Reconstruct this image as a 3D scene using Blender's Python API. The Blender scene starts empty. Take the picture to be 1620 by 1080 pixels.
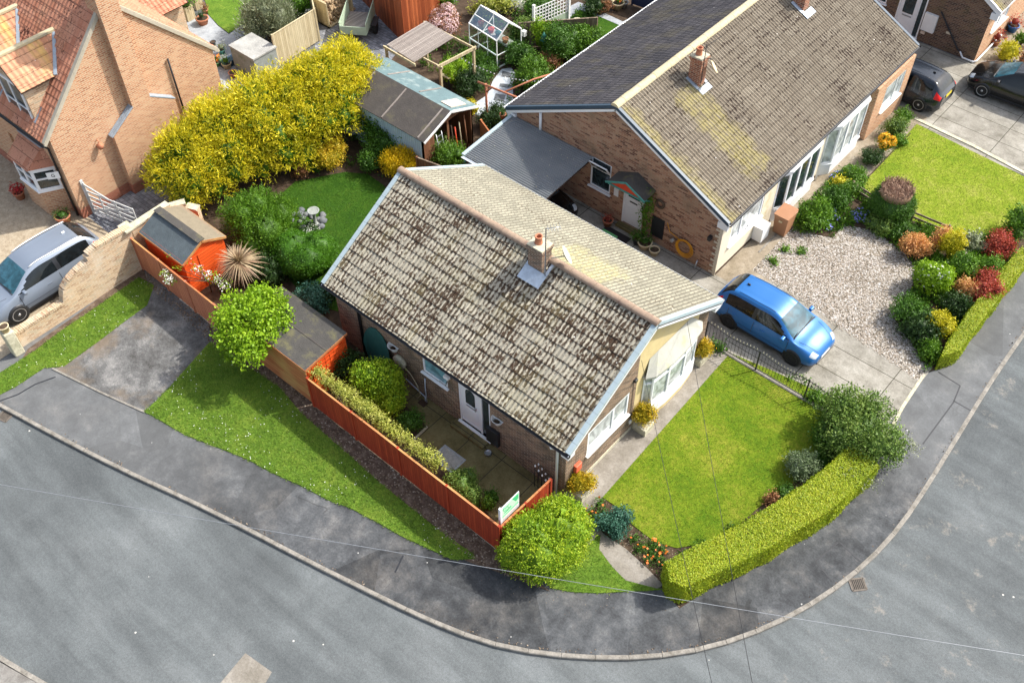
import bpy, math, random
import numpy as np
from mathutils import Vector, Matrix
random.seed(7); rng = np.random.default_rng(11)
SC = bpy.context.scene; COL = SC.collection
R = math.radians; PI = math.pi
# ---------------------------------------------------------------- camera model (survey of the place)
CAM = np.array([19.9614, -13.1532, 26.6]); F = 1599.04; PIT = R(49.3574); ROL = R(.7264); YAW = R(-41.5558)
def _axes():
    f = np.array([0, math.cos(PIT), -math.sin(PIT)]); rt = np.array([1., 0, 0]); dn = np.cross(f, rt)
    r2 = math.cos(ROL)*rt + math.sin(ROL)*dn; d2 = -math.sin(ROL)*rt + math.cos(ROL)*dn
    c, s = math.cos(YAW), math.sin(YAW)
    w = lambda a: np.array([c*a[0]+s*a[1], -s*a[0]+c*a[1], a[2]])
    return w(r2), w(d2), w(f)
RT, DN, FW = _axes()
def ray(px, py): return RT*(px-810)/F + DN*(py-540)/F + FW
def G(px, py, z=0.):
    d = ray(px, py); t = (z-CAM[2])/d[2]; p = CAM+d*t; return (float(p[0]), float(p[1]))
def GU(px, py, u):
    d = ray(px, py); p = CAM+d*(u-CAM[0])/d[0]; return (float(p[1]), float(p[2]))
def GL(pts, z=0.): return [G(a, b, z) for a, b in pts]
cam = bpy.data.cameras.new('camera'); co = bpy.data.objects.new('camera', cam); COL.objects.link(co)
cam.lens = F/1620*36; cam.sensor_width = 36; cam.clip_end = 2000; cam.clip_start = .5
m = Matrix(((RT[0], -DN[0], -FW[0], CAM[0]), (RT[1], -DN[1], -FW[1], CAM[1]), (RT[2], -DN[2], -FW[2], CAM[2]), (0, 0, 0, 1)))
co.matrix_world = m; SC.camera = co
# ---------------------------------------------------------------- light
AZ = R(58); EL = R(47)
sd = Vector((math.cos(AZ)*math.cos(EL), math.sin(AZ)*math.cos(EL), math.sin(EL)))
sun = bpy.data.lights.new('sun', 'SUN'); sun.energy = 3.1; sun.angle = R(1.2); sun.color = (1, .95, .87)
so = bpy.data.objects.new('sun', sun); COL.objects.link(so); so.rotation_euler = sd.to_track_quat('Z', 'Y').to_euler(); so.location = (0, 0, 60)
W = bpy.data.worlds.new('World'); SC.world = W; W.use_nodes = True
nt = W.node_tree; bg = nt.nodes['Background']; sky = nt.nodes.new('ShaderNodeTexSky'); sky.sky_type = 'NISHITA'
sky.sun_disc = False; sky.sun_elevation = EL; sky.sun_rotation = math.atan2(sd.x, sd.y); sky.air_density = 1; sky.dust_density = 3.5; sky.ozone_density = 1
hs = nt.nodes.new('ShaderNodeHueSaturation'); hs.inputs['Saturation'].default_value = .62; nt.links.new(sky.outputs[0], hs.inputs['Color']); nt.links.new(hs.outputs[0], bg.inputs[0]); bg.inputs[1].default_value = .15
SC.view_settings.view_transform = 'Standard'; SC.view_settings.look = 'None'; SC.view_settings.exposure = 1.0; SC.view_settings.gamma = 1
try: SC.view_settings.use_curve_mapping = False
except Exception: pass
SC.render.engine = 'CYCLES'; SC.cycles.max_bounces = 6; SC.cycles.transparent_max_bounces = 8
# ---------------------------------------------------------------- materials
class NT:
    def __init__(s, name):
        s.m = bpy.data.materials.new(name); s.m.use_nodes = True; s.t = s.m.node_tree; s.b = s.t.nodes['Principled BSDF']; s.out = s.t.nodes['Material Output']
        s.b.inputs['Roughness'].default_value = .8; s.b.inputs['Specular IOR Level'].default_value = .3; s._pos = None; s._uv = None
    def n(s, typ, ins=None, **kw):
        nd = s.t.nodes.new('ShaderNode'+typ)
        for k, v in kw.items(): setattr(nd, k, v)
        for k, v in (ins or {}).items():
            if v is None: continue
            if hasattr(v, 'is_output'): s.t.links.new(v, nd.inputs[k])
            else:
                if isinstance(v, tuple) and len(v) == 3 and nd.inputs[k].type == 'RGBA': v = (*v, 1)
                nd.inputs[k].default_value = v
        return nd
    @property
    def pos(s):
        if s._pos is None: s._pos = s.n('NewGeometry').outputs['Position']
        return s._pos
    @property
    def uv(s):
        if s._uv is None: s._uv = s.n('UVMap').outputs[0]
        return s._uv
    def vec(s, v, sc=(1, 1, 1), rot=0): return s.n('Mapping', {'Vector': v, 'Scale': sc, 'Rotation': (0, 0, rot)}).outputs[0]
    def noise(s, v, scale, det=3, rough=.55, dist=0): return s.n('TexNoise', {'Vector': v, 'Scale': scale, 'Detail': det, 'Roughness': rough, 'Distortion': dist}).outputs[0]
    def vor(s, v, scale, feat='F1', out='Distance', rnd=1): return s.n('TexVoronoi', {'Vector': v, 'Scale': scale, 'Randomness': rnd}, feature=feat).outputs[out]
    def ramp(s, f, stops, interp='LINEAR'):
        r = s.n('ValToRGB', {'Fac': f}); e = r.color_ramp.elements; r.color_ramp.interpolation = interp
        while len(e) < len(stops): e.new(.5)
        for el, (p, c) in zip(e, stops):
            el.position = p; el.color = (*c, 1) if isinstance(c, tuple) else (c, c, c, 1)
        return r.outputs[0]
    def step(s, f, a, b): return s.ramp(f, [(a, 0.), (b, 1.)])
    def mix(s, f, a, b, mode='MIX'):
        nd = s.n('Mix', data_type='RGBA', blend_type=mode)
        for k, v in ((0, f), (6, a), (7, b)):
            if hasattr(v, 'is_output'): s.t.links.new(v, nd.inputs[k])
            else: nd.inputs[k].default_value = v if k == 0 else ((*v, 1) if isinstance(v, tuple) else (v, v, v, 1))
        return nd.outputs[2]
    def math(s, op, a, b=None, c=None):
        nd = s.n('Math', operation=op)
        for i, v in enumerate((a, b, c)):
            if v is None: continue
            if hasattr(v, 'is_output'): s.t.links.new(v, nd.inputs[i])
            else: nd.inputs[i].default_value = v
        return nd.outputs[0]
    def col(s, c):
        if hasattr(c, 'is_output'): s.t.links.new(c, s.b.inputs['Base Color'])
        else: s.b.inputs['Base Color'].default_value = (*c, 1)
    def bump(s, h, st=.4, d=.01): s.t.links.new(s.n('Bump', {'Height': h, 'Strength': st, 'Distance': d}).outputs[0], s.b.inputs['Normal'])
    def set(s, **k):
        for a, v in k.items():
            i = s.b.inputs[{'rough': 'Roughness', 'metal': 'Metallic', 'spec': 'Specular IOR Level', 'coat': 'Coat Weight', 'alpha': 'Alpha', 'trans': 'Transmission Weight'}[a]]
            if hasattr(v, 'is_output'): s.t.links.new(v, i)
            else: i.default_value = v
        return s
def plain(name, c, rough=.7, var=.25, scale=6., spec=.3, metal=0., bump=.0, dirt=None, coat=0):
    k = NT(name); f = k.noise(k.pos, scale, 4, .6); f2 = k.noise(k.pos, scale*6, 3)
    ff = k.math('ADD', k.math('MULTIPLY', f, .6), k.math('MULTIPLY', f2, .4))
    base = k.mix(k.step(ff, .3, .7), tuple(x*(1-var) for x in c), tuple(min(1, x*(1+var*.7)) for x in c))
    if dirt: base = k.mix(k.step(k.noise(k.pos, scale*.5, 5, .65), .52, .68), base, dirt)
    k.col(base); k.set(rough=rough, spec=spec, metal=metal, coat=coat)
    if bump: k.bump(f2, bump, .02)
    return k.m
def brickm(name, cols, mortar, bw=.225, bh=.075, ms=.011, stain=None, rough=.85):
    k = NT(name); cr = k.n('TexBrick', {'Vector': k.uv, 'Scale': 1., 'Mortar Size': ms, 'Mortar Smooth': .2, 'Bias': 0., 'Brick Width': bw, 'Row Height': bh, 'Color1': (0, 0, 0), 'Color2': (1, 1, 1), 'Mortar': (.5, .5, .5)})
    r = k.ramp(cr.outputs[0], [(i/(len(cols)-1) if len(cols) > 1 else 0, c) for i, c in enumerate(cols)])
    r = k.mix(k.math('MULTIPLY', k.step(k.noise(k.pos, 1.3, 5, .6), .35, .7), .35), r, k.mix(.5, r, cols[0], 'MULTIPLY'))
    r = k.mix(.35, r, k.mix(1., r, k.noise(k.pos, 40, 2), 'OVERLAY'))
    c = k.mix(cr.outputs[1], r, mortar)
    if stain: c = k.mix(k.math('MULTIPLY', k.step(k.noise(k.pos, .9, 6, .7), .5, .66), .6), c, stain)
    k.col(c); k.set(rough=rough); k.bump(k.math('SUBTRACT', 1., cr.outputs[1]), .5, .008); return k.m
def leafm(name, cols, trans=.3, rough=.55, clump=1.6):
    k = NT(name); sx = k.n('SeparateXYZ', {0: k.uv}); n = k.noise(k.pos, clump, 3)
    f = k.math('ADD', k.math('MULTIPLY', sx.outputs[0], .62), k.math('MULTIPLY', k.math('SUBTRACT', n, .28), .8))
    c = k.ramp(f, [(i/(len(cols)-1), x) for i, x in enumerate(cols)]); k.col(c); k.set(rough=rough, spec=.35)
    tr = k.n('BsdfTranslucent', {'Color': k.mix(.5, c, (.6, .75, .1), 'MULTIPLY')}); mx = k.n('MixShader', {0: trans, 1: k.b.outputs[0], 2: tr.outputs[0]})
    k.t.links.new(mx.outputs[0], k.out.inputs[0]); return k.m
def tilem(name, base, alt, moss, amount=.5, lich=None, lichamt=.0, pitch=.15, gauge=.345, mossscale=14., joint=(.02, .016, .013), valley_shade=0, lbox=None, lbox2=None, jw=.955, bigw=.55, ov=.45, jm=.85):
    """concrete interlocking tiles: uv = metres along eave / down slope; moss sits as blotches of its own"""
    k = NT(name); uv = k.uv; sx = k.n('SeparateXYZ', {0: uv})
    cell = k.n('CombineXYZ', {0: k.math('FLOOR', k.math('DIVIDE', sx.outputs[0], pitch*2)), 1: k.math('FLOOR', k.math('DIVIDE', sx.outputs[1], gauge))}).outputs[0]
    wn = k.n('TexWhiteNoise', {0: cell}, noise_dimensions='2D')
    c = k.mix(wn.outputs[0], base, alt); c = k.mix(ov, c, k.mix(1., c, k.noise(uv, 30, 4, .7), 'OVERLAY'))
    str_ = k.vec(uv, (1, .5, 1)); b1 = k.noise(str_, mossscale, 4, .75, .3); big = k.noise(uv, .55, 3, .6)
    thr = k.math('ADD', b1, k.math('MULTIPLY', k.math('SUBTRACT', big, .5), bigw)); thr = k.math('ADD', thr, k.math('MULTIPLY', k.math('SUBTRACT', wn.outputs[0], .5), .1))
    if valley_shade:
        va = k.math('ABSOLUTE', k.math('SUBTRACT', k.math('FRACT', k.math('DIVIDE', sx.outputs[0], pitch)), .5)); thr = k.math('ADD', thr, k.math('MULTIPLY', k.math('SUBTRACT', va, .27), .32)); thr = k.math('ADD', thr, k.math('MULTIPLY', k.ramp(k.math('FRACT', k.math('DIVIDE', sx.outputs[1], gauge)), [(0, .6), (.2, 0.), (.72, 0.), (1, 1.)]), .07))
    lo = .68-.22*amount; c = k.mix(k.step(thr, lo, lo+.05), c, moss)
    sp = k.math('LESS_THAN', k.vor(uv, 9.), .13); c = k.mix(k.math('MULTIPLY', sp, min(1, amount*1.3)), c, moss)
    if valley_shade:
        vv = k.math('ABSOLUTE', k.math('SUBTRACT', k.math('FRACT', k.math('DIVIDE', sx.outputs[0], pitch)), .5)); c = k.mix(k.math('MULTIPLY', k.step(k.math('ADD', vv, k.math('MULTIPLY', k.math('SUBTRACT', b1, .5), .25)), .24, .42), valley_shade), c, tuple(.45*x+.3*y for x, y in zip(base, moss)))  # roll shading put into the colour: tiles darkened along the valleys
    if lich:
        f = k.step(k.noise(k.vec(uv, (1, .35, 1)), 1.1, 4, .65), .5, .62)
        if lbox:
            soft = lambda v, a, b: k.math('MULTIPLY', k.step(k.math('SUBTRACT', v, a-.001), 0., .35), k.step(k.math('SUBTRACT', b, v), 0., .35))
            n3 = k.math('MULTIPLY', k.math('SUBTRACT', k.noise(uv, 2.2, 4), .5), 1.2); mk = lambda bx: k.math('MULTIPLY', soft(k.math('ADD', sx.outputs[0], n3), bx[0], bx[1]), soft(k.math('ADD', sx.outputs[1], n3), bx[2], bx[3])); f2 = mk(lbox)
            if lbox2: f2 = k.math('MAXIMUM', f2, mk(lbox2))
            f = k.math('MULTIPLY', f2, k.step(k.noise(k.vec(uv, (1, .5, 1)), 6, 5, .7), .34, .55))
        c = k.mix(k.math('MULTIPLY', f, lichamt), c, lich)
    white = k.math('LESS_THAN', k.vor(k.vec(uv, (1, 1, 1)), 1.7), .035); c = k.mix(white, c, (.75, .73, .68))
    fr = k.math('FRACT', k.math('DIVIDE', sx.outputs[1], gauge)); j = k.math('GREATER_THAN', fr, jw); c = k.mix(k.math('MULTIPLY', j, jm), c, joint)
    k.col(c); k.set(rough=.9, spec=.2); k.bump(b1, .3, .01); return k.m
MT = {}
def mat_all():
    w = MT
    # road
    k = NT('road_asphalt'); p = k.pos; big = k.noise(p, .22, 4, .55, .6); med = k.noise(p, 1.3, 5, .65); fine = k.noise(p, 60, 2, .7)
    c = k.ramp(k.math('ADD', k.math('MULTIPLY', big, .75), k.math('MULTIPLY', med, .25)), [(.32, (.074, .082, .085)), (.5, (.104, .115, .118)), (.68, (.148, .16, .163))])
    c = k.mix(.9, c, k.mix(1., c, fine, 'OVERLAY')); c = k.mix(.55, c, k.mix(1., c, k.noise(p, 17, 4, .8), 'OVERLAY')); c = k.mix(.5, c, k.mix(1., c, k.noise(k.vec(p, (.25, 1.6, 1), R(-12)), 1.1, 4, .6), 'OVERLAY')); dots = k.math('MULTIPLY', k.math('LESS_THAN', k.vor(p, 1.15), .032), k.step(k.noise(p, .5, 2), .4, .5)); c = k.mix(dots, c, (.5, .48, .44))
    sx = k.n('SeparateXYZ', {0: p}); mask = k.math('MULTIPLY', k.step(k.math('SUBTRACT', sx.outputs[0], 17.5), 0., 1.), k.step(k.math('SUBTRACT', 24.5, sx.outputs[0]), 0., 1.))
    pale = k.math('MULTIPLY', mask, k.step(k.noise(p, 1.1, 6, .75), .58, .78)); c = k.mix(k.math('MULTIPLY', pale, .6), c, (.43, .37, .3))
    k.col(c); k.set(rough=.85, spec=.25); k.bump(fine, .5, .012); w['road'] = k.m
    k = NT('footway_asphalt'); p = k.pos; pat = k.vor(k.vec(p, (1, 1, 1)), .42, out='Color'); ps = k.n('SeparateColor', {0: pat}).outputs[0]; nn = k.noise(p, 1.4, 9, .7, .15); fine = k.noise(p, 55, 2, .7)
    c = k.ramp(nn, [(.36, (.04, .042, .045)), (.5, (.066, .07, .074)), (.58, (.088, .092, .096)), (.7, (.15, .153, .152))]); c = k.mix(.35, c, k.mix(1., c, ps, 'OVERLAY'))
    br = k.step(k.noise(p, .35, 6, .75), .5, .66); c = k.mix(k.math('MULTIPLY', br, .28), c, (.12, .095, .07)); c = k.mix(.8, c, k.mix(1., c, k.noise(p, 16, 4, .85), 'OVERLAY'))
    crack = k.math('LESS_THAN', k.vor(k.mix(.12, p, k.n('TexNoise', {'Vector': p, 'Scale': 2.}).outputs[1]), .33, 'DISTANCE_TO_EDGE'), .006); c = k.mix(k.math('MULTIPLY', k.math('MULTIPLY', crack, k.step(k.noise(p, .5, 2), .6, .64)), .4), c, (.02, .02, .018))
    sxy = k.n('SeparateXYZ', {0: p}); lt = k.math('MAXIMUM', k.ramp(k.math('MULTIPLY', k.math('SUBTRACT', 5., sxy.outputs[0]), .14), [(0, 0.), (1, 1.)]), k.ramp(k.math('MULTIPLY', k.math('SUBTRACT', sxy.outputs[1], 6.5), .4), [(0, 0.), (1, 1.)])); c = k.mix(k.math('MULTIPLY', lt, .38), c, (.19, .195, .195))
    spots = k.math('LESS_THAN', k.vor(p, 1.9), .05); c = k.mix(k.math('MULTIPLY', spots, k.step(k.noise(p, .6, 2), .5, .55)), c, (.42, .42, .4))
    k.col(c); k.set(rough=.9, spec=.2); k.bump(fine, .5, .012); w['footway'] = k.m
    k = NT('old_tarmac'); p = k.pos; fine = k.noise(p, 45, 2, .75); nn = k.noise(p, 1.1, 8, .75, .1)
    c = k.ramp(nn, [(.32, (.05, .048, .045)), (.5, (.12, .12, .118)), (.68, (.24, .235, .225))]); c = k.mix(.9, c, k.mix(1., c, k.noise(p, 18, 4, .85), 'OVERLAY'))
    c = k.mix(k.math('MULTIPLY', k.step(k.noise(p, .45, 4, .7), .52, .66), .6), c, (.2, .15, .1)); k.col(c); k.set(rough=.95); k.bump(fine, .8, .02); w['tarmac'] = k.m
    def conc(name, a, b, c3, joints=False, sc=1.2):
        k = NT(name); p = k.pos; fine = k.noise(p, 17, 4, .85); nn = k.noise(p, sc, 7, .72, .1); c = k.ramp(nn, [(.3, a), (.5, b), (.7, c3)]); c = k.mix(.6, c, k.mix(1., c, fine, 'OVERLAY'))
        if joints:
            br = k.n('TexBrick', {'Vector': p, 'Scale': 1., 'Brick Width': joints[0], 'Row Height': joints[1], 'Mortar Size': .014, 'Color1': (.4, .4, .4), 'Color2': (.6, .6, .6), 'Mortar': (.5, .5, .5)}, offset=0)
            c = k.mix(.3, c, k.mix(1., c, br.outputs[0], 'OVERLAY')); c = k.mix(br.outputs[1], c, (.05, .045, .03))
        k.col(c); k.set(rough=.9, spec=.2); k.bump(fine, .5, .012); w[name] = k.m
    conc('conc_drive', (.14, .13, .105), (.25, .235, .2), (.34, .325, .285), (2.6, 1.1))
    conc('conc_path', (.15, .125, .085), (.25, .21, .155), (.34, .3, .24))
    conc('conc_patio', (.085, .07, .028), (.155, .13, .058), (.21, .18, .09), (1.3, 1.22))
    conc('path_grey', (.15, .135, .11), (.22, .2, .17), (.3, .28, .25)); conc('path_dark', (.12, .11, .1), (.19, .18, .165), (.27, .26, .24), sc=2)
    conc('kerb', (.12, .11, .09), (.22, .205, .18), (.31, .29, .255), sc=3); conc('flag', (.2, .21, .22), (.3, .32, .34), (.4, .42, .43)); conc('pale_path', (.3, .32, .36), (.42, .46, .5), (.52, .55, .6)); conc('slate', (.08, .09, .1), (.13, .14, .15), (.2, .2, .2))
    conc('soil', (.03, .02, .012), (.06, .04, .026), (.11, .078, .05), sc=3); conc('mulch', (.05, .035, .025), (.1, .07, .05), (.2, .155, .12), sc=4)
    conc('resin', (.24, .19, .13), (.34, .28, .2), (.42, .36, .27), sc=5); conc('cap', (.3, .28, .2), (.46, .43, .32), (.58, .55, .42), sc=4); conc('render_grey', (.22, .22, .21), (.33, .33, .31), (.42, .42, .4), sc=2)
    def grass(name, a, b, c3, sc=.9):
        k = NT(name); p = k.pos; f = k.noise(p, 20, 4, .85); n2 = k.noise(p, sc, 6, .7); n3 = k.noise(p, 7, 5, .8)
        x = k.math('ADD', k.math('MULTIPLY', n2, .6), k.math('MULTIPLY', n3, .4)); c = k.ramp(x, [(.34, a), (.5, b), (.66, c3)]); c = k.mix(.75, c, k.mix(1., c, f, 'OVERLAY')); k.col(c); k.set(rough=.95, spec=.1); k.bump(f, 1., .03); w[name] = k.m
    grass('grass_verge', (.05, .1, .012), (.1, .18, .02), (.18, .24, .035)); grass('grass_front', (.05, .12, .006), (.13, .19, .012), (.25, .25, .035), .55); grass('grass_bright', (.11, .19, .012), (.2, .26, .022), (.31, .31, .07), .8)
    grass('grass_rear', (.02, .06, .006), (.035, .09, .008), (.06, .11, .012))  # house shade put into the colour: darker green than the open lawns
    k = NT('gravel'); p = k.pos; vc = k.n('SeparateColor', {0: k.vor(p, 24, out='Color')}).outputs[0]; d = k.vor(p, 24, 'DISTANCE_TO_EDGE')
    c = k.ramp(vc, [(0, (.06, .05, .04)), (.3, (.2, .17, .13)), (.65, (.4, .36, .31)), (1, (.72, .71, .7))]); c = k.mix(k.math('LESS_THAN', d, .045), c, (.1, .08, .05))
    c = k.mix(k.math('MULTIPLY', k.step(k.noise(p, .6, 5, .7), .53, .64), .6), c, k.mix(.5, c, (.2, .15, .08))); k.col(c); k.set(rough=.8); k.bump(d, 1., .05); w['gravel'] = k.m
    k = NT('block_paving'); br = k.n('TexBrick', {'Vector': k.vec(k.pos, rot=.0), 'Scale': 1., 'Brick Width': .24, 'Row Height': .16, 'Mortar Size': .008, 'Color1': (.14, .15, .17), 'Color2': (.27, .28, .31), 'Mortar': (.07, .07, .07)}); c = k.mix(.5, br.outputs[0], k.mix(1., br.outputs[0], k.noise(k.pos, 5, 5), 'OVERLAY')); k.col(c); k.set(rough=.85); k.bump(k.math('SUBTRACT', 1., br.outputs[1]), .5, .01); w['blocks'] = k.m
    # walls
    w['brick_main'] = brickm('brown_brick', [(.065, .037, .026), (.15, .086, .055), (.22, .13, .078), (.28, .18, .11)], (.34, .29, .22), stain=(.07, .06, .04))
    w['brick_nb'] = brickm('orange_brick', [(.12, .05, .035), (.34, .17, .105), (.42, .25, .155), (.38, .24, .16)], (.36, .27, .2), ms=.007, stain=(.2, .15, .1))
    w['brick_left'] = brickm('salmon_brick', [(.33, .125, .06), (.46, .2, .1), (.53, .26, .14), (.56, .34, .2)], (.52, .38, .25), ms=.019)
    w['brick_plinth'] = brickm('red_brick', [(.25, .07, .04), (.38, .12, .07), (.3, .1, .06)], (.35, .2, .14))
    w['brick_dark'] = brickm('dark_brick', [(.06, .035, .03), (.13, .07, .05), (.19, .11, .07)], (.2, .16, .12), stain=(.12, .1, .04))
    w['brick_old'] = brickm('weathered_brick', [(.33, .2, .12), (.48, .33, .2), (.58, .42, .27), (.4, .34, .24)], (.55, .45, .32), stain=(.6, .53, .42))
    w['brick_chim'] = brickm('chimney_brick', [(.06, .04, .03), (.16, .09, .06), (.3, .16, .1)], (.4, .34, .26)); w['brick_chim2'] = brickm('red_chimney_brick', [(.13, .04, .025), (.28, .09, .05), (.36, .15, .08)], (.4, .3, .22))
    w['cream'] = plain('cream_render', (.66, .6, .47), .9, .1, 3, dirt=(.5, .42, .24)); w['cream_y'] = plain('yellow_cream_render', (.58, .47, .24), .9, .15, 3, dirt=(.5, .42, .25)); w['quoin'] = plain('quoin_stone', (.58, .52, .4), .9, .15)
    # roofs
    w['tile_main'] = tilem('mossy_roof_tiles', (.31, .285, .225), (.43, .395, .31), (.05, .028, .016), .86, (.38, .35, .15), .12, valley_shade=.2, jw=.95, bigw=.42, mossscale=13, ov=.3)
    w['tile_main2'] = tilem('pale_roof_tiles', (.21, .2, .155), (.3, .285, .22), (.1, .08, .055), .4, (.42, .38, .16), .4, mossscale=20, valley_shade=.85, jw=.94, jm=.6, lbox=(5.6, 8.2, 0, 2.4))
    w['tile_nb'] = tilem('brown_roof_tiles', (.19, .16, .12), (.27, .235, .18), (.05, .035, .028), .62, (.36, .31, .1), .45, pitch=.15, valley_shade=.9, jw=.95, jm=.4, lbox=(1.9, 3.6, .9, 5.2), lbox2=(-.5, .55, 0, 6))
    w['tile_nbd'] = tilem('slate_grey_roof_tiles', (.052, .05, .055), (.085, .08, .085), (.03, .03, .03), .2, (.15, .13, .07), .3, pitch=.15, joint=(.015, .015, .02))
    w['tile_pan'] = tilem('clay_pantiles', (.4, .165, .1), (.52, .25, .16), (.09, .035, .025), .35, (.4, .3, .14), .1, pitch=.12, gauge=.33); w['tile_pan_l'] = tilem('lichened_clay_pantiles', (.42, .2, .12), (.52, .3, .18), (.2, .1, .06), .2, (.6, .42, .1), .6, pitch=.12, gauge=.33)
    w['ridge'] = plain('ridge_tile', (.3, .22, .16), .9, .3, 8, dirt=(.2, .13, .1), bump=.4); w['ridge_pale'] = plain('lichened_ridge_tile', (.5, .43, .27), .9, .25, 8, dirt=(.38, .36, .3), bump=.3); w['mortar'] = plain('mortar_bed', (.42, .38, .3), .9, .2, 6)
    w['verge'] = plain('pale_blue_verge', (.36, .44, .47), .5, .1, 4); w['verge_dark'] = plain('dark_blue_verge', (.035, .065, .1), .4, .1, 4)
    w['upvc'] = plain('white_upvc', (.78, .8, .82), .35, .05, 3, .5); w['white'] = plain('white_paint', (.76, .76, .74), .5, .08, 4); w['grime_white'] = plain('weathered_white_paint', (.55, .56, .55), .6, .3, 3)
    w['grp'] = plain('glassfibre_roof', (.4, .4, .35), .5, .15, 3, dirt=(.4, .4, .2)); w['black'] = plain('black_plastic', (.018, .02, .024), .4, .3, 6, .5); w['rubber'] = plain('black_rubber', (.02, .02, .02), .8, .2, 10)
    w['lead'] = plain('lead_sheet', (.28, .33, .38), .45, .3, 6, .5); w['leadpale'] = plain('pale_lead_sheet', (.45, .52, .6), .4, .3, 8, .5); w['terra'] = plain('terracotta', (.45, .18, .1), .8, .25, 8); w['cast'] = plain('cast_iron', (.13, .11, .09), .6, .3, 14); w['galv'] = plain('galvanised_steel', (.45, .47, .49), .35, .2, 12, .5, .7)
    w['iron'] = plain('black_iron', (.02, .02, .022), .5, .3, 10, .4); w['mat'] = plain('coir_mat', (.03, .025, .025), 1, .3, 20); w['dkwood'] = plain('dark_timber', (.06, .035, .022), .8, .4, 10)
    for nm, c in (('glass_dark', (.025, .04, .045)), ('glass_blue', (.15, .32, .36)), ('glass_pale', (.42, .46, .46)), ('carglass', (.006, .009, .011)), ('screen', (.025, .085, .115))):
        k = NT(nm); n = k.noise(k.pos, 2.2, 3, .6, 1.); k.col(k.mix(k.step(n, .4, .62), tuple(x*.65 for x in c), tuple(min(1, x*1.35) for x in c))); k.set(rough=.06, spec=.9 if nm not in ('screen', 'carglass') else .45); w[nm] = k.m
    k = NT('clear_glass'); gl = k.n('BsdfGlossy', {'Color': (.8, .9, 1), 'Roughness': .03}); tp = k.n('BsdfTransparent', {'Color': (.86, .93, .92)}); mx = k.n('MixShader', {0: .28, 1: tp.outputs[0], 2: gl.outputs[0]}); k.t.links.new(mx.outputs[0], k.out.inputs[0]); w['clear'] = k.m
    k = NT('corrugated_glass'); gl = k.n('BsdfGlossy', {'Color': (.7, .8, .9), 'Roughness': .12}); tp = k.n('BsdfTransparent', {'Color': (.55, .65, .72)}); b2 = k.mix(k.noise(k.pos, 1.4, 4), (.13, .15, .17), (.28, .29, .29)); k.col(b2); k.set(rough=.3, spec=.6)
    mx = k.n('MixShader', {0: .3, 1: k.b.outputs[0], 2: tp.outputs[0]}); k.t.links.new(mx.outputs[0], k.out.inputs[0]); w['corr'] = k.m
    def woodm(name, a, b, board=.12, rough=.75, fade=None, vert=True):
        k = NT(name); sx = k.n('SeparateXYZ', {0: k.uv}); ax = sx.outputs[0 if vert else 1]; q = k.math('DIVIDE', ax, board); wn = k.n('TexWhiteNoise', {1: k.math('FLOOR', q)}, noise_dimensions='1D').outputs[0]
        g = k.noise(k.vec(k.uv, (30, 2, 1) if vert else (2, 30, 1)), 1., 4, .6); c = k.mix(wn, a, b); c = k.mix(.55, c, k.mix(1., c, g, 'OVERLAY')); c = k.mix(k.math('LESS_THAN', k.math('FRACT', q), .07), c, tuple(x*.3 for x in a))
        if fade: c = k.mix(k.math('MULTIPLY', k.step(k.noise(k.vec(k.pos, (.6, .6, 1.5)), 1., 4, .6), .47, .62), .75), c, fade)
        k.col(c); k.set(rough=rough); k.bump(k.math('FRACT', q), .3, .01); w[name] = k.m
    woodm('fence_red', (.27, .032, .012), (.38, .052, .018), .1, .6); woodm('fence_tan', (.36, .12, .045), (.46, .18, .07), .16, .7, (.46, .28, .1), False); woodm('fence_salmon', (.42, .15, .08), (.52, .2, .1), .14, .7)
    woodm('shed_orange', (.62, .075, .012), (.75, .11, .02), .14, .55, None, False); woodm('pale_wood', (.42, .34, .2), (.55, .47, .3), .1, .8); woodm('grey_wood', (.2, .17, .15), (.32, .28, .25), .09, .8, None, True); woodm('brown_wood', (.16, .07, .035), (.24, .11, .055), .13)
    woodm('cladding', (.16, .035, .012), (.36, .1, .035), .15, .5); woodm('metal_blue', (.38, .5, .6), (.42, .54, .64), .11, .4); woodm('old_fence', (.14, .1, .07), (.25, .19, .14), .12)
    w['felt_dark'] = plain('dark_roof_felt', (.07, .062, .056), .9, .25, 3, dirt=(.1, .09, .06), bump=.5); w['felt_green'] = plain('green_roof_felt', (.11, .17, .18), .85, .2, 3, dirt=(.24, .29, .28), bump=.3); w['felt_slate'] = plain('slate_roof_felt', (.08, .1, .11), .8, .3, 4, bump=.5); w['felt_tan'] = plain('sun_bleached_felt', (.2, .17, .12), .9, .2, 5, bump=.3); w['felt_brown'] = plain('brown_roof_felt', (.07, .066, .06), .9, .25, 3, dirt=(.13, .12, .06), bump=.5)
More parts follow.
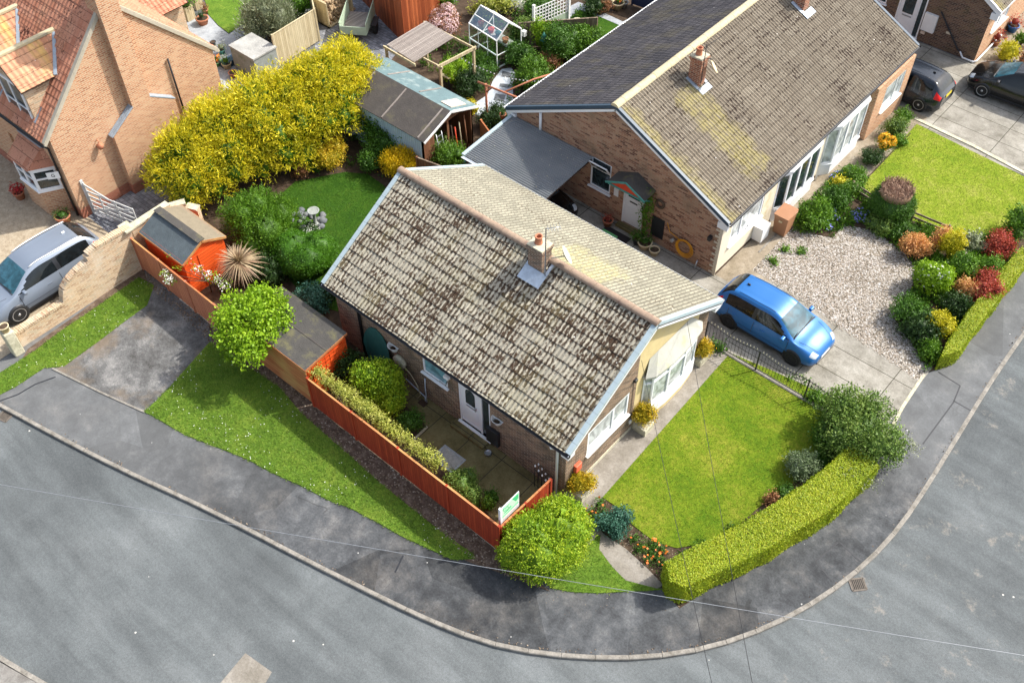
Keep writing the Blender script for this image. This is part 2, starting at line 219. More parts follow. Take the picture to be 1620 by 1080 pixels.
    w['hose_y'] = plain('yellow_hose', (.6, .27, .02), .5, .15); w['bin_brown'] = plain('brown_bin_plastic', (.34, .17, .09), .5, .1, 4, .4); w['green_pl'] = plain('green_plastic', (.12, .36, .14), .4, .15); w['teal'] = plain('teal_cover', (.03, .12, .105), .6, .25, 3); w['red_pl'] = plain('red_plastic', (.6, .07, .03), .4, .1); w['orange_r'] = plain('orange_red_metal', (.6, .12, .06), .4, .15); w['blue_pot'] = plain('blue_glazed_pot', (.04, .15, .42), .3, .2); w['cream_pot'] = plain('cream_pot', (.6, .5, .32), .7, .2, 6, dirt=(.4, .3, .16)); w['tan_hose'] = plain('tan_hose', (.35, .3, .2), .6, .1); w['sage'] = plain('sage_paint', (.42, .52, .38), .5, .15, 4); w['pink_white'] = plain('pale_ply', (.62, .52, .42), .6, .1); w['navy'] = plain('navy_panel', (.02, .03, .07), .6, .2); w['verdigris'] = plain('verdigris', (.08, .3, .26), .6, .2); w['stone'] = plain('weathered_stone', (.28, .3, .28), .9, .3, 9, dirt=(.15, .18, .12), bump=.5)
    w['bark'] = plain('bark', (.1, .07, .045), .9, .4, 12); w['twig'] = plain('dry_twigs', (.3, .19, .12), .9, .4, 20); w['bluebag'] = plain('blue_plastic', (.1, .35, .7), .4, .1); w['log'] = plain('cut_log', (.5, .36, .22), .9, .35, 9)
    # leaves
    L = leafm
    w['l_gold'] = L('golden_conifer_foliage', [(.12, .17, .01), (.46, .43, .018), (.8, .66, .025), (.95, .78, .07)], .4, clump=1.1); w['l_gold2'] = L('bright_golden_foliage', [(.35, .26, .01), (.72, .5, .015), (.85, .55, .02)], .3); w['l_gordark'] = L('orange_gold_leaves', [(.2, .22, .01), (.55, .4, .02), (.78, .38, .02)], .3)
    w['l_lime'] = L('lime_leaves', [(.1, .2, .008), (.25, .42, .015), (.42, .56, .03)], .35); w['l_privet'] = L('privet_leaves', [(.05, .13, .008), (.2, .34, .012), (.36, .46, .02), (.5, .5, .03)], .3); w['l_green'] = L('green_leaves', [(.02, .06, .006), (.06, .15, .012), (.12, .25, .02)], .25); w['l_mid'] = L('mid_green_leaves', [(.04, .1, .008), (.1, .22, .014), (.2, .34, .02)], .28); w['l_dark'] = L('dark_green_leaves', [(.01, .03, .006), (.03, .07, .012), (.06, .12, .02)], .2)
    w['l_box'] = L('box_leaves', [(.02, .07, .004), (.07, .2, .006), (.15, .32, .012)], .25); w['l_grey'] = L('grey_green_leaves', [(.12, .15, .08), (.25, .28, .17), (.42, .42, .3)], .2); w['l_lav'] = L('lavender_foliage', [(.07, .11, .05), (.16, .22, .1), (.25, .25, .24)], .2); w['l_holly'] = L('olive_leaves', [(.03, .07, .012), (.085, .16, .022), (.18, .27, .045), (.34, .38, .12)], .2); w['l_bluegr'] = L('blue_green_leaves', [(.02, .07, .05), (.05, .15, .1), (.1, .22, .16)], .2)
    w['l_red'] = L('red_leaves', [(.16, .03, .02), (.45, .07, .05), (.6, .2, .1)], .3); w['l_copper'] = L('copper_leaves', [(.1, .05, .02), (.3, .13, .06), (.5, .28, .14)], .3); w['l_salmon'] = L('peach_leaves', [(.4, .16, .05), (.7, .35, .14), (.75, .55, .16)], .3); w['l_yellow'] = L('yellow_leaves', [(.3, .3, .01), (.6, .52, .02), (.75, .66, .05)], .3); w['l_hedge'] = L('clipped_hedge_leaves', [(.12, .2, .007), (.24, .33, .011), (.36, .42, .016), (.45, .45, .035)], .3, clump=.9); w['l_hedge2'] = L('bright_hedge_leaves', [(.16, .34, .006), (.27, .48, .01)], .3)
    w['l_var'] = L('variegated_leaves', [(.14, .2, .02), (.45, .46, .08), (.72, .68, .28)], .3); w['f_white'] = L('white_petals', [(.7, .7, .66), (.85, .85, .8)], .3); w['f_pink'] = L('pink_petals', [(.5, .3, .32), (.72, .5, .52), (.8, .7, .68)], .3); w['f_orange'] = L('orange_petals', [(.7, .14, .02), (.85, .26, .03)], .2); w['f_blue'] = L('blue_petals', [(.08, .09, .42), (.2, .22, .65), (.4, .42, .8)], .2); w['f_red'] = L('red_petals', [(.4, .01, .02), (.6, .03, .04)], .2); w['f_yor'] = L('amber_petals', [(.8, .36, .01), (.9, .52, .03)], .2)
    w['l_cord'] = L('cordyline_leaves', [(.22, .12, .08), (.4, .3, .18), (.52, .42, .28)], .15, clump=.4); w['blade_v'] = L('verge_blades', [(.035, .085, .01), (.1, .19, .018), (.2, .29, .035), (.3, .34, .07)], .25, clump=4); w['blade_f'] = L('lawn_blades', [(.06, .12, .01), (.13, .19, .018), (.24, .25, .04)], .25, clump=1.2); w['blade_b'] = L('sunny_lawn_blades', [(.12, .19, .015), (.21, .27, .03), (.33, .33, .08)], .25, clump=1.5); w['blade_r'] = L('shaded_lawn_blades', [(.02, .06, .006), (.04, .11, .01), (.07, .14, .012)], .3); w['daisy'] = plain('daisy_petals', (.8, .8, .76), .6, .05)  # shaded lawn blades have the shade put into a darker green
mat_all()
# ---------------------------------------------------------------- mesh builder
ORG = {}
class MB:
    def __init__(s): s.v = []; s.f = []; s.m = []; s.sm = []; s.uvs = {}
    def vs(s, pts): n = len(s.v); s.v += [tuple(map(float, p)) for p in pts]; return n
    def face(s, pts, m=0, sm=False, uv=None):
        n = s.vs(pts); s.f.append(tuple(range(n, n+len(pts)))); s.m.append(m); s.sm.append(sm)
        if uv: s.uvs[len(s.f)-1] = uv
        return s
    def box(s, x0, y0, z0, x1, y1, z1, m=0):
        return s.obox(((x0+x1)/2, (y0+y1)/2, (z0+z1)/2), (abs(x1-x0)/2, 0, 0), (0, abs(y1-y0)/2, 0), (0, 0, abs(z1-z0)/2), m)
    def obox(s, c, a, b, d, m=0):
        c, a, b, d = map(lambda t: np.array(t, float), (c, a, b, d)); q = [c+i*a+j*b+k*d for k in (-1, 1) for j in (-1, 1) for i in (-1, 1)]
        n = s.vs(q)
        for f in ((0, 2, 3, 1), (4, 5, 7, 6), (0, 1, 5, 4), (2, 6, 7, 3), (0, 4, 6, 2), (1, 3, 7, 5)): s.f.append(tuple(n+i for i in f)); s.m.append(m); s.sm.append(False)
        return s
    def beam(s, p, q, w, h, m=0, up=(0, 0, 1)):
        p, q = np.array(p, float), np.array(q, float); d = q-p; L = np.linalg.norm(d); d /= L; sd_ = np.cross(d, up); sd_ /= max(1e-9, np.linalg.norm(sd_)); u = np.cross(sd_, d)
        return s.obox((p+q)/2, d*L/2, sd_*w/2, u*h/2, m)
    def prism(s, poly, z0, z1, m=0, mside=None):
        if sum(a[0]*b[1]-b[0]*a[1] for a, b in zip(poly, poly[1:]+poly[:1])) < 0: poly = poly[::-1]
        s.face([(x, y, z1) for x, y in poly], m); s.face([(x, y, z0) for x, y in poly[::-1]], m)
        for a, b in zip(poly, poly[1:]+poly[:1]): s.face([(*a, z0), (*b, z0), (*b, z1), (*a, z1)], m if mside is None else mside)
        return s
    def slab(s, pts, t, m=0):
        """planar polygon pts thickened downwards by t along its normal"""
        P = [np.array(p, float) for p in pts]; n = np.cross(P[1]-P[0], P[2]-P[0]); n /= np.linalg.norm(n)
        if n[2] < 0 or (abs(n[2]) < 1e-6 and n.sum() < 0): P = P[::-1]; n = -n
        Q = [p-n*t for p in P]; s.face(P, m); s.face(Q[::-1], m)
        for i in range(len(P)): j = (i+1) % len(P); s.face([Q[i], Q[j], P[j], P[i]], m)
        return s
    def tube(s, path, r, n=8, m=0, cap=True):
        P = [np.array(p, float) for p in path]; rr = r if hasattr(r, '__len__') else [r]*len(P); rings = []; up = None
        for i, p in enumerate(P):
            d = P[min(i+1, len(P)-1)]-P[max(i-1, 0)]; d = d/max(1e-9, np.linalg.norm(d))
            if up is None: up = np.array([0, 0, 1.]) if abs(d[2]) < .9 else np.array([1., 0, 0])
            a = np.cross(d, up); a /= max(1e-9, np.linalg.norm(a)); up = np.cross(a, d)
            rings.append(s.vs([p+rr[i]*(math.cos(t)*a+math.sin(t)*up) for t in np.linspace(0, 2*PI, n, endpoint=False)]))
        for i in range(len(P)-1):
            for k in range(n): l = (k+1) % n; s.f.append((rings[i]+k, rings[i]+l, rings[i+1]+l, rings[i+1]+k)); s.m.append(m); s.sm.append(True)
        if cap:
            s.f.append(tuple(rings[0]+k for k in range(n))[::-1]); s.f.append(tuple(rings[-1]+k for k in range(n))); s.m += [m, m]; s.sm += [False, False]
        return s
    def lathe(s, c, prof, n=20, m=0, axis=None, cap=True):
        c = np.array(c, float); Z = np.array([0, 0, 1.]) if axis is None else np.array(axis, float)/np.linalg.norm(axis)
        X = np.cross(Z, (0, 1, 0) if abs(Z[1]) < .9 else (1, 0, 0)); X = X/np.linalg.norm(X); Y = np.cross(Z, X)
        rings = [s.vs([c+Z*z+r*(math.cos(t)*X+math.sin(t)*Y) for t in np.linspace(0, 2*PI, n, endpoint=False)]) for r, z in prof]
        for i in range(len(prof)-1):
            for k in range(n): l = (k+1) % n; s.f.append((rings[i]+k, rings[i]+l, rings[i+1]+l, rings[i+1]+k)); s.m.append(m); s.sm.append(True)
        if cap:
            for rg, rev in ((rings[0], True), (rings[-1], False)):
                t = tuple(rg+k for k in range(n)); s.f.append(t[::-1] if rev else t); s.m.append(m); s.sm.append(False)
        return s
    def build(s, name, mats, parent=None, loc=None, bev=0):
        if isinstance(mats, str): mats = [mats]
        me = bpy.data.meshes.new(name); V = np.array(s.v)
        if loc is None: loc = ORG[parent] if parent is not None else np.array([V[:, 0].mean(), V[:, 1].mean(), V[:, 2].min()])
        loc = np.array(loc, float); me.from_pydata((V-loc).tolist(), [], s.f)
        for t in mats: me.materials.append(MT[t])
        me.polygons.foreach_set('material_index', s.m); me.polygons.foreach_set('use_smooth', s.sm)
        uv = me.uv_layers.new(name='UVMap').data
        for i, f in enumerate(s.f):
            pl = me.polygons[i]
            if i in s.uvs:
                for k, li in enumerate(pl.loop_indices): uv[li].uv = s.uvs[i][k]
                continue
            n = pl.normal
            if abs(n.z) > .75: fn = lambda p: (p[0], p[1])
            else:
                h = math.hypot(n.x, n.y); tx, ty = -n.y/h, n.x/h; fn = lambda p: (p[0]*tx+p[1]*ty, p[2]/max(.5, math.sqrt(1-n.z*n.z)))
            for li, vi in zip(pl.loop_indices, f): uv[li].uv = fn(V[vi])
        o = bpy.data.objects.new(name, me); COL.objects.link(o)
        if parent is not None: o.parent = parent; o.location = loc-ORG[parent]
        else: o.location = loc
        ORG[o] = loc
        if bev:
            b = o.modifiers.new('bevel', 'BEVEL'); b.width = bev; b.segments = 2; b.limit_method = 'ANGLE'; b.angle_limit = R(50)
        return o
def tag(o, label, cat, group=None, kind=None):
    o['label'] = label; o['category'] = cat
    if group: o['group'] = group
    if kind: o['kind'] = kind
    return o
def thing(name, label, cat, loc, group=None):
    o = bpy.data.objects.new(name, None); COL.objects.link(o); o.location = loc; o.empty_display_size = .2; ORG[o] = np.array(loc, float); return tag(o, label, cat, group)
def copy_tree(src, loc, rz=0, label=None):
    def rec(o, par):
        c = o.copy(); COL.objects.link(c)
        if par is not None: c.parent = par
        for ch in list(o.children): rec(ch, c)
        return c
    r = rec(src, None); r.location = loc; r.rotation_euler = (0, 0, rz)
    if label: r['label'] = label
    return r
def arrmesh(name, V, Fq, UV, mat, parent=None, loc=None):
    """V (n,3), Fq (m,k) faces, UV (m,2) one uv per face"""
    me = bpy.data.meshes.new(name); loc = np.array(loc if loc is not None else (ORG[parent] if parent is not None else (V[:, 0].mean(), V[:, 1].mean(), V[:, 2].min())), float)
    V = V-loc; k = Fq.shape[1]; me.vertices.add(len(V)); me.vertices.foreach_set('co', V.astype('f4').ravel()); me.loops.add(Fq.size); me.loops.foreach_set('vertex_index', Fq.astype('i4').ravel())
    me.polygons.add(len(Fq)); me.polygons.foreach_set('loop_start', np.arange(0, Fq.size, k, dtype='i4')); me.polygons.foreach_set('loop_total', np.full(len(Fq), k, 'i4'))
    uv = me.uv_layers.new(name='UVMap'); uv.data.foreach_set('uv', np.repeat(UV, k, 0).astype('f4').ravel()); me.update(calc_edges=True); me.validate()
    for t in ([mat] if isinstance(mat, str) else mat): me.materials.append(MT[t])
    o = bpy.data.objects.new(name, me); COL.objects.link(o)
    if parent is not None: o.parent = parent; o.location = loc-ORG[parent]
    else: o.location = loc
    ORG[o] = loc; return o
def unit(a): return a/np.maximum(1e-9, np.linalg.norm(a, axis=-1, keepdims=True))
def lumps_sample(lumps, n, rlo=.72, rhi=1.06, zmin=-.35, flat=0, r=rng):
    L = np.array(lumps, float); A = (L[:, 3]*L[:, 4]+L[:, 3]*L[:, 5]+L[:, 4]*L[:, 5]); k = r.choice(len(L), n*2, p=A/A.sum()); d = unit(r.normal(size=(n*2, 3))); ok = d[:, 2] > zmin; d = d[ok]; k = k[ok]
    rr = rlo+(rhi-rlo)*r.random(len(d))**.6; c = L[k, :3]; rad = L[k, 3:]; P = c+d*rad*rr[:, None]; N = unit(d/rad)
    ins = np.zeros(len(P), bool)
    for j, l in enumerate(L):
        q = (((P-l[:3])/l[3:])**2).sum(1); ins |= (q < .62) & (k != j)
    P, N = P[~ins], N[~ins]; return P[:n], N[:n]
def leafcloud(P, N, size, aspect=.5, droop=0., spread=.9, up=0., r=rng, along=.5):
    n = len(P); rnd = r.normal(size=(n, 3)); nn = unit(N+spread*.6*rnd); ax = unit(np.cross(nn, r.normal(size=(n, 3)))*(1-along)+N*along+np.array([0, 0, up])+.35*r.normal(size=(n, 3))); b = unit(np.cross(ax, nn))
    s = size*(.65+.7*r.random((n, 1))); ax = ax*s; b = b*s*aspect*.5; V = np.stack([P-ax*.3, P+ax*.2+b, P+ax*.7, P+ax*.2-b], 1).reshape(-1, 3)
    return V, np.arange(4*n).reshape(-1, 4)
def cores(mbv, lumps, k=.8, seg=14):
    Vs, Fs, off = [], [], 0
    for (cx, cy, cz, rx, ry, rz) in lumps:
        th = np.linspace(0, 2*PI, seg, endpoint=False); ph = np.linspace(.12, PI-.12, seg//2); T, Pp = np.meshgrid(th, ph); jit = 1+.12*rng.normal(size=T.shape)
        V = np.stack([cx+rx*k*jit*np.sin(Pp)*np.cos(T), cy+ry*k*jit*np.sin(Pp)*np.sin(T), np.maximum(.02, cz+rz*k*jit*np.cos(Pp))], -1).reshape(-1, 3); a = np.arange(seg*(seg//2)).reshape(seg//2, seg)
        f = np.stack([a[:-1], a[1:], np.roll(a, -1, 1)[1:], np.roll(a, -1, 1)[:-1]], -1).reshape(-1, 4); Vs.append(V); Fs.append(f+off); off += len(V)
    return np.concatenate(Vs), np.concatenate(Fs)
def crown(name, lumps, n, mat, size, parent, aspect=.5, spread=.9, up=0., along=.5, zmin=-.35, rlo=.72, rhi=1.08, core=.8, uvr=(0, 1), cl=6, cr=1.2):
    P, N = lumps_sample(lumps, max(8, n//cl), rlo, rhi, zmin); k_ = len(P); cN = unit(N+.55*rng.normal(size=(k_, 3))+np.array([0, 0, up*.5])); crnd = np.repeat(rng.random(k_), cl); P = np.repeat(P, cl, 0)+size*cr*rng.normal(size=(k_*cl, 3))*.6+np.repeat(cN, cl, 0)*size*cr*rng.random((k_*cl, 1)); N = np.repeat(cN, cl, 0); P[:, 2] = np.maximum(P[:, 2], .03); V, Fq = leafcloud(P, N, size, aspect, spread=spread, up=up, along=along); UV = np.stack([.5*crnd+.5*rng.random(len(Fq)), rng.random(len(Fq))], 1)
    if core:
        V2, F2 = cores(None, lumps, core); UV = np.concatenate([UV, np.stack([np.full(len(F2), .1), np.zeros(len(F2))], 1)]); Fq = np.concatenate([Fq, F2+len(V)]); V = np.concatenate([V, V2])
    return arrmesh(name, V, Fq, UV, mat, parent)
def bumpy(cx, cy, z0, rx, ry, h, k=7, sub=.5, seed=0):
    """break one crown outline into a body and a ring of smaller uneven clumps"""
    r = np.random.default_rng(seed+101); out = [(cx, cy, z0+h*.42, rx*.66, ry*.66, h*.4)]
    for i in range(k):
        a = 2*PI*(i*1.618+r.random()*.5); q = .2+.62*r.random()**.7; zz = z0+h*(.82-.55*q*q+.22*(r.random()-.5)-.12); s = sub*(.6+.75*r.random()); out.append((cx+rx*q*math.cos(a), cy+ry*q*math.sin(a), zz, rx*s, ry*s, min(h*s*.8, (z0+h-zz)*.98+.05)))
    return out
def shrub(name, label, cat, lumps, n, mat, size, base=None, group=None, stem=True, flowers=None, **kw):
    if base is None: base = (lumps[0][0], lumps[0][1], 0)
    t = thing(name, label, cat, base, group); crown('foliage', lumps, n, mat, size, t, **kw)
    if stem:
        mb = MB()
        for i in range(4):
            a = i*1.6+random.random(); l = lumps[i % len(lumps)]; mb.tube([(base[0]+.05*math.cos(a), base[1]+.05*math.sin(a), 0), (.5*(base[0]+l[0]), .5*(base[1]+l[1]), l[2]*.55), (l[0], l[1], l[2])], [.035, .025, .012], 5)
        mb.build('stem', 'bark', t)
    if flowers:
        fm, fn, fs = flowers; P, N = lumps_sample(lumps, fn, 1.0, 1.1, .05); V, Fq = leafcloud(P, N, fs, .95, spread=.5, along=0); UV = rng.random((len(Fq), 2)); arrmesh('flowers', V, Fq, UV, fm, t)
    return t
def inpoly(P, poly):
    x, y = P[:, 0], P[:, 1]; c = np.zeros(len(P), bool); q = np.array(poly)
    for (x1, y1), (x2, y2) in zip(q, np.roll(q, -1, 0)):
        c ^= ((y1 > y) != (y2 > y)) & (x < (x2-x1)*(y-y1)/((y2-y1) if y2 != y1 else 1e-9)+x1)
    return c
def polyrand(poly, dens):
    q = np.array(poly); lo, hi = q.min(0), q.max(0); n = int((hi-lo).prod()*dens); P = lo+(hi-lo)*rng.random((n, 2)); return P[inpoly(P, poly)]
# ================================================================ GROUND
def struct(name, mb, mat, label=None, cat=None):
    o = mb.build(name, mat); o['kind'] = 'structure'
    if label: o['label'] = label; o['category'] = cat or name.replace('_', ' ')
    return o
def sheet(name, poly, z, mat, label, cat=None, t=.05, px=True): return struct(name, MB().prism(GL(poly) if px else poly, z-t, z), mat, label, cat)
struct('ground', MB().face([(-260, -260, -.16), (260, -260, -.16), (260, 260, -.16), (-260, 260, -.16)]), 'soil', 'bare earth lying beneath and beyond the streets and gardens', 'ground')
kerbpx = [(-60, 610), (0, 638), (28.5, 656), (62, 675.5), (103.7, 696), (135, 712), (181.5, 738), (233, 761), (275, 779), (321, 800), (400, 839), (452, 870), (504, 896), (587, 935), (659, 974), (729, 1005), (778.5, 1020), (831, 1031), (883, 1036), (937, 1041), (990.5, 1041), (1045, 1038.5), (1095.6, 1031), (1146, 1019), (1193, 1001), (1239, 981), (1278, 961), (1316.7, 933.5), (1355.6, 906), (1381.5, 880), (1412.6, 849), (1433, 821), (1449, 798), (1475, 753), (1506, 707), (1537, 655), (1563, 608), (1589, 569), (1617, 533), (1700, 415)]
K = np.array(GL(kerbpx))
for _ in range(2): K[1:-1] = .25*K[:-2]+.5*K[1:-1]+.25*K[2:]
def resample(P, step):
    d = np.r_[0, np.cumsum(np.linalg.norm(np.diff(P, axis=0), axis=1))]; n = int(d[-1]/step); t = np.linspace(0, d[-1], n+1); return np.stack([np.interp(t, d, P[:, i]) for i in range(2)], 1)
Kr = resample(K, .914)
Kd = np.gradient(Kr, axis=0); Kd /= np.linalg.norm(Kd, axis=1)[:, None]; Kn = np.stack([-Kd[:, 1], Kd[:, 0]], 1)   # left normal = towards the gardens
struct('road', MB().face([(-90, -60, -.1), (70, -60, -.1), (70, 90, -.1), (-90, 90, -.1)]), 'road', 'worn grey asphalt road curving round the corner plot', 'road')
# footway + plot base: everything on the garden side of the kerb
inner = [(-60, 60), (-60, -17)]
fw = [tuple(p) for p in (Kr+Kn*.06)]
last, first = fw[-1], fw[0]
d0 = Kd[0]; ext0 = tuple(Kr[0]-d0*40); ext1 = tuple(Kr[-1]+Kd[-1]*30)
struct('pavement', MB().prism([ext0]+fw+[ext1, (ext1[0], 75), (-70, 75), (-70, ext0[1])], -.15, 0), 'footway', 'dark patched asphalt footway between the kerb and the gardens', 'pavement')
mb = MB()
for i in range(len(Kr)-1):
    a, b = Kr[i]+Kd[i]*.006, Kr[i+1]-Kd[i+1]*.006; na, nb = Kn[i], Kn[i+1]; o, w = .065, .06; zt = .006+.006*random.random(); zb = -.14
    q = [(*(a-na*w), zt-.018), (*(a-na*(w-.02)), zt), (*(a+na*o), zt), (*(b+nb*o), zt), (*(b-nb*(w-.02)), zt), (*(b-nb*w), zt-.018)]
    mb.face([q[1], q[2], q[3], q[4]][::-1]); mb.face([q[0], q[1], q[4], q[5]][::-1]); mb.face([(*(a-na*w), zb), q[0], q[5], (*(b-nb*w), zb)][::-1])
    mb.face([(*(a-na*w), zb), (*(a+na*o), zb), q[2], q[1], q[0]][::-1]); mb.face([(*(b-nb*w), zb), (*(b+nb*o), zb), q[3], q[4], q[5]])
mb.box(-60, -60, -.15, -59.9, -59.9, -.14)
struct('kerb', mb, 'kerb', 'pale concrete kerbstones laid end to end round the corner', 'kerb')
# opposite corner of the road, bottom left
fk = np.array(GL([(-120, 970), (0, 1036), (60, 1072), (180, 1140)], -.1)); fr = resample(fk, .914); nd = unit(fr[1:]-fr[:-1]); mb = MB(); n2 = np.array([nd[0][1], -nd[0][0]])
for i in range(len(fr)-1): a = fr[i]+nd[i]*.006; b = fr[i+1]-nd[i]*.006; mb.prism([tuple(a), tuple(b), tuple(b+n2*.125), tuple(a+n2*.125)], -.12, .0)
struct('far_kerb', mb, 'kerb', 'kerb on the opposite side of the road in the bottom left corner', 'kerb')
a, b = fr[0]+n2*.13, fr[-1]+n2*.13; struct('far_pavement', MB().prism([tuple(a), tuple(b), tuple(b+n2*4), tuple(a+n2*4)], -.13, -.006), 'path_dark', 'footway across the road in the bottom left corner', 'pavement')
sheet('road_patch', [(387, 1030), (429, 1060), (400, 1110), (345, 1080)], -.094, 'path_grey', 'pale speckled square of newer asphalt let into the road', 'road patch', t=.004).location.z = -.1
for nm, pl, z, mt, lb in [
 ('verge_grass', [(0, 590), (54, 556), (98, 523), (150, 488), (220, 439), (244, 452), (233, 483), (197, 509), (155, 541), (101, 580), (70, 582), (26, 611), (-40, 645), (-60, 620)], .02, 'grass_verge', 'narrow strip of bright grass below the weathered brick wall'),
 ('tarmac_drive', [(224, 414), (330, 499), (342, 520), (334, 543), (290, 592), (225, 652), (83, 584), (101, 579), (155, 540), (197, 508), (233, 482), (236, 455)], .012, 'tarmac', 'crumbling tarmac hardstanding between the two grass strips'),
 ('mulch_strip', [(326, 497), (406, 560), (491, 629), (784, 866), (815, 895), (870, 935), (790, 905), (740, 888), (700, 860), (640, 812), (555, 735), (478, 668), (436, 618), (380, 575), (336, 543)], .014, 'mulch', 'strip of brown bark and stones along the foot of the red fence'), ('bare_strip', [(224, 418), (236, 446), (150, 500), (60, 562), (36, 566), (44, 552), (130, 492)], .009, 'mulch', 'bare earth strip at the foot of the weathered brick wall'),
 ('verge_lawn', [(332, 541), (365, 562), (400, 585), (441, 612), (478, 655), (511, 684), (555, 722), (598, 761), (640, 795), (680, 827), (722, 858), (747, 875), (752, 884), (716, 885), (672, 865), (633, 847), (597, 826), (553, 803), (517, 790), (478, 769), (431, 748), (400, 731), (376, 720), (293, 688), (240, 657), (228, 652), (262, 620)], .022, 'grass_verge', 'wide daisy-dotted grass verge between the red fence and the footway'),
 ('corner_grass', [(880, 870), (911, 850), (928, 866), (944, 849), (950, 846), (948, 869), (969, 897), (990, 918), (1049, 932), (1023, 934), (945, 938), (904, 936), (872, 930), (850, 905)], .022, 'grass_verge', 'small triangle of grass beside the clipped round bush'),
 ('front_bed', [(925, 815), (953, 782), (1160, 556), (1350, 640), (1390, 700), (1385, 755), (1075, 962), (1045, 927)], .008, 'soil', 'dark soil border round the front lawn inside the hedge'),
 ('front_lawn', [(1155, 559), (953, 787), (985, 808), (1000, 830), (1035, 857), (1070, 867), (1115, 860), (1165, 833), (1200, 803), (1260, 760), (1300, 718), (1325, 690), (1338, 655), (1320, 632), (1290, 618), (1220, 586)], .03, 'grass_front', 'clipped front lawn with yellowing patches in front of the bungalow'),
 ('garden_path', [(1130, 502), (1157, 558), (953, 787), (944, 798), (931, 815), (955, 845), (990, 868), (1025, 900), (1049, 925), (1040, 931), (990, 918), (969, 897), (948, 869), (950, 845), (943, 849), (928, 866), (911, 850), (880, 840), (870, 790), (1000, 650)], .026, 'path_grey', 'grey concrete garden path leading along the front wall'),
 ('gravel_drive', [(1190, 428), (1215, 402), (1249, 364), (1317, 377), (1335, 356), (1385, 366), (1432, 402), (1450, 426), (1435, 480), (1415, 506), (1430, 525), (1450, 554), (1463, 588), (1453, 603), (1381, 551), (1320, 510), (1240, 455)], .02, 'gravel', 'pale pink and white gravel parking bay'),
 ('flower_border', [(1393, 195), (1425, 183), (1450, 199), (1364, 292), (1378, 322), (1441, 349), (1521, 379), (1600, 362), (1650, 372), (1640, 400), (1500, 580), (1463, 590), (1446, 554), (1407, 506), (1428, 480), (1444, 426), (1428, 405), (1381, 369), (1335, 358), (1317, 377), (1249, 366), (1262, 335), (1300, 300), (1318, 281), (1353, 259), (1382, 229)], .014, 'soil', 'dark planted flower border between gravel and sunny lawn'),
 ('sunny_lawn', [(1450, 197), (1660, 300), (1660, 345), (1600, 362), (1575, 376), (1545, 384), (1521, 379), (1493, 367), (1441, 349), (1390, 330), (1378, 322), (1364, 291)], .03, 'grass_bright', 'bright sunny lawn in front of the neighbouring bungalow'),
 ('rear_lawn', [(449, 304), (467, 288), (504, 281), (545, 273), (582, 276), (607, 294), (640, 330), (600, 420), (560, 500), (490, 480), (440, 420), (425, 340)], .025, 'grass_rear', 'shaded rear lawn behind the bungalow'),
 ('pale_garden_path', [(748, 166), (771, 151), (780, 128), (788, 117), (794, 110), (809, 108), (818, 121), (811, 130), (812, 158), (798, 172), (760, 184), (742, 178)], .02, 'pale_path', 'pale gravel path with dark stepping slabs in the back garden'),
 ('patio_flags', [(275, 50), (296, 32), (330, 25), (345, 42), (362, 55), (395, 33), (420, 50), (372, 90), (395, 150), (345, 150), (330, 90), (290, 60)], .014, 'flag', 'blue-grey stone flags round the back lawn of the left house'),
 ('back_lawn', [(322, -8), (400, -20), (400, 30), (362, 53), (346, 41), (330, 24)], .022, 'grass_verge', 'small lawn behind the left house at the top edge'),
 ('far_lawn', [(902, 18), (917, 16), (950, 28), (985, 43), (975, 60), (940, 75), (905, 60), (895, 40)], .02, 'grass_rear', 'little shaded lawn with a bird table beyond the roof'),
 ('far_flags', [(900, 12), (915, 4), (940, 14), (985, 35), (1010, 24), (1022, 32), (990, 52), (975, 58), (985, 43), (950, 28), (917, 16), (902, 28)], .026, 'flag', 'stepping flags round the little shaded lawn'),
 ('block_yard', [(500, 95), (495, 40), (540, 5), (560, -20), (630, -10), (625, 20), (640, 70), (615, 100), (570, 125)], .012, 'blocks', 'grey herringbone block yard round the trailer')]:
    sheet(nm, pl, z, mt, lb, nm.replace('_', ' '))
def rect(nm, x0, y0, x1, y1, z, mt, lb): sheet(nm, [(x0, y0), (x1, y0), (x1, y1), (x0, y1)], z, mt, lb, nm.replace('_', ' '), px=False)
rect('garden_soil', -11.6, -2.3, 1.5, 25, .006, 'soil', 'dark planted soil of the back gardens')
rect('patio', 1.5, -2.32, 10.15, .26, .02, 'conc_patio', 'mossy concrete slab patio in the shade of the side wall')
rect('shared_drive', .1, 7.6, 16.36, 12.3, .016, 'conc_drive', 'old concrete slab driveway beside the bungalow')
rect('front_path', 8.3, 11.2, 10.02, 24.9, .018, 'conc_path', 'tan concrete path along the front of the neighbouring bungalow')
rect('far_drive', 4.5, 23.9, 24, 29.9, .016, 'conc_drive', 'concrete slab driveway with the two dark parked cars')
rect('far_path', 9.7, 29.9, 12.6, 42, .022, 'conc_path', 'paved strip in front of the brown brick house')
sheet('side_paving', [(-12.2, -2.3), (-8.2, -2.3), (-8.3, -.2), (-9.8, .6), (-10.3, 1.5), (-10.4, 8), (-12.2, 8)], .01, 'blocks', 'grey block paved side passage beside the salmon brick house', px=False)
rect('resin_drive', -26, -12, -8.0, -2.0, .012, 'resin', 'beige speckled gravel drive under the silver car')
MT['edging'] = MT['kerb']
def strip(name, pts, w, z, mat, label, h=.05, cat='edging', px=True, struct_=True):
    P = GL(pts) if px else pts; mb = MB()
    for a, b in zip(P, P[1:]): mb.beam((*a, z-h/2), (*b, z-h/2), w, h)
    o = mb.build(name, mat); tag(o, label, cat, kind='structure'); return o
strip('drive_edging', [(83, 583), (158, 620), (229, 652)], .07, .03, 'kerb', 'thin concrete edging across the foot of the tarmac hardstanding')
